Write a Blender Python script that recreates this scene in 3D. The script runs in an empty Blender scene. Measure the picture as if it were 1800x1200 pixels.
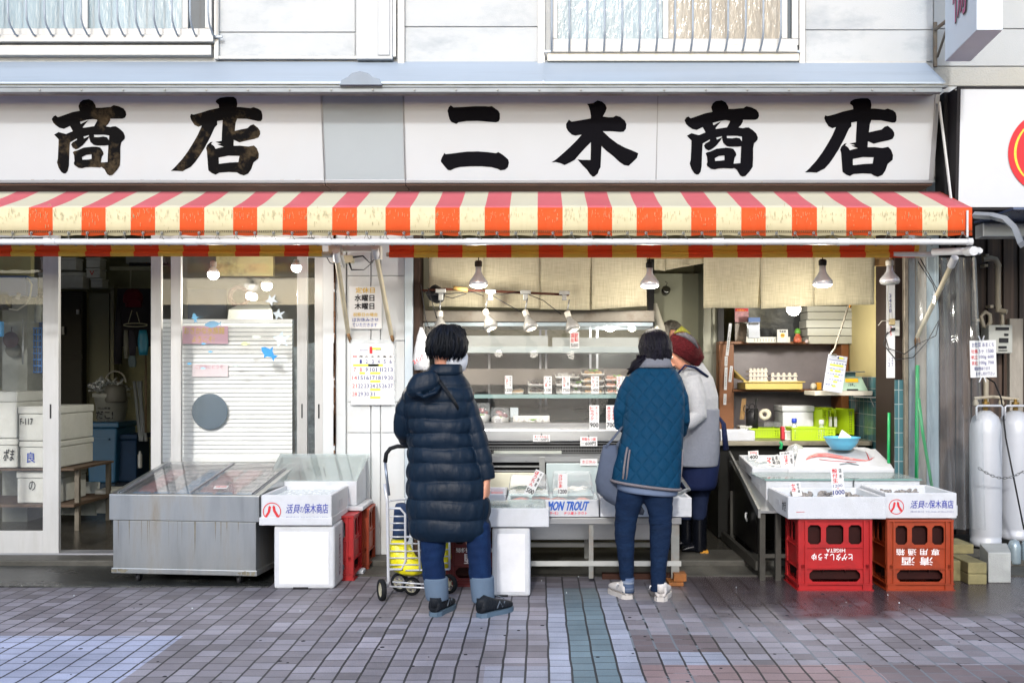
import bpy, bmesh, math, random
from mathutils import Vector, Matrix, Euler
random.seed(7)
sc = bpy.context.scene
R = math.radians
# ------------------------------------------------------------------ camera
F = 1750.0; HZ = 1.3; VX = 948.0; VY = 660.0      # photo pixels per radian-tangent, eye height, vanishing point
cam_d = bpy.data.cameras.new('camera'); cam = bpy.data.objects.new('camera', cam_d); sc.collection.objects.link(cam)
cam_d.sensor_width = 36; cam_d.lens = 36*F/1800; cam_d.shift_x = (900-VX)/1800; cam_d.shift_y = (VY-600)/1800
cam_d.clip_start = 0.05; cam_d.clip_end = 500
cam.location = (0, 0, HZ); cam.rotation_euler = (R(90), 0, 0); sc.camera = cam
# ------------------------------------------------------------------ light
SUN_EL, SUN_AZ = 27.0, 5.0        # elevation; degrees left of straight behind the camera
w = bpy.data.worlds.new("World"); sc.world = w; w.use_nodes = True
nt = w.node_tree; nt.nodes.clear()
sky = nt.nodes.new('ShaderNodeTexSky'); sky.sky_type = 'NISHITA'; sky.sun_disc = False
sky.sun_elevation = R(SUN_EL); sky.sun_rotation = R(180+SUN_AZ); sky.altitude = 40; sky.air_density = 1.0; sky.dust_density = 1.5
bg = nt.nodes.new('ShaderNodeBackground'); bg.inputs[1].default_value = 0.15
wo = nt.nodes.new('ShaderNodeOutputWorld'); nt.links.new(sky.outputs[0], bg.inputs[0]); nt.links.new(bg.outputs[0], wo.inputs[0])
sl = bpy.data.lights.new('sun', 'SUN'); sl.energy = 1.0; sl.angle = R(3.0); sl.color = (1.0, 0.98, 0.955)
so = bpy.data.objects.new('sun', sl); sc.collection.objects.link(so)
d = Vector((math.sin(R(SUN_AZ))*math.cos(R(SUN_EL)), math.cos(R(SUN_AZ))*math.cos(R(SUN_EL)), -math.sin(R(SUN_EL))))
so.rotation_euler = d.to_track_quat('-Z', 'Y').to_euler(); so.location = (-1, -8, 8)
sc.view_settings.view_transform = 'Standard'; sc.view_settings.look = 'None'; sc.view_settings.gamma = 1.0
sc.view_settings.exposure = 1.1
sc.cycles.max_bounces = 10; sc.cycles.transparent_max_bounces = 16; sc.cycles.glossy_bounces = 4; sc.cycles.caustics_reflective = False; sc.cycles.caustics_refractive = False
sc.cycles.sample_clamp_indirect = 6
# ------------------------------------------------------------------ helpers
def X(px, Y): return (px-VX)*Y/F
def Zz(py, Y): return HZ-(py-VY)*Y/F
def P(px, py, Y): return Vector((X(px, Y), Y, Zz(py, Y)))
ORI = {}
def srgb(h):
    h = h.lstrip('#'); c = [int(h[i:i+2], 16)/255 for i in (0, 2, 4)]
    return tuple((v/12.92 if v <= .04045 else ((v+.055)/1.055)**2.4) for v in c)
MATS = {}
def mat(name, col=None, rough=.5, metal=0, var=.12, vs=6, bump=0, bs=60, spec=.5, dirt=None, dscale=3, damt=.35, trans=0, emis=0, coat=0, stretch=(1,1,1), sheen=0, sss=0):
    """procedural principled material: base colour with low-frequency mottling, optional dirt colour, optional bump"""
    if name in MATS: return MATS[name]
    m = bpy.data.materials.new(name); m.use_nodes = True; n = m.node_tree; N = n.nodes; L = n.links
    b = N['Principled BSDF']
    if isinstance(col, str): col = srgb(col)
    if max(col) < .09 and spec == .5: spec = .18
    tc = N.new('ShaderNodeTexCoord'); mp = N.new('ShaderNodeMapping'); mp.inputs['Scale'].default_value = stretch
    L.new(tc.outputs['Object'], mp.inputs[0])
    nz = N.new('ShaderNodeTexNoise'); nz.inputs['Scale'].default_value = vs; nz.inputs['Detail'].default_value = 6; nz.inputs['Roughness'].default_value = .6
    L.new(mp.outputs[0], nz.inputs['Vector'])
    mr = N.new('ShaderNodeMapRange'); mr.inputs[1].default_value = .3; mr.inputs[2].default_value = .7; mr.inputs[3].default_value = 1-var; mr.inputs[4].default_value = 1+var*.6
    L.new(nz.outputs[0], mr.inputs[0])
    mx = N.new('ShaderNodeMix'); mx.data_type = 'RGBA'; mx.blend_type = 'MULTIPLY'; mx.inputs[0].default_value = 1
    mx.inputs[6].default_value = (*col, 1); L.new(mr.outputs[0], mx.inputs[7]); out = mx.outputs[2]
    if dirt:
        dc = srgb(dirt) if isinstance(dirt, str) else dirt
        n2 = N.new('ShaderNodeTexNoise'); n2.inputs['Scale'].default_value = dscale; n2.inputs['Detail'].default_value = 8; n2.inputs['Roughness'].default_value = .7
        L.new(mp.outputs[0], n2.inputs['Vector'])
        r2 = N.new('ShaderNodeMapRange'); r2.inputs[1].default_value = .5; r2.inputs[2].default_value = .78; r2.inputs[3].default_value = 0; r2.inputs[4].default_value = damt
        L.new(n2.outputs[0], r2.inputs[0])
        m2 = N.new('ShaderNodeMix'); m2.data_type = 'RGBA'; m2.inputs[7].default_value = (*dc, 1)
        L.new(r2.outputs[0], m2.inputs[0]); L.new(out, m2.inputs[6]); out = m2.outputs[2]
    L.new(out, b.inputs['Base Color'])
    rr = N.new('ShaderNodeMapRange'); rr.inputs[3].default_value = max(0.02, rough-.08); rr.inputs[4].default_value = min(1, rough+.1)
    L.new(nz.outputs[0], rr.inputs[0]); L.new(rr.outputs[0], b.inputs['Roughness'])
    b.inputs['Metallic'].default_value = metal; b.inputs['Specular IOR Level'].default_value = spec
    if trans: b.inputs['Transmission Weight'].default_value = trans
    if coat: b.inputs['Coat Weight'].default_value = coat
    if sheen: b.inputs['Sheen Weight'].default_value = sheen
    if sss: b.inputs['Subsurface Weight'].default_value = sss; b.inputs['Subsurface Radius'].default_value = (.01, .004, .002)
    if emis: b.inputs['Emission Color'].default_value = (*col, 1); b.inputs['Emission Strength'].default_value = emis
    if bump:
        n3 = N.new('ShaderNodeTexNoise'); n3.inputs['Scale'].default_value = bs; n3.inputs['Detail'].default_value = 4
        L.new(mp.outputs[0], n3.inputs['Vector'])
        bp = N.new('ShaderNodeBump'); bp.inputs['Strength'].default_value = bump; bp.inputs['Distance'].default_value = .01
        L.new(n3.outputs[0], bp.inputs['Height']); L.new(bp.outputs[0], b.inputs['Normal'])
    MATS[name] = m; return m
def glass(name, tint=(1, 1, 1), gl=.06, rough=.0, k=.6, dens=0.0, dcol=(.9, .95, .97)):
    """thin pane: see-through with a fresnel reflection and an optional dusty film"""
    if name in MATS: return MATS[name]
    m = bpy.data.materials.new(name); m.use_nodes = True; N = m.node_tree.nodes; L = m.node_tree.links; N.clear()
    o = N.new('ShaderNodeOutputMaterial'); t = N.new('ShaderNodeBsdfTransparent'); t.inputs[0].default_value = (*tint, 1)
    g = N.new('ShaderNodeBsdfGlossy'); g.inputs['Roughness'].default_value = rough
    lw = N.new('ShaderNodeFresnel'); lw.inputs[0].default_value = 1.5
    ad = N.new('ShaderNodeMath'); ad.operation = 'MULTIPLY_ADD'; ad.use_clamp = True; ad.inputs[1].default_value = k; ad.inputs[2].default_value = gl*.3; L.new(lw.outputs[0], ad.inputs[0])
    mx = N.new('ShaderNodeMixShader'); L.new(ad.outputs[0], mx.inputs[0]); L.new(t.outputs[0], mx.inputs[1]); L.new(g.outputs[0], mx.inputs[2])
    last = mx
    if dens:
        df = N.new('ShaderNodeBsdfDiffuse'); df.inputs[0].default_value = (*dcol, 1)
        nz = N.new('ShaderNodeTexNoise'); nz.inputs['Scale'].default_value = 5; nz.inputs['Detail'].default_value = 5
        tc = N.new('ShaderNodeTexCoord'); L.new(tc.outputs['Object'], nz.inputs[0])
        mr = N.new('ShaderNodeMapRange'); mr.inputs[1].default_value = .3; mr.inputs[2].default_value = .75; mr.inputs[3].default_value = dens*.5; mr.inputs[4].default_value = dens*1.5; L.new(nz.outputs[0], mr.inputs[0])
        m2 = N.new('ShaderNodeMixShader'); L.new(mr.outputs[0], m2.inputs[0]); L.new(mx.outputs[0], m2.inputs[1]); L.new(df.outputs[0], m2.inputs[2]); last = m2
    L.new(last.outputs[0], o.inputs[0]); MATS[name] = m; return m
def emit(name, col, s):
    if name in MATS: return MATS[name]
    m = bpy.data.materials.new(name); m.use_nodes = True; b = m.node_tree.nodes['Principled BSDF']
    c = srgb(col) if isinstance(col, str) else col
    b.inputs['Base Color'].default_value = (*c, 1); b.inputs['Emission Color'].default_value = (*c, 1); b.inputs['Emission Strength'].default_value = s
    MATS[name] = m; return m
def tag(o, label=None, cat=None, group=None, kind=None):
    if label: o['label'] = label
    if cat: o['category'] = cat
    if group: o['group'] = group
    if kind: o['kind'] = kind
    return o
def thing(name, label, cat, loc=(0, 0, 0), rz=0, group=None):
    o = bpy.data.objects.new(name, None); sc.collection.objects.link(o); o.empty_display_size = .05
    o.location = loc; o.rotation_euler = (0, 0, rz); ORI[o] = Vector(loc); tag(o, label, cat, group); return o
def copy_tree(o, parent=None):
    c = o.copy(); sc.collection.objects.link(c); c.parent = parent
    if o in ORI: ORI[c] = ORI[o].copy()
    for ch in list(o.children): copy_tree(ch, c)
    return c
def off_of(p):
    v = Vector((0, 0, 0))
    while p is not None:
        v += ORI.get(p, Vector((0, 0, 0))); p = p.parent
    return v
class MB:
    def __init__(s): s.v = []; s.f = []; s.m = []
    def add(s, vs, fs, mi=0):
        k = len(s.v); s.v += [Vector(q) for q in vs]; s.f += [tuple(i+k for i in f) for f in fs]; s.m += [mi]*len(fs); return s
    def box(s, x0, x1, y0, y1, z0, z1, mi=0):
        return s.add([(x0,y0,z0),(x1,y0,z0),(x1,y1,z0),(x0,y1,z0),(x0,y0,z1),(x1,y0,z1),(x1,y1,z1),(x0,y1,z1)],
                     [(0,3,2,1),(4,5,6,7),(0,1,5,4),(1,2,6,5),(2,3,7,6),(3,0,4,7)], mi)
    def hexa(s, p, mi=0): return s.add(p, [(0,3,2,1),(4,5,6,7),(0,1,5,4),(1,2,6,5),(2,3,7,6),(3,0,4,7)], mi)
    def quad(s, a, b, c, d, mi=0): return s.add([a, b, c, d], [(0,1,2,3)], mi)
    def ring(s, c, u, v, ru, rv, n, e=1.0):
        out = []
        for i in range(n):
            t = 2*math.pi*i/n; ct, st = math.cos(t), math.sin(t)
            out.append(Vector(c)+u*(ru*math.copysign(abs(ct)**e, ct))+v*(rv*math.copysign(abs(st)**e, st)))
        return out
    def loft(s, rings, cap=True, mi=0):
        n = len(rings[0]); k = len(s.v)
        for r in rings: s.v += [Vector(q) for q in r]
        for j in range(len(rings)-1):
            for i in range(n):
                a = k+j*n+i; b = k+j*n+(i+1) % n; s.f.append((a, b, b+n, a+n)); s.m.append(mi)
        if cap:
            s.f.append(tuple(k+i for i in range(n-1, -1, -1))); s.f.append(tuple(k+(len(rings)-1)*n+i for i in range(n))); s.m += [mi, mi]
        return s
    def tube(s, pts, r, n=8, mi=0, rs=None, closed=False, flat=1.0):
        pts = [Vector(p) for p in pts]; rings = []
        up = None
        for i, p in enumerate(pts):
            a = pts[max(i-1, 0)]; b = pts[min(i+1, len(pts)-1)]
            t = (b-a).normalized() if (b-a).length > 1e-9 else Vector((0,0,1))
            if up is None: up = Vector((0,0,1)) if abs(t.z) < .9 else Vector((0,1,0))
            u = t.cross(up); u = u.normalized() if u.length > 1e-6 else Vector((1,0,0)); v = u.cross(t).normalized(); up = v
            rr = rs[i] if rs else r
            rings.append(s.ring(p, u, v, rr, rr*flat, n))
        return s.loft(rings, True, mi)
    def lathe(s, prof, c=(0,0,0), n=20, axis=(0,0,1), mi=0, ring=False):
        if ring: prof = list(prof)+[prof[0]]
        ax = Vector(axis).normalized(); u = ax.orthogonal().normalized(); v = ax.cross(u)
        return s.loft([s.ring(Vector(c)+ax*h, u, v, max(r, 1e-4), max(r, 1e-4), n) for r, h in prof], not ring, mi)
    def mesh(s, name, mats, off=Vector((0,0,0)), smooth=False):
        me = bpy.data.meshes.new(name); me.from_pydata([tuple(q-off) for q in s.v], [], s.f)
        ml = mats if isinstance(mats, (list, tuple)) else [mats]
        for m_ in ml: me.materials.append(m_)
        if len(ml) > 1: me.polygons.foreach_set('material_index', s.m)
        me.update()
        if smooth: me.shade_smooth()
        return me
    def build(s, name, mats, parent=None, local=False, smooth=False, bevel=0, auto=None, seg=2, loc=None, sub=0, weld=False):
        off = Vector((0,0,0)) if local else off_of(parent)
        if parent is None and loc is not None: off = Vector(loc)
        o = bpy.data.objects.new(name, s.mesh(name, mats, off, smooth or auto is not None)); sc.collection.objects.link(o); o.parent = parent
        if parent is None and loc is not None: o.location = loc; ORI[o] = Vector(loc)
        if bevel:
            b = o.modifiers.new('bevel', 'BEVEL'); b.width = bevel; b.segments = seg; b.limit_method = 'ANGLE'; b.angle_limit = R(40)
        if sub: q = o.modifiers.new('sub', 'SUBSURF'); q.levels = sub; q.render_levels = sub
        if weld:
            bm = bmesh.new(); bm.from_mesh(o.data); bmesh.ops.remove_doubles(bm, verts=bm.verts, dist=1e-5); bm.to_mesh(o.data); bm.free()
        if auto is not None:
            bm = bmesh.new(); bm.from_mesh(o.data)
            for e in bm.edges:
                if len(e.link_faces) == 2 and e.calc_face_angle(0) > R(auto): e.smooth = False
            bm.to_mesh(o.data); bm.free()
        return o
    def xf(s, M, k=0):
        for i in range(k, len(s.v)): s.v[i] = M @ s.v[i]
        return s
def bx(name, m, parent, x0, x1, y0, y1, z0, z1, bevel=0, **k): return MB().box(x0,x1,y0,y1,z0,z1).build(name, m, parent, bevel=bevel, **k)
def curve_mesh(polys, thick=0.0, res=1):
    cu = bpy.data.curves.new('t', 'CURVE'); cu.dimensions = '2D'; cu.fill_mode = 'BOTH'; cu.extrude = thick/2
    for p in polys:
        sp = cu.splines.new('POLY'); sp.points.add(len(p)-1); sp.use_cyclic_u = True
        for i, q in enumerate(p): sp.points[i].co = (q[0], q[1], 0, 1)
    o = bpy.data.objects.new('t', cu); me = bpy.data.meshes.new_from_object(o)
    vs = [v.co.copy() for v in me.vertices]; fs = [tuple(p.vertices) for p in me.polygons]
    bpy.data.objects.remove(o); bpy.data.curves.remove(cu); bpy.data.meshes.remove(me); return vs, fs
_tc = {}
def text_geo(s, bold=0.0):
    k = (s, bold)
    if k not in _tc:
        cu = bpy.data.curves.new('t', 'FONT'); cu.body = s; cu.size = 1; cu.offset = bold; cu.resolution_u = 2; cu.space_line = .9
        o = bpy.data.objects.new('t', cu); me = bpy.data.meshes.new_from_object(o)
        vs = [v.co.copy() for v in me.vertices]; fs = [tuple(p.vertices) for p in me.polygons]
        bpy.data.objects.remove(o); bpy.data.curves.remove(cu); bpy.data.meshes.remove(me)
        _tc[k] = (vs, fs)
    return _tc[k]
def put_text(mb, s, o, r, u, w_, h_, bold=0.0, mi=0, shear=0.0, keep=True):
    """lettering fitted into a w x h box whose lower-left corner is o, on the plane of unit vectors r,u"""
    vs, fs = text_geo(s, 0)
    if not vs: return
    x0 = min(v.x for v in vs); x1 = max(v.x for v in vs); y0 = min(v.y for v in vs); y1 = max(v.y for v in vs)
    sx = w_/max(x1-x0, 1e-6); sy = h_/max(y1-y0, 1e-6)
    o = Vector(o); r = Vector(r); u = Vector(u)
    b_ = min(bold*.55, .06)*sy*1.0; nn = r.cross(u); nn = nn if nn.y < 0 or abs(nn.y) < .3 else -nn
    for k, (dx, dy) in enumerate(((0,0),(1,.3),(-1,-.3),(.3,-1),(-.3,1)) if b_ > 0 else ((0,0),)):
        mb.add([o+r*((v.x-x0)*sx+(v.y-y0)*sy*shear+dx*b_)+u*((v.y-y0)*sy+dy*b_)+nn*(k*.00012) for v in vs], fs, mi)
def inset_frame(mb, x0, x1, z0, z1, y0, y1, t, mi=0):
    mb.box(x0, x1, y0, y1, z0, z0+t, mi); mb.box(x0, x1, y0, y1, z1-t, z1, mi)
    mb.box(x0, x0+t, y0, y1, z0+t, z1-t, mi); mb.box(x1-t, x1, y0, y1, z0+t, z1-t, mi)
def open_box(mb, x0, x1, y0, y1, z0, z1, t, b=None, mi=0):
    """open-topped box as one closed shell: outer skin, rim, inner skin, inner floor"""
    b = t if b is None else b
    o = [(x0,y0),(x1,y0),(x1,y1),(x0,y1)]; i = [(x0+t,y0+t),(x1-t,y0+t),(x1-t,y1-t),(x0+t,y1-t)]
    vs = [(x,y,z0) for x,y in o]+[(x,y,z1) for x,y in o]+[(x,y,z1) for x,y in i]+[(x,y,z0+b) for x,y in i]
    fs = [(3,2,1,0),(12,13,14,15)]
    for a in range(4):
        c = (a+1)%4; fs += [(a,c,c+4,a+4),(a+4,c+4,c+8,a+8),(a+8,c+8,c+12,a+12)]
    return mb.add(vs, fs, mi)
# ------------------------------------------------------------------ common materials
alu = mat('aluminium', '#9a9da3', .38, .55, .06, 3, dirt='#8a8478', damt=.25)
alu_w = mat('white_aluminium', '#b3b4b3', .42, .15, .06, 3, dirt='#8f897c', damt=.3, dscale=4, stretch=(6,6,1))
steel = mat('stainless', '#a9abab', .3, .9, .12, 2.5, bump=.02, bs=30, stretch=(1,1,8), dirt='#7c7264', damt=.5, dscale=2)
steel_d = mat('dull_steel', '#8d8f8e', .42, .75, .2, 3, dirt='#5c4a3a', damt=.6, dscale=3)
white_p = mat('white_paint', '#c3c7c8', .55, 0, .05, 3, dirt='#a08f74', dscale=2.5, damt=.35)
siding = mat('siding', '#b1b6ba', .6, 0, .06, 2, bump=.25, bs=220, dirt='#76828f', dscale=1.9, damt=.75, stretch=(1,1,2))
siding2 = mat('smooth_panel', '#a9adb1', .5, 0, .03, 2)
foam = mat('styrofoam', '#c4c7cc', .75, 0, .05, 8, bump=.4, bs=240, spec=.3, dirt='#9a9a94', dscale=5, damt=.35)
foam_old = mat('old_styrofoam', '#c4c6c0', .8, 0, .08, 5, bump=.3, bs=220, dirt='#8b8878', damt=.4)
black_i = mat('black_ink', (.012,.012,.016), .5, 0, .1)
red_i = mat('red_ink', '#c4202a', .6, 0, .1); blue_i = mat('blue_ink', '#1c3f9c', .6, 0, .1)
card = mat('card', '#cfd0d0', .55, 0, .03)
black_pl = mat('black_plastic', (.02,.02,.022), .4, 0, .2)
dark = mat('dark_void', (.012,.012,.012), .8, 0, .2)
clear = glass('clear_glass'); dusty = glass('dusty_glass', dens=.04); shop_glass = glass('case_glass', gl=.0, k=.22, dens=.008)
clear_pl = glass('clear_plastic', gl=.08, rough=.06, dens=.10)
# ------------------------------------------------------------------ ground
def paving_material():
    m = bpy.data.materials.new('street_pavers'); m.use_nodes = True; N = m.node_tree.nodes; L = m.node_tree.links; b = N['Principled BSDF']
    geo = N.new('ShaderNodeNewGeometry'); sp = N.new('ShaderNodeSeparateXYZ'); L.new(geo.outputs['Position'], sp.inputs[0])
    def M(op, a, b_=None, c=None, clamp=False):
        n = N.new('ShaderNodeMath'); n.operation = op; n.use_clamp = clamp
        for i, v in enumerate((a, b_, c)):
            if v is None: continue
            if isinstance(v, (int, float)): n.inputs[i].default_value = v
            else: L.new(v, n.inputs[i])
        return n.outputs[0]
    def mixc(f, a, b_):
        n = N.new('ShaderNodeMix'); n.data_type = 'RGBA'
        for i, v in ((0, f), (6, a), (7, b_)):
            if isinstance(v, tuple): n.inputs[i].default_value = (*v, 1)
            elif isinstance(v, (int, float)): n.inputs[i].default_value = v
            else: L.new(v, n.inputs[i])
        return n.outputs[2]
    wn = N.new('ShaderNodeTexNoise'); wn.inputs['Scale'].default_value = 3.0; L.new(geo.outputs['Position'], wn.inputs['Vector'])
    wob = M('MULTIPLY', M('SUBTRACT', wn.outputs[0], .5), .018)
    x = M('ADD', sp.outputs[0], wob); y = M('ADD', sp.outputs[1], wob)
    u = M('DIVIDE', M('SUBTRACT', x, .042), .1027); iu = M('FLOOR', u); fu = M('SUBTRACT', u, iu)
    w1 = N.new('ShaderNodeTexWhiteNoise'); w1.noise_dimensions = '1D'; L.new(iu, w1.inputs['W'])
    v = M('ADD', M('DIVIDE', y, .1), M('MULTIPLY', M('ROUND', M('MULTIPLY', w1.outputs[0], 2)), .42)); iv = M('FLOOR', v); fv = M('SUBTRACT', v, iv)
    cb = N.new('ShaderNodeCombineXYZ'); L.new(iu, cb.inputs[0]); L.new(iv, cb.inputs[1])
    w2 = N.new('ShaderNodeTexWhiteNoise'); w2.noise_dimensions = '2D'; L.new(cb.outputs[0], w2.inputs['Vector'])
    ju = M('LESS_THAN', M('SUBTRACT', .5, M('ABSOLUTE', M('SUBTRACT', fu, .5))), .05)
    jv = M('LESS_THAN', M('SUBTRACT', .5, M('ABSOLUTE', M('SUBTRACT', fv, .5))), .036)
    joint = M('MAXIMUM', ju, M('MULTIPLY', jv, .8))
    def rect(x0, x1, y0, y1):
        a = M('MULTIPLY', M('GREATER_THAN', x, x0), M('LESS_THAN', x, x1)); c = M('MULTIPLY', M('GREATER_THAN', y, y0), M('LESS_THAN', y, y1)); return M('MULTIPLY', a, c)
    cr = N.new('ShaderNodeValToRGB'); L.new(w2.outputs[0], cr.inputs[0]); e = cr.color_ramp.elements
    e[0].position = 0; e[0].color = (.185,.172,.192,1); e[1].position = 1; e[1].color = (.285,.275,.315,1)
    k = e.new(.5); k.color = (.235,.222,.252,1)
    col = cr.outputs[0]
    LB = (.35,.39,.49); PK = (.30,.20,.20); TE = (.125,.20,.235); BR = (.13,.095,.10)
    for r_, c_, f_ in (((-9,-1.78,0,4.98),(.38,.42,.56),.9), ((.145,.352,0,6.1),TE,.9), ((.042,.145,0,6.1),LB,.8), ((.352,.455,0,6.1),LB,.8),
                       ((-.47,-.06,4.92,5.5),LB,.3), ((-.24,.042,0,4.46),LB,.4), ((.455,.87,4.69,5.0),(.11,.08,.085),.8), ((.56,.86,4.48,4.69),LB,.85),
                       ((.455,1.49,0,4.48),PK,.8), ((1.49,9,0,4.48),BR,.8)):
        col = mixc(M('MULTIPLY', rect(*r_), f_), col, c_)
    vr = M('ADD', .9, M('MULTIPLY', w2.outputs[0], .2))
    g = N.new('ShaderNodeTexNoise'); g.inputs['Scale'].default_value = 130; g.inputs['Detail'].default_value = 3; L.new(geo.outputs['Position'], g.inputs['Vector'])
    g2 = N.new('ShaderNodeTexNoise'); g2.inputs['Scale'].default_value = 1.7; g2.inputs['Detail'].default_value = 7; g2.inputs['Roughness'].default_value = .65; L.new(geo.outputs['Position'], g2.inputs['Vector'])
    vr = M('MULTIPLY', vr, M('ADD', .72, M('MULTIPLY', g.outputs[0], .56))); vr = M('MULTIPLY', vr, M('ADD', .42, M('MULTIPLY', g2.outputs[0], 1.1)))
    mm = N.new('ShaderNodeMix'); mm.data_type = 'RGBA'; mm.blend_type = 'MULTIPLY'; mm.inputs[0].default_value = 1; L.new(col, mm.inputs[6])
    cc = N.new('ShaderNodeCombineColor'); [L.new(vr, cc.inputs[i]) for i in range(3)]; L.new(cc.outputs[0], mm.inputs[7]); col = mm.outputs[2]
    # joints: dark on the left, patchy pale blue-grey on the right
    jc = mixc(M('MULTIPLY', M('GREATER_THAN', x, .4), M('GREATER_THAN', g2.outputs[0], .5)), (.010,.012,.017), (.15,.18,.21))
    col = mixc(M('MULTIPLY', joint, .95), col, jc)
    # wet band along the stalls on the right
    wet = M('MULTIPLY', M('SMOOTH_MIN', M('MULTIPLY', M('SUBTRACT', x, .55), 2.0, clamp=True), 1, .1), M('MULTIPLY', M('SUBTRACT', M('ADD', y, M('MULTIPLY', M('SUBTRACT', g2.outputs[0], .5), 1.6)), 5.25), 3.2, clamp=True))
    wet = M('MINIMUM', M('MAXIMUM', wet, 0), 1)
    damp = M('MULTIPLY', M('MULTIPLY', M('SUBTRACT', M('ADD', y, M('MULTIPLY', M('SUBTRACT', g2.outputs[0], .5), 2.2)), 5.55), 2.2, clamp=True), .5); damp = M('MINIMUM', M('MAXIMUM', damp, 0), .5)
    col = mixc(damp, col, (.05,.045,.05)); col = mixc(M('MULTIPLY', wet, .78), col, (.03,.018,.018))
    L.new(col, b.inputs['Base Color'])
    ro = M('SUBTRACT', M('ADD', .52, M('MULTIPLY', g.outputs[0], .2)), M('MULTIPLY', wet, .36)); L.new(ro, b.inputs['Roughness'])
    bp = N.new('ShaderNodeBump'); bp.inputs['Strength'].default_value = .6; bp.inputs['Distance'].default_value = .006
    L.new(M('SUBTRACT', M('MULTIPLY', g.outputs[0], .35), M('ADD', M('MULTIPLY', joint, 1.0), M('MULTIPLY', w2.outputs[0], .25))), bp.inputs['Height']); L.new(bp.outputs[0], b.inputs['Normal'])
    return m
pave = paving_material()
asphalt = mat('wet_asphalt', '#262828', .28, 0, .5, 3, bump=.5, bs=120, dirt='#6c6f6a', dscale=2.4, damt=.6, spec=.4)
conc = mat('sill_concrete', '#4f4e49', .5, 0, .4, 4, bump=.4, bs=90, dirt='#2c2b28', dscale=3, damt=.8)
fl_in = mat('wet_floor', '#3d3b36', .22, 0, .5, 2.5, bump=.3, bs=40, dirt='#151412', dscale=2.5, damt=.8)
tag(MB().quad((-60,-60,0),(60,-60,0),(60,60,0),(-60,60,0)).build('ground', pave), 'grey and purple square paver street surface with teal and pale bands', kind='structure')
o = MB().box(-9, X(478,6.2), 6.12, 6.77, -.02, .008).build('drain_strip', asphalt); tag(o, 'dark wet asphalt strip along the shop sill', kind='structure')
o = MB().box(X(600,6.4), 9, 6.45, 6.77, -.02, .008).build('kerb_strip', conc); tag(o, 'stained concrete strip under the display tables', kind='structure')
# ------------------------------------------------------------------ shop building
B = thing('shop_building', 'white two storey shop building with metal eaves over an open fish shop', 'building', (0, 7, 0))
def part(name, m, x0, x1, y0, y1, z0, z1, parent=None, bevel=0): return MB().box(x0,x1,y0,y1,z0,z1).build(name, m, parent or B, bevel=bevel)
part('sill', conc, -9, 9, 6.77, 7.2, -.05, .045, bevel=.008)
part('floor', fl_in, -9, 9, 7.2, 13.0, -.05, .04)
UW = 6.6
part('upper_wall', siding, -9, 9, UW, UW+.2, 2.62, 6.2)
part('door_header', white_p, -9, 3.0, 7.04, 7.2, 2.33, 3.3)
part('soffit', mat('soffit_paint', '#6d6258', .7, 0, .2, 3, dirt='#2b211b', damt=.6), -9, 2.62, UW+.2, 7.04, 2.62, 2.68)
part('roof_block', siding2, -9, 9, UW+.2, 13, 6.0, 6.2)
part('back_wall', mat('back_wall_paint', '#7b7a5c', .7, 0, .15, 2, dirt='#3a3726', damt=.5), -9, -.95, 12.9, 13.0, 0, 3.3)
part('ceiling', mat('ceiling_paint', '#8f8c78', .7, 0, .1), -9, 2.62, 7.2, 13.0, 3.2, 3.3)
part('party_wall', white_p, -9.0, -8.9, 7.2, 13.0, 0, 3.2)
def zrow(py, Y): return Zz(py, Y)
def siding_panels(x0, x1, pys, m=siding, y=UW-.012, trim=True, name='siding_panel'):
    mb = MB()
    for a, b_ in zip(pys[:-1], pys[1:]):
        mb.box(X(x0,y), X(x1,y), y, UW+.002, Zz(b_-.8,y), Zz(a+.8,y))
    return mb.build(name, m, B, bevel=.003)
PT = -560
siding_panels(384, 624, [PT,-400,-200,57,100]); siding_panels(712, 946, [PT,-300,-100,47.5,113]); siding_panels(1416, 1640, [PT,-300,-100,53,109])
siding_panels(1642, 2400, [PT,-300,-100,51,117], mat('pale_siding', '#a4a9ac', .6, 0, .05, 2, bump=.2, bs=200, dirt='#a6acb4', damt=.4))
siding_panels(1642, 2400, [118,152], mat('render_coat', '#a5a6a3', .8, 0, .1, 3, bump=.4, bs=80, dirt='#8f8b7c', damt=.5), y=UW-.008, name='render_band')
mb = MB(); mb.box(X(626,6.54), X(690,6.54), 6.54, UW, Zz(104,6.54), 6.2); mb.box(X(664,6.532), X(685,6.532), 6.532, 6.54, Zz(97,6.53), 6.2); mb.build('pilaster', siding2, B, bevel=.004)
for a, b_, c in ((689,696,100),(699,711,116),(945,958,119),(376,384,104),(1405,1416,112)):
    part('wall_trim', alu_w, X(a,6.56), X(b_,6.56), 6.56, UW-.013, Zz(c,6.56), 6.2, bevel=.003)
part('wall_trim', alu_w, X(384,6.57), X(638,6.57), 6.565, UW-.013, Zz(104,6.57), Zz(99,6.57), bevel=.002)
part('wall_trim', alu_w, X(1416,6.57), X(1628,6.57), 6.565, UW-.013, Zz(112,6.57), Zz(108,6.57), bevel=.002)
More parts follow.
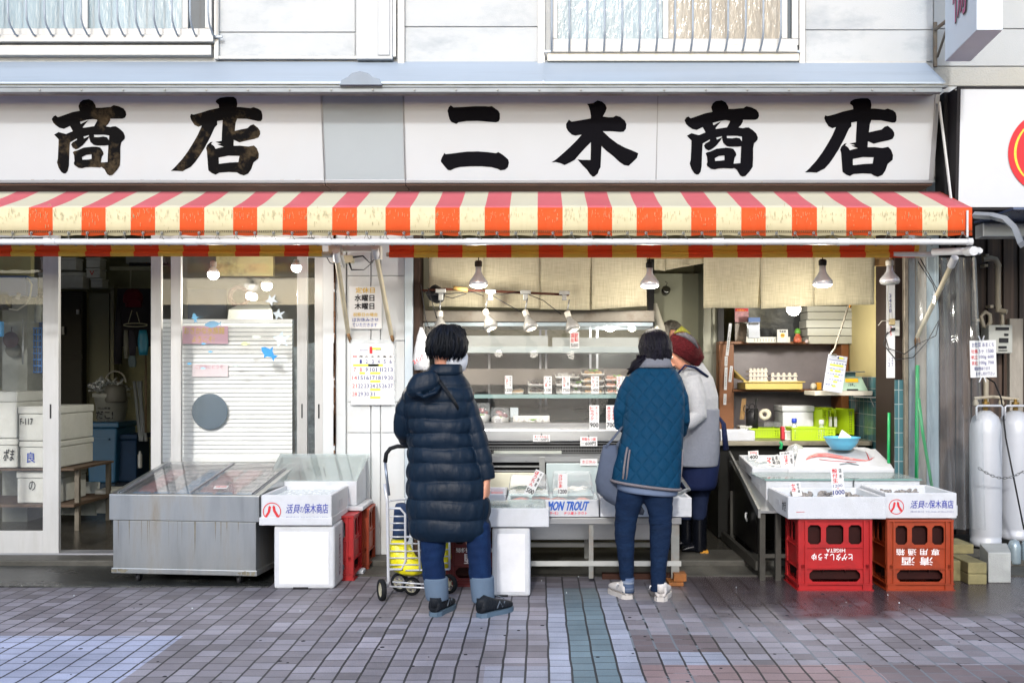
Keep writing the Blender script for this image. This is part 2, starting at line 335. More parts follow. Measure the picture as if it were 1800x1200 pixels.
# windows upstairs
frost = mat('frosted_glass', '#8ea1aa', .12, 0, .25, 2.2, bump=.5, bs=18, spec=.6, dirt='#b9c2c3', dscale=1.6, damt=.8, stretch=(2.5,1,.8))
frost_w = mat('frosted_glass_warm', '#938c7e', .12, 0, .2, 2.2, bump=.6, bs=16, spec=.6, dirt='#b5b2a8', dscale=2, damt=.8, stretch=(2.5,1,.8))
def window(px0, px1, pyb, muls, panes):
    yb = 6.60; wn = MB(); z0 = Zz(pyb, 6.55)
    wroot = MB(); inset_frame(wroot, X(px0,6.55), X(px1,6.55), z0, 5.0, 6.55, 6.598, .045)
    for m_ in muls: wroot.box(X(m_-5,6.56), X(m_+5,6.56), 6.552, 6.597, z0+.045, 4.95)
    wroot.box(X(px0,6.5), X(px1,6.5), 6.53, 6.6, z0-.05, z0-.001)
    f = wroot.build('window', alu_w, B, bevel=.004)
    for (a, b_, mm) in panes: MB().box(X(a,6.575), X(b_,6.575), 6.575, 6.59, z0+.05, 4.94).build('pane', mm, f)
    return f
wl = window(-160, 372, 62, [150, 326], [(-150,145,frost),(155,321,frost),(331,366,mat('dark_pane', '#33424c', .08, 0, .3, 3, spec=.6))])
wr = window(968, 1404, 80, [1170, 1379], [(975,1165,frost),(1175,1374,frost_w),(1384,1398,mat('dark_pane', '#5c6f7a'))])
part('window_apron', alu_w, X(-160,6.56), X(372,6.56), 6.55, 6.598, Zz(98,6.56), Zz(80,6.56), bevel=.004)
part('window_apron', mat('cream_metal', '#cfccc2', .5, .1, .05), X(962,6.56), X(1404,6.56), 6.55, 6.598, Zz(108,6.56), Zz(92,6.56), bevel=.004)
def grille(x0, x1, step, zb, lab):
    g = MB(); yf = 6.42
    n = int((x1-x0)/step)+1
    for i in range(n):
        xx = X(x0+i*step, yf)
        pts = [(xx, yf, 5.0), (xx, yf, zb+.11), (xx, yf+.008, zb+.06), (xx, yf+.03, zb+.03), (xx, yf+.09, zb-.005), (xx, yf+.13, zb-.008)]
        g.tube(pts, .0065, 8)
    g.box(X(x0,yf)-.05, X(x1,yf)+.05, yf+.118, yf+.132, zb-.016, zb-.002)
    g.box(X(x0,yf)-.05, X(x1,yf)+.05, yf+.006, yf+.014, 4.3, 4.33)
    return g.build('window_grille', mat('grille_alu', '#98a3b0', .4, .3, .1), B, auto=40)
grille(-146, 366, 32, Zz(63,6.55)+.0, ''); grille(970, 1402, 31, Zz(89,6.55)+.0, '')
# metal eaves
roof_m = mat('blue_grey_roof', '#a0adbc', .42, .25, .08, 2, bump=.05, bs=14, dirt='#7e8894', damt=.4, stretch=(.3,3,3))
mossy = mat('mossy_edge', '#8c8e88', .8, 0, .3, 8, bump=.4, bs=90, dirt='#4c4a38', dscale=9, damt=.9)
ym, yf = UW-.014, 6.25
zb_, zf_ = 3.375, Zz(144, yf)
xr = X(1662, yf)
er = MB(); er.hexa([(-9,yf,zf_-.012),(xr,yf,zf_-.012),(xr,ym,zb_-.012),(-9,ym,zb_-.012),(-9,yf,zf_),(xr,yf,zf_),(xr,ym,zb_),(-9,ym,zb_)])
for sx in (.02, ): er.hexa([(sx,yf-.002,zf_-.01),(sx+.012,yf-.002,zf_-.01),(sx+.012,ym,zb_-.01),(sx,ym,zb_-.01),(sx,yf-.002,zf_+.007),(sx+.012,yf-.002,zf_+.007),(sx+.012,ym,zb_+.007),(sx,ym,zb_+.007)])
er.build('eaves', roof_m, B)
part('eaves_fascia', mossy, -9, xr-.01, yf+.01, ym, Zz(153.5,yf), zf_-.013)
g = MB(); g.box(-9, xr-.03, yf-.03, yf+.02, Zz(162.5,yf-.03), Zz(154,yf-.03)); g.box(-9, xr, yf-.035, yf+.008, Zz(154,yf-.03)-.001, Zz(152,yf-.03)+.004); g.build('gutter', mat('gutter_grey', '#7f868c', .5, .2, .15, 6, dirt='#4f5350', dscale=9, damt=.7, stretch=(.5,1,3)), B, bevel=.004)
c = [(598,151),(602,143),(612,138),(620,131),(634,127.5),(648,131),(657,138),(668,141),(672,151)]
vs, fs = curve_mesh([[(X(a,6.21), Zz(b_,6.21)) for a, b_ in c]], .05)
MB().add([(v.x, 6.21+v.z, v.y) for v in vs], fs).build('eaves_joint_cover', mat('cover_grey_blue', '#7c8896', .6), B)
for q in range(22):
    pass
# ground-floor piers
pier_x0, pier_x1 = X(570,7.0), X(712,7.0)
p_ = MB(); p_.box(pier_x0, X(590,6.99), 6.95, 7.3, .045, 2.62); p_.box(X(592,7), X(609,7), 6.97, 7.3, .045, 2.62)
p_.build('pier', mat('pier_paint', '#c0c4c5', .55, 0, .04, 2, dirt='#9a8f7c', dscale=1.8, damt=.4), B, bevel=.004)
rst = MB()
for q in range(60):
    z = random.uniform(.1, 2.3); rst.box(X(587.2,6.95)-.002+random.uniform(-.003,.003), X(588.4,6.95)+random.uniform(0,.006), 6.945, 6.952, z, z+random.uniform(.03,.16))
rst.build('rust_seam', mat('rust', '#6b4a33', .9, 0, .4, 20, bump=.4), B)
pan = MB()
zs = [.045,.9,1.115,1.545,2.0,2.62]
for a, b_ in ((610.5,651),(653,668),(670,711)):
    for z0, z1 in zip(zs[:-1], zs[1:]): pan.box(X(a,6.98), X(b_,6.98), 6.98, 7.1, z0+.002, z1-.002)
pan.build('wall_panels', white_p, B, bevel=.003)
part('wall_core', white_p, X(588,7), X(711,7), 7.0, 7.3, .045, 2.62)
part('door_post', mat('blue_grey_post', '#aab6bf', .4, .3, .1, 3, dirt='#6f7a80', damt=.4), X(711.5,6.95), X(726,6.95), 6.94, 7.2, .045, 2.62, bevel=.003)
part('door_post', mat('brown_post', '#3d2f28', .6, 0, .3, 6, stretch=(6,6,1)), X(726.5,6.97), X(738,6.97), 6.97, 7.2, .045, 2.62, bevel=.003)
# right edge of the shop: brown post, rusty steel column, old blue column
part('corner_post', mat('brown_post2', '#2b201b', .6, 0, .35, 6, stretch=(6,6,1)), X(1573,7.0), X(1590,7.0), 7.0, 7.4, .045, 2.75, bevel=.003)
part('corner_post', mat('rusty_edge', '#8b8375', .6, .2, .3, 8, dirt='#4a2c18', dscale=6, damt=.9, stretch=(3,3,1)), X(1590.5,6.95), X(1597,6.95), 6.95, 7.2, .0, 2.75, bevel=.002)
part('corner_post', mat('flaking_blue', '#9aa5ac', .7, 0, .2, 5, bump=.3, dirt='#5d4a34', dscale=5, damt=.8, stretch=(2,2,.7)), X(1597.5,6.98), X(1608,6.98), 6.98, 7.3, .0, 2.75)
part('corner_post', mat('old_cream', '#9c968c', .7, 0, .2, 4, bump=.2, dirt='#5a544a', dscale=3, damt=.7, stretch=(3,3,.6)), X(1608.5,7.0), X(1629,7.0), 7.0, 7.3, .0, 2.75)
part('corner_post', mat('pale_blue_sheet', '#98a8b0', .6, .1, .15, 3, dirt='#5f6f74', dscale=2, damt=.6, stretch=(3,3,.6)), X(1629.5,6.99), X(1650,6.99), 6.99, 7.3, .0, 2.75)
# side walls of the right shop
cream = mat('cream_wall', '#b5a878', .65, 0, .08, 2, dirt='#7e6f44', dscale=1.6, damt=.4)
part('side_wall', cream, 2.56, 2.66, 7.4, 8.9, 1.29, 3.2)
def tile_mat():
    m = bpy.data.materials.new('teal_tiles'); m.use_nodes = True; N = m.node_tree.nodes; L = m.node_tree.links; b = N['Principled BSDF']
    tc = N.new('ShaderNodeNewGeometry'); s = N.new('ShaderNodeSeparateXYZ'); L.new(tc.outputs['Position'], s.inputs[0]); cb = N.new('ShaderNodeCombineXYZ')
    ad = N.new('ShaderNodeMath'); ad.operation = 'ADD'; L.new(s.outputs[0], ad.inputs[0]); L.new(s.outputs[1], ad.inputs[1])
    L.new(ad.outputs[0], cb.inputs[0]); L.new(s.outputs[2], cb.inputs[1])
    br = N.new('ShaderNodeTexBrick'); L.new(cb.outputs[0], br.inputs[0]); br.offset = 0; br.inputs['Scale'].default_value = 1; br.inputs['Brick Width'].default_value = .1; br.inputs['Row Height'].default_value = .1
    br.inputs['Mortar Size'].default_value = .003; br.inputs['Color1'].default_value = (.045,.12,.14,1); br.inputs['Color2'].default_value = (.06,.16,.18,1); br.inputs['Mortar'].default_value = (.3,.36,.36,1)
    L.new(br.outputs[0], b.inputs['Base Color']); b.inputs['Roughness'].default_value = .15
    bp = N.new('ShaderNodeBump'); bp.invert = True; bp.inputs['Distance'].default_value = .003; L.new(br.outputs['Fac'], bp.inputs['Height']); L.new(bp.outputs[0], b.inputs['Normal']); return m
tiles = tile_mat()
part('tiled_wall', tiles, 2.555, 2.66, 7.4, 8.9, .04, 1.288)
part('tiled_corner', tiles, X(1572,7.0), X(1588,7.0), 6.98, 6.999, .04, 1.27)
part('rear_wall', mat('rear_wall', '#8c8a72', .7, 0, .12, 2, dirt='#4a4836', damt=.5), -.95, 2.66, 8.9, 9.0, .04, 3.2)
part('divider_wall', mat('divider_wall', '#b8b7a8', .7, 0, .1, 2), -1.05, -.9, 7.3, 12.9, .04, 3.2)
# ------------------------------------------------------------------ sliding doors (left shop)
def sliding_door(px0, px1, Y, stile_l, stile_r, base, pane_mat, top=2.33, kick=.16):
    z0 = .05
    mb = MB(); th = .035
    mb.box(X(px0,Y), X(px0+stile_l,Y), Y, Y+th, z0, top); mb.box(X(px1-stile_r,Y), X(px1,Y), Y, Y+th, z0, top)
    mb.box(X(px0+stile_l,Y), X(px1-stile_r,Y), Y+.003, Y+th-.003, z0, z0+kick); mb.box(X(px0+stile_l,Y), X(px1-stile_r,Y), Y+.003, Y+th-.003, top-.06, top)
    d_ = mb.build('sliding_door', alu_w, B, bevel=.003)
    MB().box(X(px0+stile_l,Y), X(px1-stile_r,Y), Y+.012, Y+.018, z0+kick, top-.06).build('pane', pane_mat, d_)
    MB().box(X(px1-stile_r/2-1.2,Y), X(px1-stile_r/2+1.2,Y), Y-.004, Y, 1.0, 1.10).build('handle', black_pl, d_) if stile_r > 8 else None
    return d_
dg = glass('door_glass', gl=.02, k=.45, dens=.014)
sliding_door(-130, 103, 6.99, 20, 28, 0, dg)
sliding_door(265, 540, 7.05, 18, 18, 0, dg)
sliding_door(300, 568, 7.0, 18, 15, 0, dg)
part('door_track', alu, X(-140,7), X(570,7), 6.98, 7.12, .045, .056)
# ------------------------------------------------------------------ signboards
SIG = {}
def onsign(px, py, lift=0.0):
    k = (VY-py)/F; Y = 6.8005/(1+.198*k); v = P(px, py, Y); n = Vector((0, -1, -.198)).normalized(); return v+n*lift
sign_w = mat('sign_white', '#b2b8be', .35, 0, .03, 1.5, dirt='#b7b2ae', dscale=1.3, damt=.3)
sign_g = mat('sign_blank', '#949ea5', .5, 0, .05, 1.5)
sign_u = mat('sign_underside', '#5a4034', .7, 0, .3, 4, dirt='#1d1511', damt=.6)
def signboard(px0, px1, label, m, joints=()):
    y0, z0, z1 = 6.55, 2.565, 3.12
    a, b_ = X(px0, y0), X(px1, y0); S = thing('signboard', label, 'sign', ((a+b_)/2, y0, z0))
    tp = 6.44; mb = MB()
    mb.hexa([(a,y0,z0),(b_,y0,z0),(b_,6.79,z0),(a,6.79,z0),(a,tp,z1),(b_,tp,z1),(b_,6.598,z1),(a,6.598,z1)])
    mb.build('sign_box', m, S)
    fr = MB()
    def strip(xa, xb, za, zb, d0=.008):
        ya = y0-(za-z0)*.198; yb = y0-(zb-z0)*.198
        fr.hexa([(xa,ya-d0,za),(xb,ya-d0,za),(xb,ya,za),(xa,ya,za),(xa,yb-d0,zb),(xb,yb-d0,zb),(xb,yb,zb),(xa,yb,zb)])
    strip(a, b_, z0, z0+.02); strip(a, a+.006, z0+.021, z1, .004); strip(b_-(.03 if px1 > 1000 else .006), b_, z0+.021, z1, .004 if px1 < 1000 else .008)
    for j in joints: strip(X(j,y0)-.003, X(j,y0)+.003, z0+.021, z1, .003)
    fr.build('sign_frame', alu, S, bevel=.002)
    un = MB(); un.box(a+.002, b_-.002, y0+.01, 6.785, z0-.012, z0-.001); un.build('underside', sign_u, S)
    return S
S1 = signboard(713, 1640, 'long white signboard with four bold black brush characters above the awning', sign_w, (1153,))
S2 = signboard(-420, 571, 'white signboard with two sun-browned brush characters, left of the blank grey panel', sign_w, ())
S3 = signboard(571.5, 712.5, 'blank pale grey sign panel between the two lettered signboards', sign_g, ())
NI = [[(200,225),(215,180),(243,152),(280,180),(400,175),(560,165),(700,165),(745,170),(785,163),(870,225),(890,260),(890,330),(875,365),(840,378),(740,370),(600,358),(450,362),(345,378),(315,400),(250,372),(225,335),(210,270)]], [[(112,880),(125,840),(160,780),(175,797),(280,785),(450,763),(600,760),(740,770),(840,783),(870,768),(930,805),(1000,865),(1010,910),(995,970),(960,1000),(900,1010),(860,990),(780,968),(650,957),(500,957),(370,965),(300,982),(240,1010),(205,1005),(160,955),(115,900)]]
KI = [[(500,135),(580,125),(640,88),(700,105),(745,145),(762,190),(745,240),(710,300),(780,310),(845,310),(885,288),(940,305),(1000,355),(1020,400),(1015,460),(985,500),(940,505),(820,495),(710,495),(800,580),(900,655),(1000,710),(1090,745),(1178,785),(1160,845),(1110,895),(1050,950),(990,940),(930,900),(850,825),(760,755),(692,690),(688,800),(680,970),(660,1000),(645,1050),(600,1090),(575,1093),(540,1060),(500,1000),(440,940),(375,865),(440,872),(548,872),(552,640),(480,710),(400,800),(340,870),(290,900),(205,940),(150,915),(90,900),(32,905),(100,860),(180,790),(280,700),(360,620),(430,540),(390,545),(350,553),(300,540),(250,490),(228,450),(225,400),(262,342),(300,368),(400,352),(550,325),(552,290),(540,220),(520,160)]],
SHO = ([[(450,180),(470,130),(510,97),(590,88),(640,112),(675,165),(685,230),(640,300),(500,300),(465,235)]],
 [[(98,350),(120,315),(150,300),(180,325),(280,290),(370,258),(470,238),(680,200),(760,200),(830,192),(875,190),(915,165),(980,180),(1045,210),(1075,250),(1082,295),(1065,330),(1030,345),(870,345),(700,360),(640,350),(560,360),(470,385),(340,440),(260,478),(200,465),(150,430),(120,400)]],
 [[(335,435),(350,400),(470,380),(480,415),(585,362),(510,450),(520,560),(400,600),(372,500)]],
 [[(690,340),(870,345),(868,370),(845,410),(812,445),(800,470),(650,470),(660,440),(698,372)]],
 [[(290,545),(375,510),(510,465),(640,445),(780,440),(870,455),(905,445),(945,445),(1000,480),(1045,525),(1065,575),(1060,610),(1015,655),(860,650),(855,565),(790,555),(655,555),(590,560),(510,580),(430,605),(340,655),(300,640)]],
 [[(130,555),(190,520),(225,530),(295,548),(345,600),(335,700),(328,850),(325,960),(310,1030),(285,1062),(255,1065),(225,1045),(190,990),(168,920),(180,870),(188,700),(190,615),(165,590)]],
 [[(860,560),(1060,560),(1060,610),(1015,655),(1003,720),(1003,850),(998,960),(960,1020),(900,1085),(860,1092),(830,1075),(790,1005),(755,980),(700,985),(740,922),(835,915),(845,700)]],
 [[(372,500),(510,470),(515,570),(525,605),(600,572),(570,620),(510,690),(450,735),(415,748),(375,725),(355,685),(375,655),(430,625),(440,560)]],
 [[(590,555),(655,555),(658,585),(720,588),(780,578),(830,590),(860,640),(860,690),(800,697),(700,697),(655,690),(610,650),(595,600)]],
 [[(378,785),(400,770),(430,765),(520,725),(640,712),(700,715),(740,725),(775,775),(782,810),(760,840),(748,900),(740,985),(720,985),(620,980),(540,985),(500,997),(450,990),(400,955),(390,930),(400,900),(395,830)],[(497,850),(550,820),(625,812),(625,875),(560,883),(503,885)]])
TEN = ([[(590,130),(600,100),(650,72),(740,60),(830,60),(865,90),(877,150),(870,195),(920,195),(1050,210),(1090,195),(1160,220),(1195,250),(1207,300),(1205,355),(1185,380),(1150,382),(1000,350),(875,348),(855,400),(843,505),(830,620),(825,720),(700,720),(610,685),(665,680),(585,655),(670,640),(672,550),(683,368),(610,380),(612,430),(580,460),(520,590),(440,740),(370,850),(320,920),(260,985),(200,1015),(155,1040),(80,1035),(0,1035),(50,990),(150,880),(230,770),(310,640),(360,550),(408,440),(360,455),(310,430),(270,370),(253,320),(265,285),(300,295),(400,268),(500,235),(635,205),(630,165)]],
 [[(830,512),(920,490),(1010,472),(1050,435),(1090,422),(1150,470),(1175,510),(1178,550),(1155,595),(1100,615),(980,640),(905,660),(825,625)]],
 [[(463,735),(480,695),(520,658),(550,652),(530,680),(570,710),(590,745),(660,725),(720,715),(830,705),(920,703),(1020,715),(1095,700),(1135,740),(1160,810),(1155,870),(1090,925),(1060,1010),(1020,1070),(960,1095),(910,1080),(870,1055),(760,1050),(640,1058),(590,1085),(540,1065),(495,1030),(490,985),(480,850),(475,780)],[(630,860),(760,835),(905,838),(890,920),(780,925),(632,942)]])
black_ch = mat('sign_black', (.003,.003,.005), .7, 0, .3, 3, spec=.06)
faded_ch = mat('sign_black_faded', '#08080a', .7, 0, .2, 5, spec=.08, dirt='#6a5c46', dscale=4.5, damt=.95)
def sign_char(strokes, ox, oy, S, m, s=7.5):
    mb = MB()
    for i, st in enumerate(strokes):
        vs, fs = curve_mesh([[(a, b_) for a, b_ in p] for p in st], 0)
        mb.add([onsign(ox+v.x/s, oy+v.y/s, .0016+.0002*i) for v in vs], fs)
    mb.build('brush_character', m, S)
sign_char(NI, 760, 165, S1, black_ch); sign_char(KI, 965, 165, S1, black_ch); sign_char(SHO, 1190, 165, S1, black_ch); sign_char(TEN, 1415, 165, S1, black_ch)
sign_char(SHO, 78, 163, S2, faded_ch); sign_char(TEN, 300.5, 162.5, S2, faded_ch)
# round-sign board at right
ns = thing('shop_sign', 'white square shop sign with a big red disc, hung at the right edge', 'sign', (X(1750,6.35), 6.35, Zz(366,6.35)))
y5 = 6.30; xa = X(1683, y5)
mb = MB(); zt, zb2 = Zz(152,y5), Zz(368,y5)
mb.hexa([(xa,y5+.04,zb2),(3.9,y5+.04,zb2),(3.9,y5+.3,zb2),(xa,y5+.3,zb2),(xa,y5,zt),(3.9,y5,zt),(3.9,y5+.3,zt),(xa,y5+.3,zt)])
mb.build('sign_box', mat('sign_black_box', '#1d1b1f', .5, 0, .2), ns, bevel=.004)
sf = MB(); sf.hexa([(xa+.02,y5+.035,zb2+.02),(3.8,y5+.035,zb2+.02),(3.8,y5+.04,zb2+.02),(xa+.02,y5+.04,zb2+.02),(xa+.02,y5-.006,zt-.02),(3.8,y5-.006,zt-.02),(3.8,y5,zt-.02),(xa+.02,y5,zt-.02)])
sf.build('sign_face', mat('sign_face_white', '#babdc2', .4, 0, .03), ns)
rc = P(1846, 267, y5-.004); rd = X(1772+72+74, y5)-X(1846, y5)
def slope(q, lift=0): return Vector((q[0], y5+.0145-(q[1]-zb2)/(zt-zb2)*.04+.02-lift, q[1]))
dk = MB(); cz = Zz(267, y5)
circ = [(rc.x+rd*math.cos(t*math.pi/32), cz+rd*math.sin(t*math.pi/32)) for t in range(64)]
vs, fs = curve_mesh([circ], 0); dk.add([slope((v.x, v.y), .006) for v in vs], fs)
dk.build('red_disc', mat('disc_red', '#c60018', .4, 0, .05), ns)
ar = MB(); n_ = 24; pts = []
for i in range(n_+1):
    t = R(115+i*(128/n_)); rr = rd*.83; ww = .006*math.sin(math.pi*i/n_)+.002; pts.append(((rc.x+(rr+ww)*math.cos(t), cz+(rr+ww)*math.sin(t)), (rc.x+(rr-ww)*math.cos(t), cz+(rr-ww)*math.sin(t))))
for (a, b_), (c_, d_) in zip(pts[:-1], pts[1:]): ar.quad(slope(a,.008), slope(c_,.008), slope(d_,.008), slope(b_,.008))
ar.build('yellow_arc', mat('arc_yellow', '#e8c53a', .5, 0, .3, 60), ns)
# side cheek and bracket of that sign, dark gap board
gb = MB(); gb.box(X(1648,6.56), X(1690,6.5), 6.45, 6.6, 2.3, Zz(166,6.5)); gb.build('dark_gap_board', mat('gap_black', '#141418', .6, 0, .3), B)
st = MB(); st.tube([P(1651,180,6.42), P(1666,300,6.36), P(1672,352,6.3)], .009, 6); tag(st.build('stay_rod', alu_w), 'thin pale metal stay running down beside the white signboard end', 'rod')
# projecting sign (upper right)
pj = thing('projecting_sign', 'white box sign with dark pink brush character jutting from the upper wall', 'sign', (X(1700,6.2), 6.0, Zz(88,6.5)))
xl, xr2 = 2.55, 3.03; yb, yf2 = 6.15, 5.63; zb3 = Zz(90,6.15)
xl = X(1661,6.15); xr_ = X(1706,6.15)
# long face is parallel to the view; left face seen obliquely
yF = 5.63; zF = Zz(53, yF)
mb = MB(); xL2 = X(1717, yF); wd = X(1763, yF)-X(1717, yF)
p0 = Vector((X(1661,6.2), 6.2, zF)); 
mb.hexa([(xL2,yF,zF),(xL2+wd,yF,zF),(X(1706,6.2),6.2,zF),(X(1661,6.2),6.2,zF),(xL2,yF,zF+1.2),(xL2+wd,yF,zF+1.2),(X(1706,6.2),6.2,zF+1.2),(X(1661,6.2),6.2,zF+1.2)])
mb.build('sign_box', mat('sign_blue_white', '#ccd6e0', .5, 0, .04), pj, bevel=.004)
ch = MB(); Rv = (Vector((xL2,yF,0))-Vector((X(1661,6.2),6.2,0))).normalized(); nn = Vector((Rv.y, -Rv.x, 0)); nn = nn if nn.x < 0 else -nn
put_text(ch, '鴨', Vector((X(1661,6.2),6.2,zF))+Rv*.17+nn*.006+Vector((0,0,.16)), Rv, (0,0,1), .26, .42, .012); ch.build('character_outline', mat('dark_maroon', '#2a1420', .5), pj)
ch = MB(); put_text(ch, '鴨', Vector((X(1661,6.2),6.2,zF))+Rv*.175+nn*.008+Vector((0,0,.168)), Rv, (0,0,1), .245, .40, .0); ch.build('character', mat('dusky_pink', '#b5487c', .5), pj)
br_ = MB(); br_.tube([P(1644,40,6.56), P(1644,118,6.56)], .014, 8); br_.tube([P(1644,52,6.55), P(1668,34,6.3)], .012, 6); br_.tube([P(1648,100,6.55), P(1664,52,6.25)], .009, 6); br_.build('bracket', mat('rusty_bracket', '#7c7468', .7, .3, .3, 8, dirt='#8a5a2c', damt=.8), pj)
# ------------------------------------------------------------------ awning
cream_f = mat('awning_cream', '#c4ba98', .8, 0, .04, 3, dirt='#aea680', dscale=7, damt=.25, stretch=(5,1,.8), spec=.2)
orange_f = mat('awning_orange', '#ca4f24', .8, 0, .04, 3, dirt='#c0603c', dscale=7, damt=.3, stretch=(5,1,.8), spec=.2)
cream_t = mat('awning_cream_faded_skylit', '#bdb8a2', .7, 0, .04, 3, dirt='#aaa78e', dscale=3, damt=.3)  # top stripes: fading and bluish sky light both put into the colour
orange_t = mat('awning_red_faded_skylit', '#bb565e', .7, 0, .04, 3, dirt='#c4747c', dscale=3, damt=.3)
ed = [-131,-88,-44,-2,50.6,92.6,143.6,185.6,230,272.6,316,359,410,452,497,540,584,627.5,677.6,721,765,808,852,896,945,989,1033,1076,1119,1164,1215,1259,1303,1346,1392,1436,1487.6,1532,1576,1621,1666,1708]
first_orange = True
AW = thing('awning', 'long orange and cream striped fabric awning over the whole shop front', 'awning', (0, 6.0, 2.1))
yA, zA, yBk, zBk = 6.02, Zz(365,6.02), 6.50, 2.50
xs = [X(e, yA) for e in ed]
full = [-9.0]; k = xs[0]
c_ = []
xx = xs[0]; lefts = []
while xx > -6.5: lefts.append(xx-.148); xx -= .148
allx = sorted(lefts)+xs
def is_or(i):  # index in allx
    return ((i-len(lefts)) % 2) == 0
top = MB(); fr = MB()
zV = Zz(414, yA)
for i in range(len(allx)-1):
    a, b_ = allx[i], allx[i+1]; mi = 0 if is_or(i) else 1
    for j in range(6):
        t0, t1 = j/6, (j+1)/6
        sag = lambda t, x: -.004*math.sin(math.pi*t)+.004*math.sin(x*5+t*3)*math.sin(math.pi*t)
        def pt(x, t): return (x, yA+(yBk-yA)*t, zA+(zBk-zA)*t+sag(t, x))
        m_ = (a+b_)/2
        top.quad(pt(a,t0), pt(m_,t0), pt(m_,t1), pt(a,t1), mi); top.quad(pt(m_,t0), pt(b_,t0), pt(b_,t1), pt(m_,t1), mi)
    n_ = 5
    for j in range(n_):
        x0_, x1_ = a+(b_-a)*j/n_, a+(b_-a)*(j+1)/n_
        w_ = lambda x, z: yA-.001+.0022*math.sin(x*21)+.001*math.sin(x*57+z*4)
        zz = [zV+.003*math.sin(x0_*40), (zV+zA)/2, zA]
        fr.quad((x0_,w_(x0_,0),zV+.003*math.sin(x0_*40)), (x1_,w_(x1_,0),zV+.003*math.sin(x1_*40)), (x1_,w_(x1_,1),(zV+zA)/2), (x0_,w_(x0_,1),(zV+zA)/2), mi)
        fr.quad((x0_,w_(x0_,1),(zV+zA)/2), (x1_,w_(x1_,1),(zV+zA)/2), (x1_,yA,zA), (x0_,yA,zA), mi)
xe = allx[-1]
o = top.build('awning_top', [orange_t, cream_t], AW, smooth=True, weld=True); so_ = o.modifiers.new('s', 'SOLIDIFY'); so_.thickness = .003
o = fr.build('valance', [orange_f, cream_f], AW, smooth=True, weld=True); so_ = o.modifiers.new('s', 'SOLIDIFY'); so_.thickness = .003
e_ = MB(); e_.add([(xe,yA,zV),(xe,yA,zA),(xe,yBk,zBk),(xe,yBk,zBk-.12)], [(0,1,2,3)]); o = e_.build('end_panel', orange_f, AW); so_ = o.modifiers.new('s', 'SOLIDIFY'); so_.thickness = .003
# stitched grime line, eyelets, lacing and pipe
dk = MB(); 
for i in range(900):
    x_ = random.uniform(-4.0, xe); z_ = zV+random.uniform(.0,.16)**1.0; z_ = zV+.11+random.gauss(0,.022); dk.box(x_, x_+random.uniform(.001,.0022), yA-.0098, yA-.0088, z_, z_+random.uniform(.006,.026))
dk.build('grime_streaks', mat('grime', '#9c926c', .9), AW)
hm = MB(); hm.box(-6, xe, yA-.009, yA-.006, zV+.018, zV+.0195); hm.box(-6, xe, yA-.009, yA-.006, zV+.028, zV+.0295)
for i in range(520):
    x_ = -4.2+i*.0132
    if x_ < xe: hm.box(x_, x_+.002, yA-.009, yA-.006, zV+.0195, zV+.028)
hm.build('hem_stitching', mat('stitch_dark', '#4b4632', .9), AW)
pz = Zz(425, 6.0); pr = .0185; py_ = 6.0
pp = MB(); pp.tube([(-6.5,py_,pz),(X(1700,6.0),py_,pz)], pr, 16)
for c0 in (88,336,572,830,1030,1262,1482): pp.tube([(X(c0,6)-.035,py_,pz),(X(c0,6)+.035,py_,pz)], pr+.003, 16)
pp.tube([(X(1700,6.0),py_,pz-.0),(X(1700,6.0)+.03,py_,pz)], pr+.004, 16); pp.tube([(X(1701,6.0),py_+.004,pz+.03),(X(1701,6.0),py_+.004,zA-.02)], .007, 8)
pp.build('front_pipe', mat('pvc_white', '#c3c5c8', .35, 0, .06, 3, dirt='#9a937e', dscale=5, damt=.5), AW, auto=40)
ey = MB(); lace = MB()
px_ = -12.0
while px_ < 1705:
    ex = X(px_, 6.0); ez = zV+.014
    ey.lathe([(.0045,-.001),(.0085,-.001),(.0085,.002),(.0045,.002)], (ex, yA-.010, ez), 10, (0,-1,0), ring=True)
    p_ = [(ex, yA-.013, ez), (ex+.012, py_-.012, pz+.024)]
    for k in range(7):
        t = math.pi*.5+k*math.pi*1.35/6; p_.append((ex+.014+k*.006, py_-math.cos(t-math.pi/2)*(pr+.004)*1.0, pz+math.sin(t)*(pr+.004)))
    lace.tube(p_, .0021, 5)
    lace.tube([(ex, yA-.012, ez), (ex-.02, yA+.004, pz+.015)], .0016, 5)
    px_ += 32.8
ey.build('eyelets', steel_d, AW, smooth=True); lace.build('lacing_cord', mat('cord_grey', '#6d6c64', .8), AW, smooth=True)
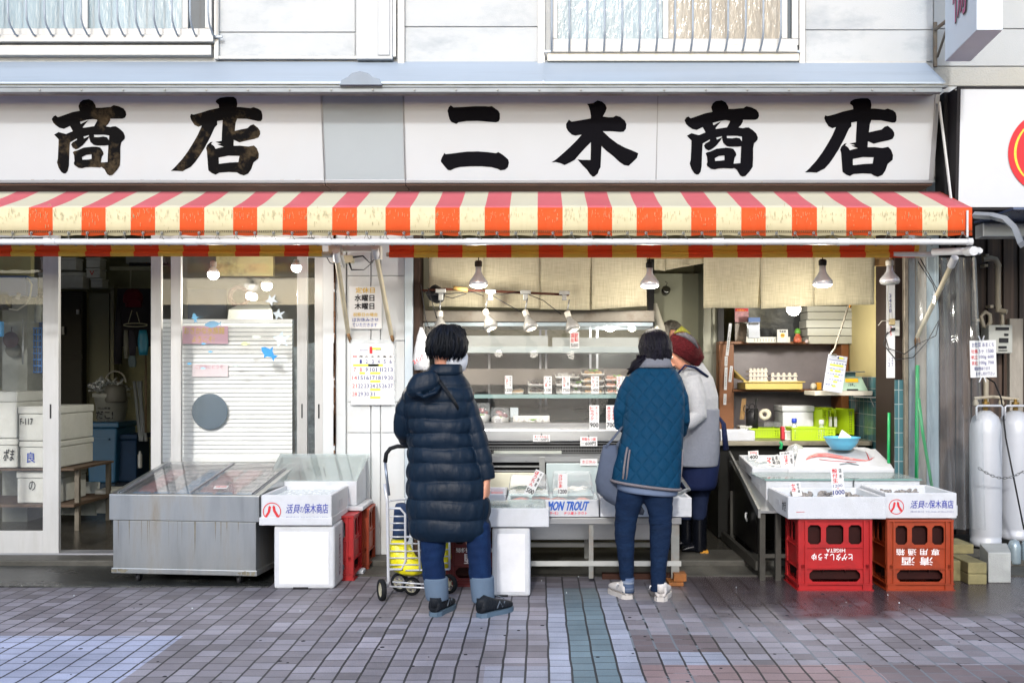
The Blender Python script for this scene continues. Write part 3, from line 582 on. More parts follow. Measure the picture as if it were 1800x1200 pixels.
# inner roller awnings
def roller(p0, p1, segs, label, Yr, py0, py1, py2, wrap=True):
    A = thing('roller_awning', label, 'awning', (X((p0+p1)/2,Yr), Yr, Zz(py2,Yr)), group='rolled inner awnings under the striped awning')
    c_ = MB()
    for a, b_, mi in segs:
        x0_, x1_ = X(a,Yr), X(b_,Yr)
        z0_, z1_, z2_ = Zz(py0,Yr), Zz(py1,Yr), Zz(py2,Yr)
        pts = [(Yr+.03, z0_+.03), (Yr+.0, z0_), (Yr+.004, (z0_+z1_)/2), (Yr+.018, z1_+.004), (Yr-.006, z1_-.004), (Yr-.012,(z1_+z2_)/2), (Yr-.002, z2_), (Yr+.02, z2_+.006)]
        for (ya, za), (yb_, zb_) in zip(pts[:-1], pts[1:]): c_.quad((x0_,ya,za),(x1_,ya,za),(x1_,yb_,zb_),(x0_,yb_,zb_),mi)
    o = c_.build('rolled_cloth', [mat('roll_orange', '#cf3f0c', .75, 0, .08), mat('roll_yellow', '#c9a23c', .75, 0, .08)], A, smooth=False); q = o.modifiers.new('s', 'SOLIDIFY'); q.thickness = .003
    t = MB(); t.tube([(X(p0,Yr)-.02,Yr+.02,Zz((py1+py2)/2,Yr)+.002),(X(p1,Yr)+.05,Yr+.02,Zz((py1+py2)/2,Yr)+.002)], .014, 12); t.build('roller_tube', mat('pvc_cream', '#bdb49c', .5, 0, .15, 5, dirt='#6d5f45', damt=.5), A, auto=40)
    return A
o1 = []; e1 = [-90,-48,-2,21,20,62,104,151.5,195,236,279,321,369.5,412,457,499,541,566]
e1 = [-110,-68,-22,20,62,104,151.5,195,236,279,321,369.5,412,457,499,541,566]
e1 = [-22,20,62,104,151,195,236,279,322,367,414,457,500,543,566]
segs = [(e1[i], e1[i+1], 0 if i % 2 == 0 else 1) for i in range(len(e1)-1)]
segs = [(-110,-66,0),(-66,-22,1)]+segs
roller(-110, 566, segs, 'rolled orange and yellow inner awning over the glass doors', 6.35, 430, 442, 450)
e2 = [684,728,770,813,855,899,947,990,1033,1076,1119,1162,1210,1253,1296,1339,1383,1428,1476,1521,1563,1608,1616]
segs = [(e2[i], e2[i+1], 0 if i % 2 == 0 else 1) for i in range(len(e2)-1)]
roller(684, 1616, segs, 'rolled orange and yellow inner awning over the open fish counter', 6.35, 431, 443, 452)
# slanting awning arms
pvcc = mat('pvc_cream', '#bdb49c')
def arm(p0, Y0, p1, Y1, label, r=.016):
    A = bpy.data.objects.new('support_arm', None); sc.collection.objects.link(A); A.location = P(p1[0], p1[1], Y1); ORI[A] = P(p1[0], p1[1], Y1)
    a, b_ = P(p0[0], p0[1], Y0), P(p1[0], p1[1], Y1)
    MB().tube([a, b_], r, 12).build('tube', pvcc, A, auto=40)
    MB().tube([a+(a-b_).normalized()*.05, a-(a-b_).normalized()*.03], r*1.5, 10).build('socket', mat('pvc_white', '#c3c5c8'), A, auto=40)
    MB().tube([b_+(a-b_).normalized()*.01, b_-(a-b_).normalized()*.03, b_+Vector((.01,.05,-.06))], r*.8, 8).tube([b_+Vector((.0,-.012,.01)), b_+Vector((.012,-.01,-.05))], r*.45, 6).build('wall_joint', mat('rusty_joint', '#8a6a48', .8, .2, .4, 20), A, smooth=True)
    A.parent = AW; A.location = ORI[A]-ORI[AW]; return A
arm((592,452), 6.4, (612,585), 6.93, 'slanting awning arm left of the closing-day notice')
arm((661,446), 6.4, (688,588), 6.93, 'slanting awning arm right of the closing-day notice')
arm((1674,462), 6.35, (1613,592), 6.93, 'slanting awning arm in front of the clear curtain')
tk = MB(); tk.tube([P(1640,443,6.3), P(1722,441,6.05)], .022, 14); tk.tube([P(1700,442,6.1), P(1712,441,6.0)], .028, 14); tk.lathe([(.008,0),(.016,0),(.016,.01),(.008,.01)], P(1722,441,6.04), 12, (0,-1,0)); tk.tube([P(1570,447,6.35), P(1645,447,6.33)], .016, 10)
tag(tk.build('awning_crossbar', mat('pvc_white', '#c3c5c8'), auto=40), 'white capped pipe end jutting out under the awning corner', 'pipe')
tk = MB(); tk.box(X(578,6.42), X(600,6.42), 6.40, 6.48, Zz(452,6.42), Zz(430,6.42)); tk.tube([P(540,449,6.38),P(600,449,6.4)], .014, 10); tk.tube([P(600,447,6.4),P(606,470,6.5)], .012, 8)
tk.box(X(655,6.42), X(670,6.42), 6.40, 6.48, Zz(455,6.42), Zz(432,6.42)); tk.box(X(580,6.42), X(665,6.42), 6.46, 6.50, Zz(440,6.42), Zz(430,6.42))
tag(tk.build('awning_bracket', mat('white_plastic_dirty', '#c8c7bf', .5, 0, .1, 6, dirt='#6b6350', damt=.5), bevel=.004), 'dirty white bracket joining the two inner awnings over the pier', 'bracket')
jb = thing('junction_box', 'small cream switch box with two black plugs high on the white pier', 'switch box', P(612,460,6.9))
MB().box(X(603,6.9), X(621,6.9), 6.88, 6.95, Zz(462,6.9), Zz(449,6.9)).build('body', mat('cream_plastic', '#b9b194', .5), jb, bevel=.004)
c_ = MB(); c_.tube([P(621,452,6.87), P(638,450,6.85), P(650,462,6.85), P(660,455,6.82), P(662,448,6.6)], .0035, 6, rs=[.008,.006,.0035,.0035,.003]); c_.tube([P(614,462,6.87), P(618,474,6.86), P(640,474,6.85), P(656,460,6.83)], .003, 6, rs=[.008,.006,.003,.003]); c_.tube([P(572,448,6.6), P(580,462,6.8), P(600,468,6.87)], .003, 6); c_.build('cable', black_pl, jb, smooth=True)
# eaves-level grey metal canopy of the next shop, right edge
nc = thing('side_canopy', 'grey curved metal canopy arm below the red disc sign', 'canopy', P(1760,400,6.2))
g_ = mat('canopy_grey', '#8f959c', .35, .5, .1, 3); pts = [P(1712,378,6.3), P(1745,380,6.2), P(1768,386,6.0), P(1785,402,5.8), P(1796,430,5.6)]
MB().tube(pts, .022, 4).build('curved_arm', g_, nc, auto=30)
MB().box(X(1716,6.6), 4.2, 6.5, 6.62, Zz(418,6.55), Zz(394,6.55)).build('canopy_beam', g_, nc, bevel=.006)
MB().box(X(1712,6.6), 4.2, 6.05, 6.6, Zz(380,6.3), Zz(376,6.3)).build('canopy_sheet', mat('canopy_sheet', '#3f4a66', .25, .2, .1), nc)
# ------------------------------------------------------------------ across the street (seen only as reflections)
ob = thing('opposite_building', 'low pale shop row across the street, seen only in glass reflections', 'building', (0, -7, 0))
MB().box(-16, 16, -9, -7, 0, 2.8).build('wall', mat('opp_wall', '#c9d0d8', .7, 0, .1, 1), ob)
m_ = MB()
for i in range(-7, 7): m_.box(i*2.2, i*2.2+1.7, -7.02, -7.0, .1, 2.4)
m_.build('shutters', mat('opp_shutter', '#8fa5b8', .5, 0, .2, 1), ob)
m_ = MB(); m_.box(-16, 16, -7.3, -7.0, 2.45, 2.8); m_.build('fascia', mat('opp_fascia', '#dfe3e6', .5), ob)
# ------------------------------------------------------------------ wooden side wall beyond the shop, gas bottles and pipes
def plank_mat():
    m = bpy.data.materials.new('brown_boards'); m.use_nodes = True; N = m.node_tree.nodes; L = m.node_tree.links; b = N['Principled BSDF']
    g = N.new('ShaderNodeNewGeometry'); mp = N.new('ShaderNodeMapping'); mp.inputs['Scale'].default_value = (26, 26, .7); L.new(g.outputs['Position'], mp.inputs[0])
    n = N.new('ShaderNodeTexNoise'); n.inputs['Scale'].default_value = 1; n.inputs['Detail'].default_value = 4; L.new(mp.outputs[0], n.inputs[0])
    c = N.new('ShaderNodeValToRGB'); L.new(n.outputs[0], c.inputs[0]); e = c.color_ramp.elements
    e[0].position = .38; e[0].color = (.018,.010,.008,1); e[1].position = .66; e[1].color = (.095,.058,.038,1); k = e.new(.5); k.color = (.045,.026,.018,1)
    L.new(c.outputs[0], b.inputs['Base Color']); b.inputs['Roughness'].default_value = .6; return m
ww = thing('board_wall', 'dark brown streaky board wall beyond the shop corner', 'wall', (3.4, 7.55, 0))
MB().box(X(1650,7.3)+.0, 6.0, 7.55, 7.7, .02, 2.75).build('boards', plank_mat(), ww)
m_ = MB(); 
for i in range(14): m_.box(X(1655,7.5)+i*.12, X(1655,7.5)+i*.12+.006, 7.535, 7.55, .02, 2.7)
m_.build('battens', mat('batten_dark', '#17100d', .7), ww)
MB().box(X(1775,7.5), X(1798,7.5), 7.50, 7.55, Zz(960,7.5), Zz(560,7.5)).build('pale_board', mat('old_cream'), ww)
MB().box(2.7, 6, 6.9, 7.7, .0, .10).build('wall_base', conc, ww)
gasw = mat('cylinder_paint', '#b5b9c0', .4, .1, .05, 3, dirt='#8b8d90', dscale=3, damt=.3)
def cylinder(px, w_px, py0, py1, Y, label):
    r = w_px/2*Y/F; z0, z1 = Zz(py1, Y), Zz(py0, Y); c_ = X(px, Y)
    g = thing('gas_cylinder', label, 'gas cylinder', (c_, Y+.1, z0), group='tall white gas cylinders')
    H = z1-z0; pr = [(r*.9,0),(r*.97,.015),(r*.97,.05),(r*.94,.052),(r*1.0,.08),(r*1.0,H-.16),(r*.96,H-.10),(r*.8,H-.045),(r*.45,H-.012),(.03,H)]
    MB().lathe(pr, (c_, Y+.1, z0), 28).build('body', gasw, g, smooth=True)
    MB().lathe([(.018,0),(.018,.03),(.026,.03),(.026,.06),(.012,.06),(.012,.08)], (c_, Y+.1, z1), 12).build('valve', mat('brass', '#8a6f3c', .35, .8), g, auto=30)
    h = MB(); hw = r*.85; zt_ = z1+.035
    h.tube([(c_-hw,Y+.04,z1-.06),(c_-hw,Y+.04,zt_-.01),(c_-hw+.012,Y+.04,zt_),(c_+hw-.012,Y+.04,zt_),(c_+hw,Y+.04,zt_-.01),(c_+hw,Y+.04,z1-.06)], .008, 6); h.build('carry_guard', gasw, g, smooth=True)
    return g
cylinder(1744, 54, 722, 963, 6.85, 'white gas cylinder nearest the clear curtain, standing on the concrete step')
cylinder(1797, 60, 722, 950, 6.95, 'white gas cylinder cut by the right photo edge')
for px_, lb in ((1783,'small grey-blue bottle on the step between the two gas cylinders'),(1806,'small grey-blue bottle at the right photo edge')):
    Y = 6.8; z0 = Zz(990,Y); MB().lathe([(.04,0),(.043,.01),(.043,.12),(.03,.155),(.01,.165)], (X(px_,Y), Y, z0), 16).build('small_bottle', mat('blue_grey_can', '#8b9aa2', .3, .3), None, smooth=True, loc=(X(px_,Y),Y,z0))
    tag(bpy.context.scene.objects[-1], None)
for o_ in sc.objects:
    if o_.name.startswith('small_bottle'): tag(o_, 'small grey-blue bottle on the step between the two gas cylinders' if o_.location.x < X(1795,6.8) else 'small grey-blue bottle at the right photo edge', 'bottle')
ch = MB(); pts = [P(1720+i*5.5, 822+ (18*math.sin(math.pi*min(i,14)/16.0)) , 6.68) for i in range(16)]
for i in range(15):
    a, b_ = pts[i], pts[i+1]; dv = (b_-a); u = dv.normalized(); s_ = Vector((0,1,0)) if i % 2 else Vector((0,0,1)); s_ = (s_-u*s_.dot(u)).normalized(); cc = (a+b_)/2; L_ = dv.length*.68
    ch.tube([cc+u*L_*math.cos(t*math.pi/4)+s_*.007*math.sin(t*math.pi/4) for t in range(9)], .0022, 4)
tag(ch.build('chain', steel_d), 'thin steel chain slung across the gas cylinders', 'chain')
# meter, pipes
mt = thing('gas_meter', 'grey wall gas meter with two display windows on the brown boards', 'gas meter', P(1757,600,7.4))
gm = mat('meter_grey', '#a7a9a3', .5, 0, .08, 5)
MB().box(X(1736,7.4), X(1778,7.4), 7.38, 7.52, Zz(621,7.4), Zz(571,7.4)).build('body', gm, mt, bevel=.008)
m_ = MB(); [m_.box(X(a,7.37), X(b_,7.37), 7.372, 7.379, Zz(d_,7.37), Zz(c_,7.37)) for a, b_, c_, d_ in ((1751,1774,575,580),(1766,1773,586,590),(1757,1773,594,602),(1756,1770,608,612),(1756,1771,615,616.5))]; m_.build('display', black_pl, mt)
pg = mat('pipe_beige', '#a39a88', .55, 0, .12, 6, dirt='#6b6152', damt=.5)
m_ = MB(); Yp = 7.44; m_.tube([P(1728,456,Yp),P(1742,454,Yp),P(1750,456,Yp),P(1754,464,Yp),P(1754,540,Yp),P(1755,548,Yp)], .021, 12); m_.tube([P(1755,545,Yp),P(1770,548,7.4)], .019, 10); m_.tube([P(1762,548,Yp),P(1762,572,Yp)], .014, 10)
m_.tube([P(1733,578,Yp),P(1741,566,Yp),P(1740,553,Yp),P(1732,548,Yp),P(1724,556,Yp),P(1730,575,Yp)], .015, 10)
for x_, y_ in ((1738,448),(1736,466),(1760,466),(1746,538),(1760,538),(1722,562)): m_.box(X(x_,7.4)-.012, X(x_,7.4)+.012, 7.42, 7.5, Zz(y_,7.4)-.01, Zz(y_,7.4)+.01)
m_.build('supply_pipe', pg, mt, auto=40)
m_ = MB(); m_.tube([P(1733,660,Yp),P(1733,712,Yp)], .02, 12); m_.tube([P(1712,700,7.2),P(1745,697,7.2),P(1790,702,7.2)], .012, 8); 
for x_ in (1715,1760): m_.lathe([(.018,0),(.022,.015),(.014,.04)], P(x_,712,7.18), 10)
tag(m_.build('gas_manifold', mat('pipe_beige'), auto=40), 'beige gas pipe run above the tall white cylinders', 'pipe')
c_ = MB(); c_.tube([P(1735,664,7.3),P(1748,672,7.2),P(1760,700,7.0),P(1768,770,6.75),P(1784,850,6.7),P(1800,930,6.75)], .006, 6); tag(c_.build('black_hose', black_pl, smooth=True), 'thin black hose hanging in front of the white cylinders', 'hose')
# handwritten price sheet on the clear curtain
def sheet(name, label, cat, px0, px1, py0, py1, Y, m=card, roll=0):
    c0 = P((px0+px1)/2, py1, Y); s = thing(name, label, cat, c0); w_, h_ = X(px1,Y)-X(px0,Y), Zz(py0,Y)-Zz(py1,Y)
    MB().box(-w_/2, w_/2, -.001, .001, 0, h_).build('paper', m, s, local=True); s.rotation_euler.y = roll; return s, w_, h_
def lines(s, w_, h_, rows, d=-.003):
    """rows: (text, x0,y0,w,h as fractions from the top left, ink, bold)"""
    by = {}
    for t, fx, fy, fw, fh, ink, bd in rows:
        mb = by.setdefault(ink, MB()); put_text(mb, t, (-w_/2+fx*w_, d, h_*(1-fy-fh)), (1,0,0), (0,0,1), fw*w_, fh*h_, bd)
    for ink, mb in by.items(): mb.build({'r':'red_lettering','b':'blue_lettering','k':'black_lettering','y':'yellow_lettering','n':'navy_lettering'}[ink], {'r':red_i,'b':blue_i,'k':black_i,'y':mat('yellow_ink','#d8b23a',.6),'n':mat('navy_ink','#23307a',.6)}[ink], s, local=True)
s, w_, h_ = sheet('price_sheet', 'handwritten white price sheet clipped to the clear curtain near the meter', 'paper sheet', 1706, 1752, 598, 663, 6.6, card, R(-1.5))
lines(s, w_, h_, [('お惣菜 あまくち',.08,.06,.84,.12,'n',.01),('牡蠣',.05,.24,.24,.11,'r',.01),('5ヶ 1500',.34,.24,.56,.11,'n',.01),('帆立',.05,.4,.24,.11,'r',.01),('100g 600',.34,.4,.56,.11,'n',.01),('貝柱',.05,.56,.24,.11,'r',.01),('100g 700',.34,.56,.56,.11,'n',.01),('御進物あります',.15,.71,.6,.1,'n',.01),('お申し付け下さい',.2,.85,.72,.1,'n',.01)])
k = MB(); k.tube([P(1725,598,6.58), P(1722,590,6.57)], .004, 5); k.tube([P(1729,598,6.58), P(1732,590,6.57)], .004, 5); k.tube([P(1725,663,6.58), P(1721,671,6.57)], .004, 5); k.tube([P(1730,663,6.58), P(1733,671,6.57)], .004, 5); k.build('clip', mat('clip_clear', '#b9bec4', .2), s)
# clear plastic curtain
cu = MB(); xs_ = [X(1612,6.6)+i*(X(1724,6.6)-X(1612,6.6))/40 for i in range(41)]
def cy(i, t): return 6.62+.03*math.sin(i*.95)*(.4+.6*t)+.02*math.sin(i*.41+t*2)
for i in range(40):
    for j in range(8):
        z_ = lambda t: Zz(452,6.6)*(1-t)+.28*t
        def sx(i, t): return xs_[0]+(xs_[i]-xs_[0])*(1+.12*t)*(.96+.04*math.sin(i*.3))+.02*t
        t0, t1 = j/8, (j+1)/8
        cu.quad((sx(i,t0),cy(i,t0),z_(t0)), (sx(i,t1),cy(i,t1),z_(t1)), (sx(i+1,t1),cy(i+1,t1),z_(t1)), (sx(i+1,t0),cy(i+1,t0),z_(t0)))
tag(cu.build('plastic_curtain', glass('vinyl', (.93,.95,.96), gl=.06, rough=.05, dens=.07, dcol=(.8,.84,.88)), smooth=True), 'hanging clear plastic curtain folded beside the right pillar', 'curtain')
# green hose, concrete blocks
gh = mat('hose_green', '#1a9a58', .35, 0, .1, 5)
def hose(pts, r, label, m=gh, name='garden_hose'): return tag(MB().tube(pts, r, 10).build(name, m, smooth=True), label, 'hose')
hose([P(1613,642,6.9),P(1613,690,6.88),P(1612,760,6.87),P(1611,860,6.86)], .014, 'bright green hose hanging straight down the right pillar')
hose([P(1615,700,6.86),P(1622,760,6.84),P(1634,830,6.84),P(1645,900,6.86)], .011, 'bright green hose slanting outward from the right pillar')
hose([P(1563,725,7.1),P(1562,790,7.1),P(1562,850,7.1)], .011, 'green hose hanging in front of the teal tiles')
wr_ = MB(); wr_.tube([P(1614,460,6.6),P(1640,500,6.7),P(1655,545,6.75),P(1645,590,6.8),P(1612,605,6.85),P(1590,622,6.9),P(1562,612,6.95),P(1556,590,6.95),P(1570,578,6.95)], .0035, 6)
wr_.tube([P(1618,455,6.6),P(1648,510,6.7),P(1652,560,6.75),P(1630,600,6.85),P(1605,628,6.9),P(1575,632,6.95),P(1553,605,6.95),P(1560,583,6.95)], .0035, 6); tag(wr_.build('black_cables', black_pl, smooth=True), 'two black cables looping round the right awning arm', 'cable')
def chunk(name, label, m, pts, z0, z1, Yoff=0):
    mb = MB(); n = len(pts); mb.v = [Vector((x,y,z0)) for x,y in pts]+[Vector((x,y,z1)) for x,y in pts]
    mb.f = [tuple(range(n-1,-1,-1)), tuple(range(n,2*n))]+[(i,(i+1)%n,(i+1)%n+n,i+n) for i in range(n)]; mb.m = [0]*len(mb.f)
    return tag(mb.build(name, m, bevel=.006), label, 'block')
cb1 = mat('grey_block', '#a3a6a4', .85, 0, .15, 9, bump=.5, bs=120, dirt='#6f706a', damt=.5); cb2 = mat('yellowed_block', '#857d58', .9, 0, .3, 9, bump=.6, bs=120, dirt='#3b3a2c', damt=.7)
chunk('concrete_block', 'pale grey upright concrete block under the white gas cylinder', cb1, [(X(1737,6.25),6.25),(X(1777,6.25),6.25),(X(1770,6.6),6.6),(X(1722,6.6),6.6)], 0, Zz(968,6.3))
m_ = MB(); a, b_ = X(1702,6.2), X(1735,6.2); m_.box(a, b_, 6.2, 6.5, 0, .065); m_.box(a, b_, 6.2, 6.5, .067, .137); m_.box(X(1676,6.3), a-.004, 6.3, 6.7, .0, .13); m_.box(X(1676,6.3), X(1712,6.5), 6.5, 6.75, .138, .2)
tag(m_.build('stacked_blocks', cb2, bevel=.006), 'mossy yellowed concrete blocks stacked beside the right crate', 'block')
# ------------------------------------------------------------------ bulbs and lamps
glow_w = emit('bulb_glow', (1.0, .93, .82), 7.0); glow_r = emit('reflector_face', (1.0, .97, .93), 3.2)
silver = mat('reflector_glass', '#c9c9cf', .22, .35, .08, 8); socket_b = mat('socket_black', (.015,.014,.013), .5, 0, .2)
def point(loc, e, name='bulb_light', r=.03, parent=None, col=(1, .93, .82)):
    l = bpy.data.lights.new(name, 'POINT'); l.energy = e; l.shadow_soft_size = r; l.color = col
    o = bpy.data.objects.new(name, l); sc.collection.objects.link(o)
    if parent: o.parent = parent; o.location = Vector(loc)-ORI[parent]
    else: o.location = loc
    return o
def reflector(px, py0, py1, wpx, Y, label, sock=socket_b, lit=True, tilt=(0, 0), energy=5):
    """flood bulb hanging neck-up: py0 neck top, py1 face bottom"""
    z1, z0 = Zz(py0, Y), Zz(py1, Y); r = wpx/2*Y/F; H = z1-z0; c_ = (X(px,Y), Y, z0)
    L_ = thing('flood_lamp', label, 'lamp', c_, group='reflector bulbs hanging under the awning')
    pr = [(r*.86,.0),(r*.97,H*.07),(r,H*.16),(r*.94,H*.26),(r*.72,H*.40),(r*.45,H*.58),(r*.33,H*.72),(r*.31,H)]
    MB().lathe(pr, (0,0,0), 26).build('bulb', silver, L_, local=True, smooth=True)
    MB().lathe([(.001,-.012),(r*.5,-.010),(r*.84,-.003),(r*.95,H*.055)], (0,0,0), 26).build('face', glow_r if lit else mat('face_grey','#9a9a98',.4), L_, local=True, smooth=True)
    MB().lathe([(r*.36,H*.98),(r*.40,H*1.02),(r*.40,H*1.22),(r*.3,H*1.28),(.004,H*1.3)], (0,0,0), 16).tube([(0,0,H*1.25),(.004,.02,H*1.25+.12)], .0035, 6).build('socket', sock, L_, local=True, auto=30)
    if lit: point(Vector(c_)+Vector((0,0,-.05)), energy, parent=L_)
    L_.rotation_euler = (tilt[0], tilt[1], 0); return L_
cream_s = mat('socket_cream', '#b8b3a6', .5)
reflector(841, 468, 503, 33, 6.55, 'lit flood bulb hanging at the left end of the curtain, over the dark-coated person', mat('socket_dark_small', '#3b3027', .6), energy=7)
reflector(1142, 470, 504, 34, 6.55, 'lit flood bulb hanging above the teal-jacketed person', energy=7)
reflector(1446, 466, 502, 35, 6.55, 'lit flood bulb hanging in front of the right curtain panel', energy=7)
reflector(1564, 466, 498, 35, 6.6, 'unlit frosted flood bulb in a cream socket at the right corner post', cream_s, lit=False)
def a_bulb(px, py0, py1, wpx, Y, label, sock=cream_s, cord=None, e=3, sl_=.3):
    z0 = Zz(py1, Y); H = Zz(py0, Y)-z0; r = wpx/2*Y/F; c_ = (X(px,Y), Y, z0)
    L_ = thing('light_bulb', label, 'light bulb', c_)
    MB().lathe([(.001,0),(r*.6,r*.2),(r*.95,r*.65),(r,r),(r*.93,r*1.35)], (0,0,0), 24).build('glowing_globe', glow_w, L_, local=True, smooth=True)
    MB().lathe([(r*.93,r*1.35),(r*.7,r*1.9),(r*.42,H*.72),(r*.38,H*.8)], (0,0,0), 20).build('bulb_neck', mat('bulb_white','#cfcfcc',.4) , L_, local=True, smooth=True)
    m_ = MB().lathe([(r*.5,H*.78),(r*.55,H*.8),(r*.55,H*1.05),(r*.3,H*1.1)], (0,0,0), 14)
    if cord: m_.tube([(0,0,H*1.08),(0,.0,H*1.08+cord)], .004, 6)
    m_.build('socket', sock, L_, local=True, auto=30)
    point(Vector(c_)+Vector((0,-.0,-.04)), e, parent=L_); return L_
a_bulb(375, 462, 492, 20, 6.6, 'lit white bulb at the left under the awning, in front of the big glass pane', e=2)
a_bulb(521, 458, 479, 18, 6.6, 'lit white bulb under the awning, near the narrow glass panel', mat('socket_steel', '#8d8f8e', .35, .8), e=2)
a_bulb(469, 496, 511, 19, 7.6, 'lit bulb glowing inside behind the glass door', e=30)
a_bulb(1395, 527, 555, 25, 7.4, 'lit round bulb on a long black cord before the right curtain panel', socket_b, cord=.5, e=13)
a_bulb(1072, 567, 583, 23, 7.6, 'warm round bulb glowing inside the glass display case', cord=.2, e=11)
# rod with clamp spotlights
rod = thing('lamp_rod', 'rusty brown rod with wires across the top of the display case', 'rod', P(870,512,6.75))
Yr = 6.75; rr_ = mat('rusty_rod', '#4a2a20', .6, .3, .3, 12)
MB().tube([P(740,511,Yr),P(782,508,Yr),P(1000,518,Yr)], .0085, 8).build('rod', rr_, rod, smooth=True)
MB().tube([P(797,506,Yr-.005),P(822,510,Yr-.005)], .015, 10).build('tape_wrap', mat('masking_tape', '#a9874a', .8, 0, .2, 20), rod, smooth=True)
c_ = MB()
for pts in ([(742,512),(760,518),(790,516),(830,513),(850,520)],[(780,520),(795,524),(820,516)],[(846,512),(880,518),(918,512)],[(860,516),(890,534),(916,548)],[(930,518),(955,528),(986,552)],[(740,500),(748,560),(757,585)],[(752,505),(768,560)]):
    c_.tube([P(a, b_, Yr-.01) for a, b_ in pts], .0032, 6)
c_.build('wires', black_pl, rod, smooth=True)
for px_ in (775, 863, 924, 992):
    m_ = MB(); m_.box(X(px_-9,Yr), X(px_+9,Yr), Yr-.02, Yr+.012, Zz(515+ (px_-775)*.015,Yr), Zz(508+(px_-775)*.015,Yr)); m_.box(X(px_-4,Yr), X(px_+4,Yr), Yr-.012, Yr+.004, Zz(528,Yr), Zz(515,Yr)); m_.build('clamp', steel_d, rod, bevel=.002)
def spot(px, py, label, r=13, dirv=(.35,-.25,-1), lean=1):
    c0 = P(px, py, 6.72); S = thing('spot_lamp', label, 'lamp', c0, group='clip-on reflector lamps on the rusty rod')
    ax = -Vector(dirv).normalized(); q = r*6.72/F
    MB().lathe([(q*.80,-q*1.0),(q*.99,-q*.80),(q,-q*.55),(q*.9,-q*.2),(q*.6,q*.3),(q*.36,q*.7),(q*.32,q*1.1)], (0,0,0), 24, ax).build('reflector', mat('lamp_grey', '#7d7c78', .4, .2, .08), S, local=True, smooth=True)
    MB().lathe([(.001,-q*1.08),(q*.6,-q*1.03),(q*.79,-q*.97)], (0,0,0), 20, ax).build('face', mat('lamp_face_warm', '#d8cdb8', .3), S, local=True, smooth=True)
    tp = ax*q*1.1
    MB().lathe([(q*.38,q*1.0),(q*.42,q*1.1),(q*.42,q*1.75),(q*.25,q*1.85)], (0,0,0), 12, ax).build('socket', cream_s, S, local=True, auto=30)
    MB().tube([tp+ax*q*.6, Vector((tp.x*1.1, .01, q*2.4)), Vector((tp.x*.7, .02, q*3.3))], .005, 6).build('stem', steel_d, S, local=True, smooth=True)
    point(c0+Vector(dirv).normalized()*q*1.6, .7, parent=S)
    return S
spot(774, 570, 'first clip-on lamp from the left, just above the dark-haired head', dirv=(.05,-.2,-1)); spot(860, 566, 'second clip-on lamp from the left on the rusty rod'); spot(930, 567, 'third clip-on lamp from the left on the rusty rod'); spot(1004, 569, 'rightmost clip-on lamp on the rusty rod')
# ------------------------------------------------------------------ noren curtains
def cloth_mat():
    m = bpy.data.materials.new('linen'); m.use_nodes = True; N = m.node_tree.nodes; L = m.node_tree.links; b = N['Principled BSDF']
    tc = N.new('ShaderNodeTexCoord'); outs = []
    for s_ in ((10,10,300),(260,10,8)):
        mp = N.new('ShaderNodeMapping'); mp.inputs['Scale'].default_value = s_; L.new(tc.outputs['Object'], mp.inputs[0]); n = N.new('ShaderNodeTexNoise'); n.inputs['Scale'].default_value = 1.0; n.inputs['Detail'].default_value = 3; L.new(mp.outputs[0], n.inputs[0]); outs.append(n.outputs[0])
    ad = N.new('ShaderNodeMath'); ad.operation = 'ADD'; L.new(outs[0], ad.inputs[0]); L.new(outs[1], ad.inputs[1])
    c = N.new('ShaderNodeValToRGB'); L.new(ad.outputs[0], c.inputs[0]); e = c.color_ramp.elements; e[0].position = .72; e[0].color = (.47,.43,.30,1); e[1].position = 1.25; e[1].color = (.62,.57,.42,1)
    c.color_ramp.elements[1].position = 1.0
    mu = N.new('ShaderNodeMath'); mu.operation = 'MULTIPLY'; mu.inputs[1].default_value = .85; L.new(ad.outputs[0], mu.inputs[0]); L.new(mu.outputs[0], c.inputs[0])
    L.new(c.outputs[0], b.inputs['Base Color']); b.inputs['Roughness'].default_value = .9; b.inputs['Specular IOR Level'].default_value = .1
    tr = N.new('ShaderNodeBsdfTranslucent'); L.new(c.outputs[0], tr.inputs[0]); mx = N.new('ShaderNodeMixShader'); mx.inputs[0].default_value = .3
    L.new(b.outputs[0], mx.inputs[1]); L.new(tr.outputs[0], mx.inputs[2]); L.new(mx.outputs[0], N['Material Output'].inputs[0])
    bp = N.new('ShaderNodeBump'); bp.inputs['Strength'].default_value = .4; bp.inputs['Distance'].default_value = .002; L.new(ad.outputs[0], bp.inputs['Height']); L.new(bp.outputs[0], b.inputs['Normal']); return m
linen = cloth_mat()
def noren(cuts, Y, pyb, label, top=425, seed=0):
    NO = thing('noren_curtain', label, 'curtain', P((cuts[0]+cuts[-1])/2, top, Y), group='beige linen half curtains over the counter')
    for i in range(len(cuts)-1):
        a, b_ = X(cuts[i],Y), X(cuts[i+1],Y); bb = pyb[i]; mb = MB(); nx, nz = 12, 10
        grid = []
        for j in range(nz+1):
            t = j/nz
            for k in range(nx+1):
                s_ = k/nx; x_ = a+(b_-a)*s_-(.0015 if k == nx else 0)
                zb_ = Zz(bb[0]+(bb[1]-bb[0])*s_, Y); z_ = Zz(top,Y)*(1-t)+zb_*t
                y_ = Y+.010*math.sin(s_*6.3*1.3+i*2+seed)*t+.006*math.sin(s_*17+i+t*3)*t + (-.012*t if i % 2 else .006*t)
                grid.append((x_, y_, z_))
        fs = [(j*(nx+1)+k, j*(nx+1)+k+1, (j+1)*(nx+1)+k+1, (j+1)*(nx+1)+k) for j in range(nz) for k in range(nx)]
        mb.add(grid, fs); o = mb.build('curtain_panel', linen, NO, smooth=True); q = o.modifiers.new('s','SOLIDIFY'); q.thickness = .002
    return NO
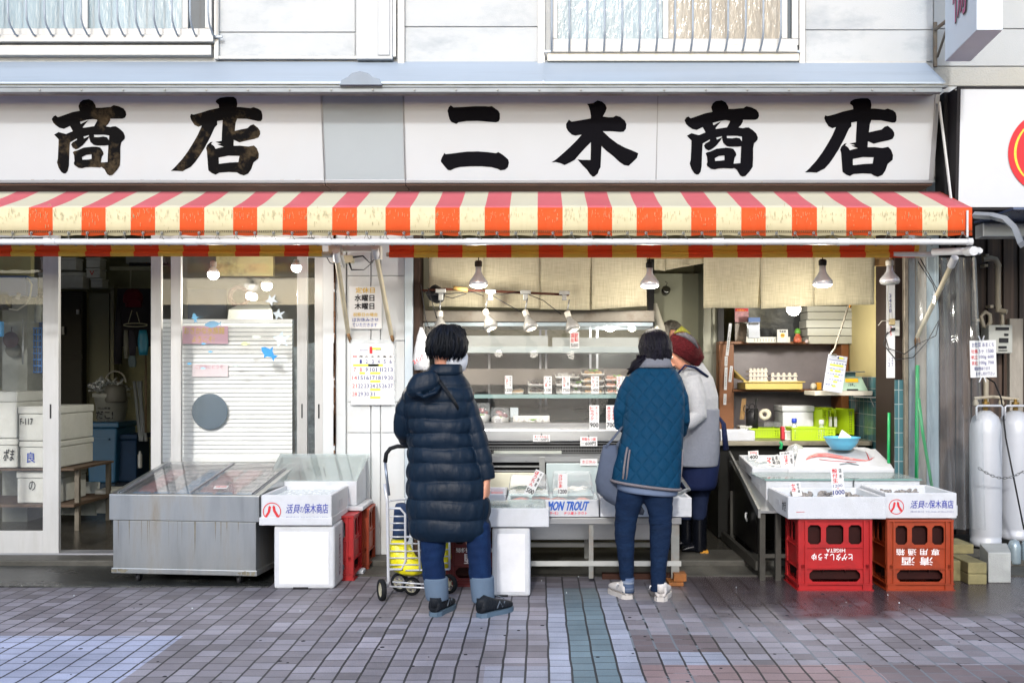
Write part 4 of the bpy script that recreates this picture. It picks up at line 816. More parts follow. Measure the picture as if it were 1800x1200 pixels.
noren([754, 851, 949, 1040, 1137], 7.0, [(538,540),(540,542),(543,545),(544,538)], 'long beige linen half curtain above the glass display case')
noren([1150, 1170, 1237], 7.12, [(474,476),(475,463)], 'short crumpled beige curtain piece above the rear doorway')
noren([1237, 1336, 1432, 1538], 7.0, [(541,541),(543,538),(537,535)], 'beige linen half curtain over the right counter', seed=3)
tag(MB().box(X(1530,7.05), X(1573,7.05), 7.05, 7.09, Zz(467,7.05), Zz(450,7.05)).build('wood_board', mat('plank_tan', '#8a6a3c', .6, 0, .2, 8)), 'short brown board under the awning at the right curtain end', 'board')
tag(MB().tube([P(752,452,7.02),P(1545,452,7.02)], .012, 8).build('curtain_pole', mat('plank_tan')), 'long wooden pole carrying the linen half curtains', 'pole')
# ------------------------------------------------------------------ papers on the pier
s, w_, h_ = sheet('closing_day_notice', 'white closing-day notice with bold black weekday lines on the pier', 'notice', 614, 671, 503, 578, 6.965)
lines(s, w_, h_, [('定休日',.2,.03,.58,.13,'y',.03),('水曜日',.17,.20,.6,.15,'k',.045),('木曜日',.17,.39,.6,.15,'k',.045),('祝祭日の場合',.12,.62,.76,.09,'y',.01),('はお休みさせ',.1,.74,.8,.09,'b',.0),('ていただきます',.1,.86,.76,.09,'b',.0)])
s, w_, h_ = sheet('wall_calendar', 'large January wall calendar with yellow marked days on the white pier', 'calendar', 617, 692, 604, 711, 6.955)
cw = mat('calendar_yellow', '#d9df3e', .6)
m_ = MB()
for fx, fy, fw in ((.05,.335,.6),(.4,.335,.35),(.2,.465,.13),(.45,.465,.24),(.45,.60,.24),(.45,.735,.24),(.45,.865,.24),(.5,.065,.2)): m_.box(-w_/2+fx*w_, -w_/2+(fx+fw)*w_, -.0022, -.0018, h_*(1-fy-.035), h_*(1-fy))
m_.build('marker_highlights', cw, s, local=True)
rows = [('1',.44,.05,.06,.11,'r',.03),('2019',.58,.08,.13,.03,'n',0),('January',.2,.09,.2,.035,'n',0)]
cols = [.03+.14*i for i in range(7)]; days = [[None,1,2,3,4,5,6],[7,8,9,10,11,12,13],[14,15,16,17,18,19,20],[21,22,23,24,25,26,27],[28,29,30,31]]
for r_, wk in enumerate(days):
    for c0, d_ in zip(cols, wk):
        if d_: rows.append((str(d_), c0+(.035 if d_ < 10 else 0), .26+.133*r_, .05 if d_ < 10 else .11, .065, 'r' if c0 < .05 or d_ == 8 else 'n', .0))
for c0, d_ in zip(cols, '日月火水木金土'): rows.append((d_, c0+.02, .195, .08, .028, 'r' if d_ == '日' else 'k', .05))
lines(s, w_, h_, rows)
MB().box(-w_/2-.004, w_/2+.012, .0015, .004, -.004, h_+.028).build('backing', glass('calendar_film', gl=.05, rough=.1, dens=.3), s, local=True)
# ------------------------------------------------------------------ foam boxes and crates: builders
blue_logo = mat('logo_blue', '#2a3a9a', .6)
def foam_box(label, x0, x1, y0, y1, z0, z1, cat='foam box', m=foam, lid=None, t=.022, group=None, name='foam_box', rz=0, handle=True):
    """open styrofoam fish box with a thick wall and a stepped rim"""
    cx_, cy_ = (x0+x1)/2, (y0+y1)/2; o = thing(name, label, cat, (cx_, cy_, z0), rz, group); hx, hy, H = (x1-x0)/2, (y1-y0)/2, z1-z0
    mb = MB(); open_box(mb, -hx, hx, -hy, hy, 0, H, t, .02)
    mb.build('box', m, o, local=True, bevel=.006, seg=3)
    rm = MB(); s_ = .006
    for a in (.32, ):
        pass
    if handle:
        hb = MB()
        for sx in (-1, 1):
            X0 = sx*(hx+.0015); hb.box(min(X0, X0-sx*.002), max(X0, X0-sx*.002), -.05, .05, H*.42, H*.68)
        hb.build('hand_hole', mat('foam_shadow', '#b9bcc2', .9), o, local=True)
    if lid:
        MB().box(-hx-.004, hx+.004, -hy-.004, hy+.004, H+.001, H+lid).build('lid', m, o, local=True, bevel=.007, seg=3)
        MB().box(-hx+.03, hx-.03, -hy-.003, -hy+.02, H*.35, H*.38)
    return o, hx, hy, H
def front_text(o, hx, hy, H, items, y=None):
    """items: (text, fx, fz_top, fw, fh, material, bold, shear) on the front face"""
    g = {}
    for t, fx, fz, fw, fh, m_, bd, sh in items:
        mb = g.setdefault(m_.name, (MB(), m_))[0]; put_text(mb, t, (-hx+fx*2*hx, (-hy if y is None else y)-.002, H*(1-fz-fh)), (1,0,0), (0,0,1), fw*2*hx, fh*H, bd, shear=sh)
    for mb, m_ in g.values(): mb.build('lettering', m_, o, local=True)
def shell_logo(o, hx, hy, H, k=1.0):
    r = H*.30; c0 = (-hx+2*hx*.155, -hy-.0022, H*.46)
    mb = MB(); vs, fs = curve_mesh([[(r*math.cos(t*math.pi/20), r*math.sin(t*math.pi/20)) for t in range(40)], [(r*.9*math.cos(t*math.pi/20), r*.9*math.sin(t*math.pi/20)) for t in range(40)]], 0)
    mb.add([(c0[0]+v.x, c0[1], c0[2]+v.y) for v in vs], fs); put_text(mb, '八', (c0[0]-r*.72, c0[1], c0[2]-r*.62), (1,0,0), (0,0,1), r*1.44, r*1.2, .11); mb.build('round_logo', red_i, o, local=True)
    front_text(o, hx, hy, H, [('活貝',.345,.30,.19,.30,blue_logo,.02,.2), ('の',.545,.38,.06,.2,blue_logo,0,0), ('保木商店',.61,.28,.34,.32,blue_logo,.018,0), ('株式会社 TSUKIJI SHELLFISH',.35,.70,.6,.07,mat('logo_small','#6b6f9a',.6),0,0)])
crate_red = mat('crate_red', '#a31519', .42, 0, .12, 6, dirt='#5c1614', dscale=7, damt=.7); crate_brown = mat('crate_brown', '#93340f', .45, 0, .12, 6, dirt='#4a1d10', dscale=7, damt=.7); white_i = mat('crate_white_print', '#e9e2e2', .6)
def panel_face(holes, w_, h_, t):
    return curve_mesh([[(0,0),(w_,0),(w_,h_),(0,h_)]]+holes, t)
def crate(label, x0, yf, W, D, H, m, texts, group='upturned bottle crates'):
    """bottle crate standing upside down: ribbed posts, three arched windows, text panel, lower slot, flared foot"""
    o = thing('bottle_crate', label, 'crate', (x0+W/2, yf+D/2, 0), 0, group)
    mb = MB()
    def face(W_, M):
        def rr(a, b_, c, d_, k=.016, lo=True):
            return [(a*W_+k,c*H),(b_*W_-k,c*H),(b_*W_,c*H+k),(b_*W_,d_*H-k),(b_*W_-k,d_*H),(a*W_+k,d_*H),(a*W_,d_*H-k),(a*W_,c*H+k)]
        holes = [rr(.13,.31,.645,.915), rr(.38,.62,.645,.915), rr(.69,.87,.645,.915), rr(.15,.85,.12,.285,.022)]
        vs, fs = panel_face(holes, W_, H, .006); mb.add([M @ Vector((v.x, v.z+.010, v.y)) for v in vs], fs)
        def b3(a, b_, y0_, y1_, c, d_):
            k = len(mb.v); mb.box(a, b_, y0_, y1_, c, d_); mb.xf(M, k)
        for a, b_ in ((0,.028),(.085,.112)): 
            b3(a*W_, b_*W_, -.004, .0065, .02, H-.012); b3((1-b_)*W_, (1-a)*W_, -.004, .0065, .02, H-.012)
        b3(0, W_, -.006, .0065, H-.012, H); b3(.115*W_, .885*W_, -.003, .0065, .595*H, .605*H)
        b3(0, W_, -.005, .0065, .300*H, .312*H); b3(0, .112*W_, -.005, .0064, .36*H, .368*H); b3(.888*W_, W_, -.005, .0064, .36*H, .368*H)
        for i in range(4): b3(.004, .112*W_, -.0045, .0063, (.318+.0095*i)*H, (.321+.0095*i)*H); b3(.888*W_, W_-.004, -.0045, .0063, (.318+.0095*i)*H, (.321+.0095*i)*H)
        b3(-.006, W_+.006, -.009, .0066, .085*H, .098*H); b3(-.009, W_+.009, -.012, .0067, 0, .012*H); b3(0, .12*W_, -.005, .0062, .012*H, .085*H); b3(.88*W_, W_, -.005, .0062, .012*H, .085*H)
    hx, hy = W/2, D/2
    for M, W_ in ((Matrix.Translation((-hx,-hy,0)), W), (Matrix.Translation((hx,hy,0)) @ Matrix.Rotation(math.pi,4,'Z'), W), (Matrix.Translation((-hx,hy,0)) @ Matrix.Rotation(-math.pi/2,4,'Z'), D), (Matrix.Translation((hx,-hy,0)) @ Matrix.Rotation(math.pi/2,4,'Z'), D)): face(W_, M)
    mb.box(-hx+.012, hx-.012, -hy+.012, hy-.012, H-.010, H-.002); iv = MB()
    for i in (1, 2): iv.box(-hx+.014+(W-.028)*i/3-.002, -hx+.014+(W-.028)*i/3+.002, -hy+.014, hy-.014, .25*H, H-.011)
    for q in (-.34, 0, .34): iv.box(-hx+.014, hx-.014, q*D-.002, q*D+.002, .14*H, H-.0115)
    iv.build('inner_dividers', mat('shaded_divider', '#2a0c0a', .6, 0, .3), o, local=True)  # dark colour puts the shade of the deep crate inside into the dividers
    mb.build('shell', m, o, local=True)
    tm = MB()
    for t, a, b_, c, d_, bd in texts:   # upside-down lettering: right vector -x, up vector -z
        put_text(tm, t, ((1-a)*W-hx, -hy+.0055, (1-c)*H), (-1,0,0), (0,0,-1), (b_-a)*W, (d_-c)*H, bd)
    if tm.v: tm.build('lettering', white_i, o, local=True)
    return o
# ------------------------------------------------------------------ left: chest freezer with glass lid
fz = thing('chest_freezer', 'scuffed stainless chest freezer on castors with sliding glass top', 'freezer', (-2.69, 6.25, .06), -R(6.0))
wF, dF, hFf, hFb = .952, .735, .497, .638
fsteel = mat('freezer_steel', '#b2b6b6', .3, .85, .3, 1.6, bump=.02, bs=30, stretch=(3.5,3.5,.5), dirt='#8c7a5c', damt=.85, dscale=1.6)
mb = MB(); mb.hexa([(.008,.01,0),(wF-.012,.01,0),(wF-.012,dF-.01,0),(.008,dF-.01,0),(.008,.01,.333),(wF-.012,.01,.333),(wF-.012,dF-.01,.333),(.008,dF-.01,.333)])
mb.box(0, wF-.004, .004, dF, .0, .035); mb.build('body', fsteel, fz, local=True, bevel=.004)
mb = MB(); T = .045
def ft(y): return hFf+(hFb-hFf)*y/dF
o4 = [(-.012,0),(wF+.012,0),(wF+.012,dF),(-.012,dF)]; i4 = [(.03,.03),(wF-.03,.03),(wF-.03,dF-.04),(.03,dF-.04)]
mb.v = [Vector((x,y,.335)) for x,y in o4]+[Vector((x,y,ft(y))) for x,y in o4]+[Vector((x,y,ft(y))) for x,y in i4]+[Vector((x,y,ft(y)-.05)) for x,y in i4]
for a in range(4):
    c = (a+1)%4; mb.f += [(a,c,c+4,a+4),(a+4,c+4,c+8,a+8),(a+8,c+8,c+12,a+12)]
mb.f += [(3,2,1,0),(12,13,14,15)]; mb.m = [0]*len(mb.f); mb.build('upper_band', fsteel, fz, local=True, bevel=.004)
rl = MB()
for xa_, xb_ in ((.028,.034),(.045,.05),(wF-.034,wF-.028),(wF-.05,wF-.045)): rl.hexa([(xa_,.03,ft(.03)-.005),(xb_,.03,ft(.03)-.005),(xb_,dF-.04,ft(dF-.04)-.005),(xa_,dF-.04,ft(dF-.04)-.005),(xa_,.03,ft(.03)+.006),(xb_,.03,ft(.03)+.006),(xb_,dF-.04,ft(dF-.04)+.006),(xa_,dF-.04,ft(dF-.04)+.006)])
rl.hexa([(.50,.03,ft(.03)+.002),(.512,.03,ft(.03)+.002),(.512,dF-.04,ft(dF-.04)+.002),(.50,dF-.04,ft(dF-.04)+.002),(.50,.03,ft(.03)+.01),(.512,.03,ft(.03)+.01),(.512,dF-.04,ft(dF-.04)+.01),(.50,dF-.04,ft(dF-.04)+.01)])
rl.build('lid_rails', alu, fz, local=True)
MB().hexa([(.034,.03,ft(.03)-.02),(.045,.03,ft(.03)-.02),(.045,dF-.04,ft(dF-.04)-.02),(.034,dF-.04,ft(dF-.04)-.02),(.034,.03,ft(.03)-.002),(.045,.03,ft(.03)-.002),(.045,dF-.04,ft(dF-.04)-.002),(.034,dF-.04,ft(dF-.04)-.002)]).build('green_edge', mat('green_glass_edge', '#16605a', .15), fz, local=True)
for xa_, xb_ in ((.05,.50),(.512,wF-.05)):
    MB().hexa([(xa_,.03,ft(.03)+.001),(xb_,.03,ft(.03)+.001),(xb_,dF-.04,ft(dF-.04)+.001),(xa_,dF-.04,ft(dF-.04)+.001),(xa_,.03,ft(.03)+.005),(xb_,.03,ft(.03)+.005),(xb_,dF-.04,ft(dF-.04)+.005),(xa_,dF-.04,ft(dF-.04)+.005)]).build('glass_lid', dusty, fz, local=True)
for i, (cx_, cy_) in enumerate(((.16,.05),(.82,.05),(.16,.65),(.82,.65))):
    c_ = MB(); c_.lathe([(.022,-.009),(.026,-.006),(.026,.006),(.022,.009)], (cx_,cy_,-.033), 14, (1,0,0)); c_.box(cx_-.013, cx_-.010, cy_-.02, cy_+.02, -.035, 0); c_.box(cx_+.010, cx_+.013, cy_-.02, cy_+.02, -.035, 0); c_.box(cx_-.02, cx_+.02, cy_-.025, cy_+.025, -.004, -.0005)
    c_.build('castor', black_pl, fz, local=True, auto=30)
# frozen goods inside the freezer
pk_m = [mat('pack_pink','#c98f8f',.3,0,.4,30,dirt='#7a3038',dscale=30,damt=.8), mat('pack_blue','#5f93bd',.3,0,.3,20,dirt='#dfe6ea',dscale=24,damt=.8), mat('pack_silver','#a9adb0',.3,.1,.5,40,dirt='#5c4a48',dscale=30,damt=.8)]
rf = Matrix.Translation((-2.69,6.25,.06)) @ Matrix.Rotation(-R(6),4,'Z')
k_ = 0
for iy in range(5):
    for ix in range(6):
        xx, yy = .075+ix*.137, .06+iy*.122
        w0 = rf @ Vector((xx+.06, yy+.05, ft(yy+.05)-.047))
        o_ = MB(); open_ = .0; o_.hexa([(-.058,-.05,0),(.058,-.05,0),(.058,.05,0),(-.058,.05,0),(-.05,-.042,.02),(.05,-.042,.02),(.05,.042,.024),(-.05,.042,.024)])
        ob_ = o_.build('frozen_pack', pk_m[(ix*2+iy*3+(ix>3)) % 3 if iy else 1], None, local=True, bevel=.006); ob_.location = w0; ob_.rotation_euler = (math.atan2(hFb-hFf,dF), 0, -R(6)+random.uniform(-.2,.2))
        tag(ob_, '%s frozen pack under the freezer glass, %s row from the front, %s from the left' % (('pink','blue','silver')[(ix*2+iy*3+(ix>3)) % 3 if iy else 1], ('first','second','third','fourth','last')[iy], ('first','second','third','fourth','fifth','sixth')[ix]), 'food pack', 'frozen packs in the chest freezer')
s, w_, h_ = sheet('price_tag', 'small white price slip lying on the frozen packs under the freezer glass', 'price tag', 385, 408, 862, 869, 6.4)
s.location = rf @ Vector((.66, .12, ft(.12)+.0065)); s.rotation_euler = (-math.pi/2+math.atan2(hFb-hFf,dF), 0, -R(6)+.2); s.scale = (1, 1, 2.4)
lines(s, w_, h_, [('冷凍 500円', .1,.2,.8,.6,'r',.02)])
# ------------------------------------------------------------------ white boxes by the freezer
ub = thing('upright_foam_box', 'tall white foam box standing on end under the shellfish-logo box', 'foam box', (X(534,6.07), 6.3, 0))
x0_, x1_ = X(481,6.07), X(588,6.07)
MB().box(x0_, x1_, 6.07, 6.5, .0, .388).build('box', foam, ub, bevel=.018, seg=3)
MB().box(x0_+.035, x1_-.035, 6.067, 6.069, .03, .35).build('base_recess', mat('foam_inset', '#dcdde0', .75), ub, bevel=.01)
MB().box(x0_+.12, x0_+.21, 6.064, 6.075, -.001, .012).build('notch', black_pl, ub)
m_ = MB(); put_text(m_, '天然さば', (x1_+.001, 6.22, .16), (0,0,1), (0,-1,0), .16, .03, .02) if False else put_text(m_, '天\n然\nさ\nば', (x1_+.0015, 6.2, .06), (0,1,0), (0,0,1), .05, .25, .02); m_.build('lettering', mat('box_side_purple', '#7a4a6a', .6), ub)
b_, hx, hy, H = foam_box('white foam box with red round logo, blue lettering, topmost by the freezer', X(459,6.05), X(583,6.05), 6.05, 6.60, .391, .575, lid=.0 or None)
shell_logo(b_, hx, hy, H); MB().box(-hx-.012, hx+.004, -hy-.006, hy+.004, .0, .05).build('foot_band', foam, b_, local=True, bevel=.006)
MB().box(-hx+.023, hx-.023, -hy+.023, hy-.023, .12, .155).build('ice', mat('ice', '#ccd6dc', .25, 0, .15, 40, bump=.8, bs=60), b_, local=True)
# big box with sloped glass on two crates
crate('red bottle crate half hidden behind the tall white box', -1.56, 6.33, .375, .3, .41, crate_red, [])
crate('brown bottle crate behind the red crate beside the white pier', -1.52, 6.66, .375, .27, .41, crate_brown, [])
gb_ = thing('foam_box', 'large white foam box with sloped glass top in front of the white pier', 'foam box', (-1.5, 6.8, .412))
xa_, xb_, ya_, yb_ = X(470,6.6), X(628,6.6), 6.58, 6.93
mb = MB(); t_ = .022
O = [(xa_,ya_),(xb_,ya_),(xb_,yb_),(xa_,yb_)]; I = [(xa_+t_,ya_+t_),(xb_-t_,ya_+t_),(xb_-t_,yb_-t_),(xa_+t_,yb_-t_)]
zt_ = lambda y: .602+(y-ya_)*(.15/.35)
mb.v = [Vector((x,y,.442)) for x,y in O]+[Vector((x,y,zt_(y))) for x,y in O]+[Vector((x,y,zt_(y))) for x,y in I]+[Vector((x,y,.50)) for x,y in I]
for a in range(4):
    c = (a+1)%4; mb.f += [(a,c,c+4,a+4),(a+4,c+4,c+8,a+8),(a+8,c+8,c+12,a+12)]
mb.f += [(3,2,1,0),(12,13,14,15)]; mb.m = [0]*len(mb.f); mb.build('box', foam, gb_, bevel=.005)
MB().box(xa_-.012, xb_+.05, ya_-.05, yb_, .414, .441).build('base_board', foam, gb_, bevel=.006)
MB().hexa([(xa_,ya_,zt_(ya_)+.002),(xb_,ya_,zt_(ya_)+.002),(xb_+.03,yb_,zt_(yb_)+.002),(xa_+.0,yb_,zt_(yb_)+.002),(xa_,ya_,zt_(ya_)+.007),(xb_,ya_,zt_(ya_)+.007),(xb_+.03,yb_,zt_(yb_)+.007),(xa_,yb_,zt_(yb_)+.007)]).build('glass_top', glass('lid_glass', (.93,.98,.96), gl=.10, dens=.12), gb_)
rndp = random.Random(3)
for i in range(5):
    x_ = xa_+.1+.1*i; mb = MB(); mb.box(-.045,.045,-.06,.06,0,.012); o_ = mb.build('food_tray', card, None, local=True, bevel=.004); o_.location = (x_, 6.76, .53); o_.rotation_euler = (R(18),0,rndp.uniform(-.3,.3))
    tag(o_, 'white food tray under the sloped glass box top, %s from the left' % ('first','second','third','fourth','fifth')[i], 'food tray', 'trays in the sloped glass box')
    f_ = MB(); 
    for q in range(9): f_.lathe([(.001,0),(.012,.004),(.009,.012),(.001,.014)], (rndp.uniform(-.03,.03), rndp.uniform(-.045,.045), .011), 7)
    f_.build('food', [mat('green_veg','#6f9a3e',.5,0,.4,30), mat('dark_greens','#34502e',.5,0,.4,30), mat('red_fish','#b5483e',.4,0,.4,30)][i % 3], o_, local=True, smooth=True)
o_ = MB().box(X(618,6.6), X(643,6.6), 6.5, 6.6, 0, .03).build('foam_scrap', foam, bevel=.008); tag(o_, 'small white foam offcut on the ground beside the red crate', 'foam scrap')
# ------------------------------------------------------------------ inside the left shop
def lidbox(label, px0, px1, py0, py1, Y, D, m=foam_old, lid=.22, texts=None, rz=0, grp=None):
    x0, x1, z0, z1 = X(px0,Y), X(px1,Y), Zz(py1,Y), Zz(py0,Y); H = z1-z0
    o = thing('foam_box', label, 'foam box', ((x0+x1)/2, Y+D/2, z0), rz, grp); hx = (x1-x0)/2
    MB().box(-hx+.006, hx-.006, -D/2+.006, D/2-.006, 0, H*(1-lid)-.002).build('box', m, o, local=True, bevel=.01)
    MB().box(-hx, hx, -D/2, D/2, H*(1-lid), H).build('lid', m, o, local=True, bevel=.01)
    if texts: front_text(o, hx, D/2, H, texts)
    return o
g_in = 'foam boxes stacked on the table behind the glass door'
lidbox('white foam box with scrawled letters, lower left on the inside table', -60, 31, 771, 822, 8.0, .6, texts=[('ボま', .72,.35,.2,.4,black_i,.02,.1)], grp=g_in)
lidbox('large white foam box, upper left on the inside table behind glass', -70, 30, 688, 770, 8.0, .6, grp=g_in)
lidbox('white foam box with small lettering, upper row crossing the door post', 31, 105, 714, 774.5, 8.0, .62, texts=[('F-117', .06,.35,.3,.18,black_i,.02,0)], grp=g_in)
lidbox('white foam box with the number 10, lower row crossing the door post', 33, 105, 775.5, 822, 8.0, .62, texts=[('良', .2,.4,.2,.4,blue_i,.02,0),('10', .93,.5,.07,.25,black_i,.04,0)], grp=g_in)
lidbox('dusty foam box on the lower shelf of the inside table', 28, 104, 828, 884, 8.05, .5, texts=[('の', .3,.3,.15,.3,black_i,.0,0)])
tb = thing('work_table', 'rusty steel work table carrying foam boxes inside the left shop', 'table', P(60,905,8.3))
m_ = MB(); m_.box(X(-70,8), X(140,8.1), 8.0, 8.75, Zz(827,8), Zz(823,8)); m_.box(X(-70,8), X(140,8.1), 8.0, 8.75, Zz(891,8), Zz(886,8)); m_.build('shelf', mat('rusty_shelf', '#5a4a3c', .7, .3, .4, 10), tb)
for x_, y_ in ((X(136,8.15),8.1),(X(136,8.15),8.68),(X(-60,8),8.1)): MB().box(x_, x_+.035, y_, y_+.035, .04, Zz(827.5,8)).build('leg', mat('table_leg', '#6d675c', .5, .5, .3), tb)
s, w_, h_ = sheet('styrofoam_sheet', 'white foam lid with red handwriting leaning under the inside table', 'foam lid', 106, 168, 846, 905, 8.75, foam_old, R(2))
lines(s, w_, h_, [('ホオ', .1,.2,.55,.4,'r',.0)]); s.rotation_euler = (-.2, R(3), .2)
q = s.children[0]; md = q.modifiers.new('s','SOLIDIFY'); md.thickness = .02; md.offset = -1
lidbox('small white ribbed foam box on the wet floor inside', 166, 195, 861, 902, 8.7, .3)
bd = mat('bin_blue', '#23587c', .4, 0, .1, 4); bn = thing('lidded_bin', 'large blue lidded plastic bin inside the left shop', 'bin', P(181,842,11.9))
Yb = 11.7
m_ = MB(); a, b_ = X(152,Yb), X(205,Yb); z0_, z1_ = .04, Zz(752,Yb)
m_.hexa([(a+.02,Yb,z0_),(b_-.02,Yb,z0_),(b_,Yb+.5,z0_),(a+.02,Yb+.5,z0_),(a,Yb,z1_),(b_,Yb,z1_),(b_+.03,Yb+.5,z1_),(a,Yb+.5,z1_)]); m_.build('bin_body', bd, bn, bevel=.02)
MB().box(a-.02, b_+.03, Yb-.02, Yb+.52, z1_+.002, z1_+.07).build('lid', bd, bn, bevel=.015); MB().box(a+.08, b_-.08, Yb-.03, Yb-.001, z1_-.14, z1_-.12).build('handle', bd, bn)
m_ = MB(); m_.lathe([(.15,0),(.19,.28),(.21,.285),(.21,.33),(.195,.335)], (X(183,Yb), Yb+.2, z1_+.072), 22); tub = m_.build('white_tub', mat('tub_white', '#a7a9a2', .4), None, smooth=True, loc=(X(183,Yb), Yb+.2, z1_+.072)); tag(tub, 'white plastic tub with black lettering on the blue bin', 'tub')
m_ = MB(); put_text(m_, 'だこ!', (X(172,Yb)-.02, Yb-.006, z1_+.11), (1,0,0), (0,0,1), .2, .09, .04); put_text(m_, '岡山県産', (X(172,Yb)-.0, Yb-.006, z1_+.22), (1,0,0), (0,0,1), .15, .025, .03); put_text(m_, 'YAMATO 10KG', (X(172,Yb)-.0, Yb-.006, z1_+.08), (1,0,0), (0,0,1), .15, .018, .03); m_.build('lettering', black_i, tub)
rb = random.Random(5); m_ = MB()
for i in range(60):
    c0 = Vector((X(178,Yb)+rb.uniform(-.17,.2), Yb+.2+rb.uniform(-.15,.15), z1_+.41+rb.uniform(0,.12))); m_.tube([c0, c0+Vector((rb.uniform(-.08,.08), rb.uniform(-.05,.05), rb.uniform(-.04,.08)))], rb.uniform(.008,.03), 5)
tag(m_.build('plastic_wrap', glass('wrap', gl=.15, rough=.15, dens=.3), smooth=True), 'crumpled clear wrapping heaped in the white tub', 'plastic wrap')
b2 = thing('waste_bin', 'second dark blue plastic bin to the right of the lidded one', 'bin', P(228,830,12.0)); MB().box(X(212,11.9), X(246,11.9), 11.8, 12.2, .04, Zz(772,11.9)).build('bin_body', mat('bin_navy', '#13304e', .5), b2, bevel=.02); MB().box(X(210,11.9), X(248,11.9), 11.78, 12.22, Zz(771,11.9), Zz(762,11.9)).build('lid', mat('bin_navy'), b2, bevel=.01)
b3 = thing('cooler_jug', 'grey round-handled jug on top of the dark bin', 'jug', P(203,700,11.8)); MB().lathe([(.11,0),(.125,.02),(.12,.16),(.10,.2),(.08,.21)], P(203,707,11.8), 20).build('jug_body', mat('jug_grey', '#6b6a64', .5), b3, smooth=True)
MB().tube([P(203+18*math.cos(t*math.pi/10), 672-20*math.sin(t*math.pi/10), 11.8) for t in range(11)], .010, 6).build('handle', mat('jug_handle', '#a3a198', .5), b3, smooth=True)
m_ = MB(); [m_.tube([P(a_,670,11.6), P(b_,775,11.5)], .02, 8) for a_, b_ in ((243,257),(236,247),(247,250))]; tag(m_.build('rolled_sheets', mat('grey_plastic_roll', '#6e7375', .3, 0, .2)), 'grey rolled plastic sheets leaning at the doorway', 'rolled sheet')
m_ = MB(); m_.lathe([(.022,0),(.024,.01),(.024,.15),(.012,.17),(.012,.19)], P(246,822,11.3), 14); tag(m_.build('spray_can', mat('can_white', '#b7b9b8', .4), smooth=True), 'small white spray can on the floor inside the doorway', 'can')
# tall dark fridge, cream door, boxes on top
fr_ = thing('dark_refrigerator', 'tall dark grey commercial refrigerator inside the left doorway', 'refrigerator', P(120,800,9.5))
dg_ = mat('dark_fridge', '#26251f', .4, .4, .2, 3); MB().box(X(60,12.5), X(146,12.5), 12.5, 12.7, .04, Zz(512,12.5)).build('body', dg_, fr_, bevel=.008)
m_ = MB(); m_.box(X(62,12.49), X(144,12.49), 12.485, 12.499, Zz(624,12.49), Zz(520,12.49)); m_.box(X(62,12.49), X(144,12.49), 12.485, 12.499, Zz(840,12.49), Zz(630,12.49)); m_.build('doors', dg_, fr_, bevel=.004)
m_ = MB(); m_.box(X(109,12.45), X(113,12.45), 12.44, 12.484, Zz(588,12.45), Zz(574,12.45)); m_.box(X(134,12.45), X(138,12.45), 12.45, 12.484, Zz(552,12.45), Zz(544,12.45)); m_.build('handle', steel_d, fr_)
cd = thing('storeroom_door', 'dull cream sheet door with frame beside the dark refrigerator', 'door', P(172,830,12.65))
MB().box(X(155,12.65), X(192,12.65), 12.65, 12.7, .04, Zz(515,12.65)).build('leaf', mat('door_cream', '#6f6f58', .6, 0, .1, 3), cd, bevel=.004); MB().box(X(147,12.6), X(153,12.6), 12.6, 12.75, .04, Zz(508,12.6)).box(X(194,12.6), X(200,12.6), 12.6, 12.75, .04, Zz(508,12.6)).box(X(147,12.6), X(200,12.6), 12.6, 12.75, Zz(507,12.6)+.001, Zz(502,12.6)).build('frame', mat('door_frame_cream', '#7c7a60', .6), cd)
for a_, b__, c_, d_, e_, lb in ((70,134,452,474,12.3,'foam box with black marks, top of the pile on the refrigerator'),(66,146,478,506,12.3,'long foam box lying on the dark refrigerator'),(150,176,452,470,12.35,'small white foam box in the upper row, red mark below'),(150,176,471,488,12.35,'small white foam box with a red check mark'),(158,180,489,505,12.35,'white foam box in the lowest row above the cream door')):
    o_ = lidbox(lb, a_, b__, c_, d_, e_, .2)
    if 'check' in lb: front_text(o_, (X(176,12.35)-X(150,12.35))/2, .25, Zz(471,12.35)-Zz(488,12.35), [('V',.3,.3,.3,.45,red_i,.02,0)], y=-.1)
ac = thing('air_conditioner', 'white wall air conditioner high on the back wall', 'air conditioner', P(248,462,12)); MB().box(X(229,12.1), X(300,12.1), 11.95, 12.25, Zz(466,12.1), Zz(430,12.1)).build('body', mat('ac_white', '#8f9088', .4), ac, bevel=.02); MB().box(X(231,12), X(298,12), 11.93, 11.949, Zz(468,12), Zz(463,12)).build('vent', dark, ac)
m_ = MB(); m_.box(X(190,12.2), X(262,12.2), 12.24, 12.29, Zz(474,12.2), Zz(468,12.2)); m_.box(X(224,12.2), X(226,12.2), 12.27, 12.29, Zz(506,12.2), Zz(452,12.2)); tag(m_.build('wall_conduit', mat('conduit', '#8c8a70', .6)), 'cream conduit running along the inside back wall', 'conduit')
MBd = MB().box(X(200,12.1), X(262,12.1), 12.2, 12.28, Zz(608,12.1), Zz(506,12.1)); tag(MBd.build('notice_board', mat('board_dark', '#1f1c22', .6, 0, .5, 5)), 'dark notice board on the back wall behind the hanging cap', 'board')
cp = thing('hanging_hat', 'dark red cap hanging on the back wall', 'cap', P(234,545,11.0)); MB().lathe([(.001,.26),(.06,.245),(.095,.2),(.105,.13),(.10,.10)], P(234,548,11.0)-Vector((0,0,.0)), 18).build('crown', mat('maroon_cloth', '#4a0f1c', .9), cp, smooth=True); MB().hexa([P(222,540,10.9),P(248,540,10.9),P(250,540,11.1),P(220,540,11.1),P(224,527,10.88),P(247,527,10.88),P(250,526,11.1),P(220,526,11.1)]).build('brim', mat('maroon_cloth'), cp, bevel=.01)
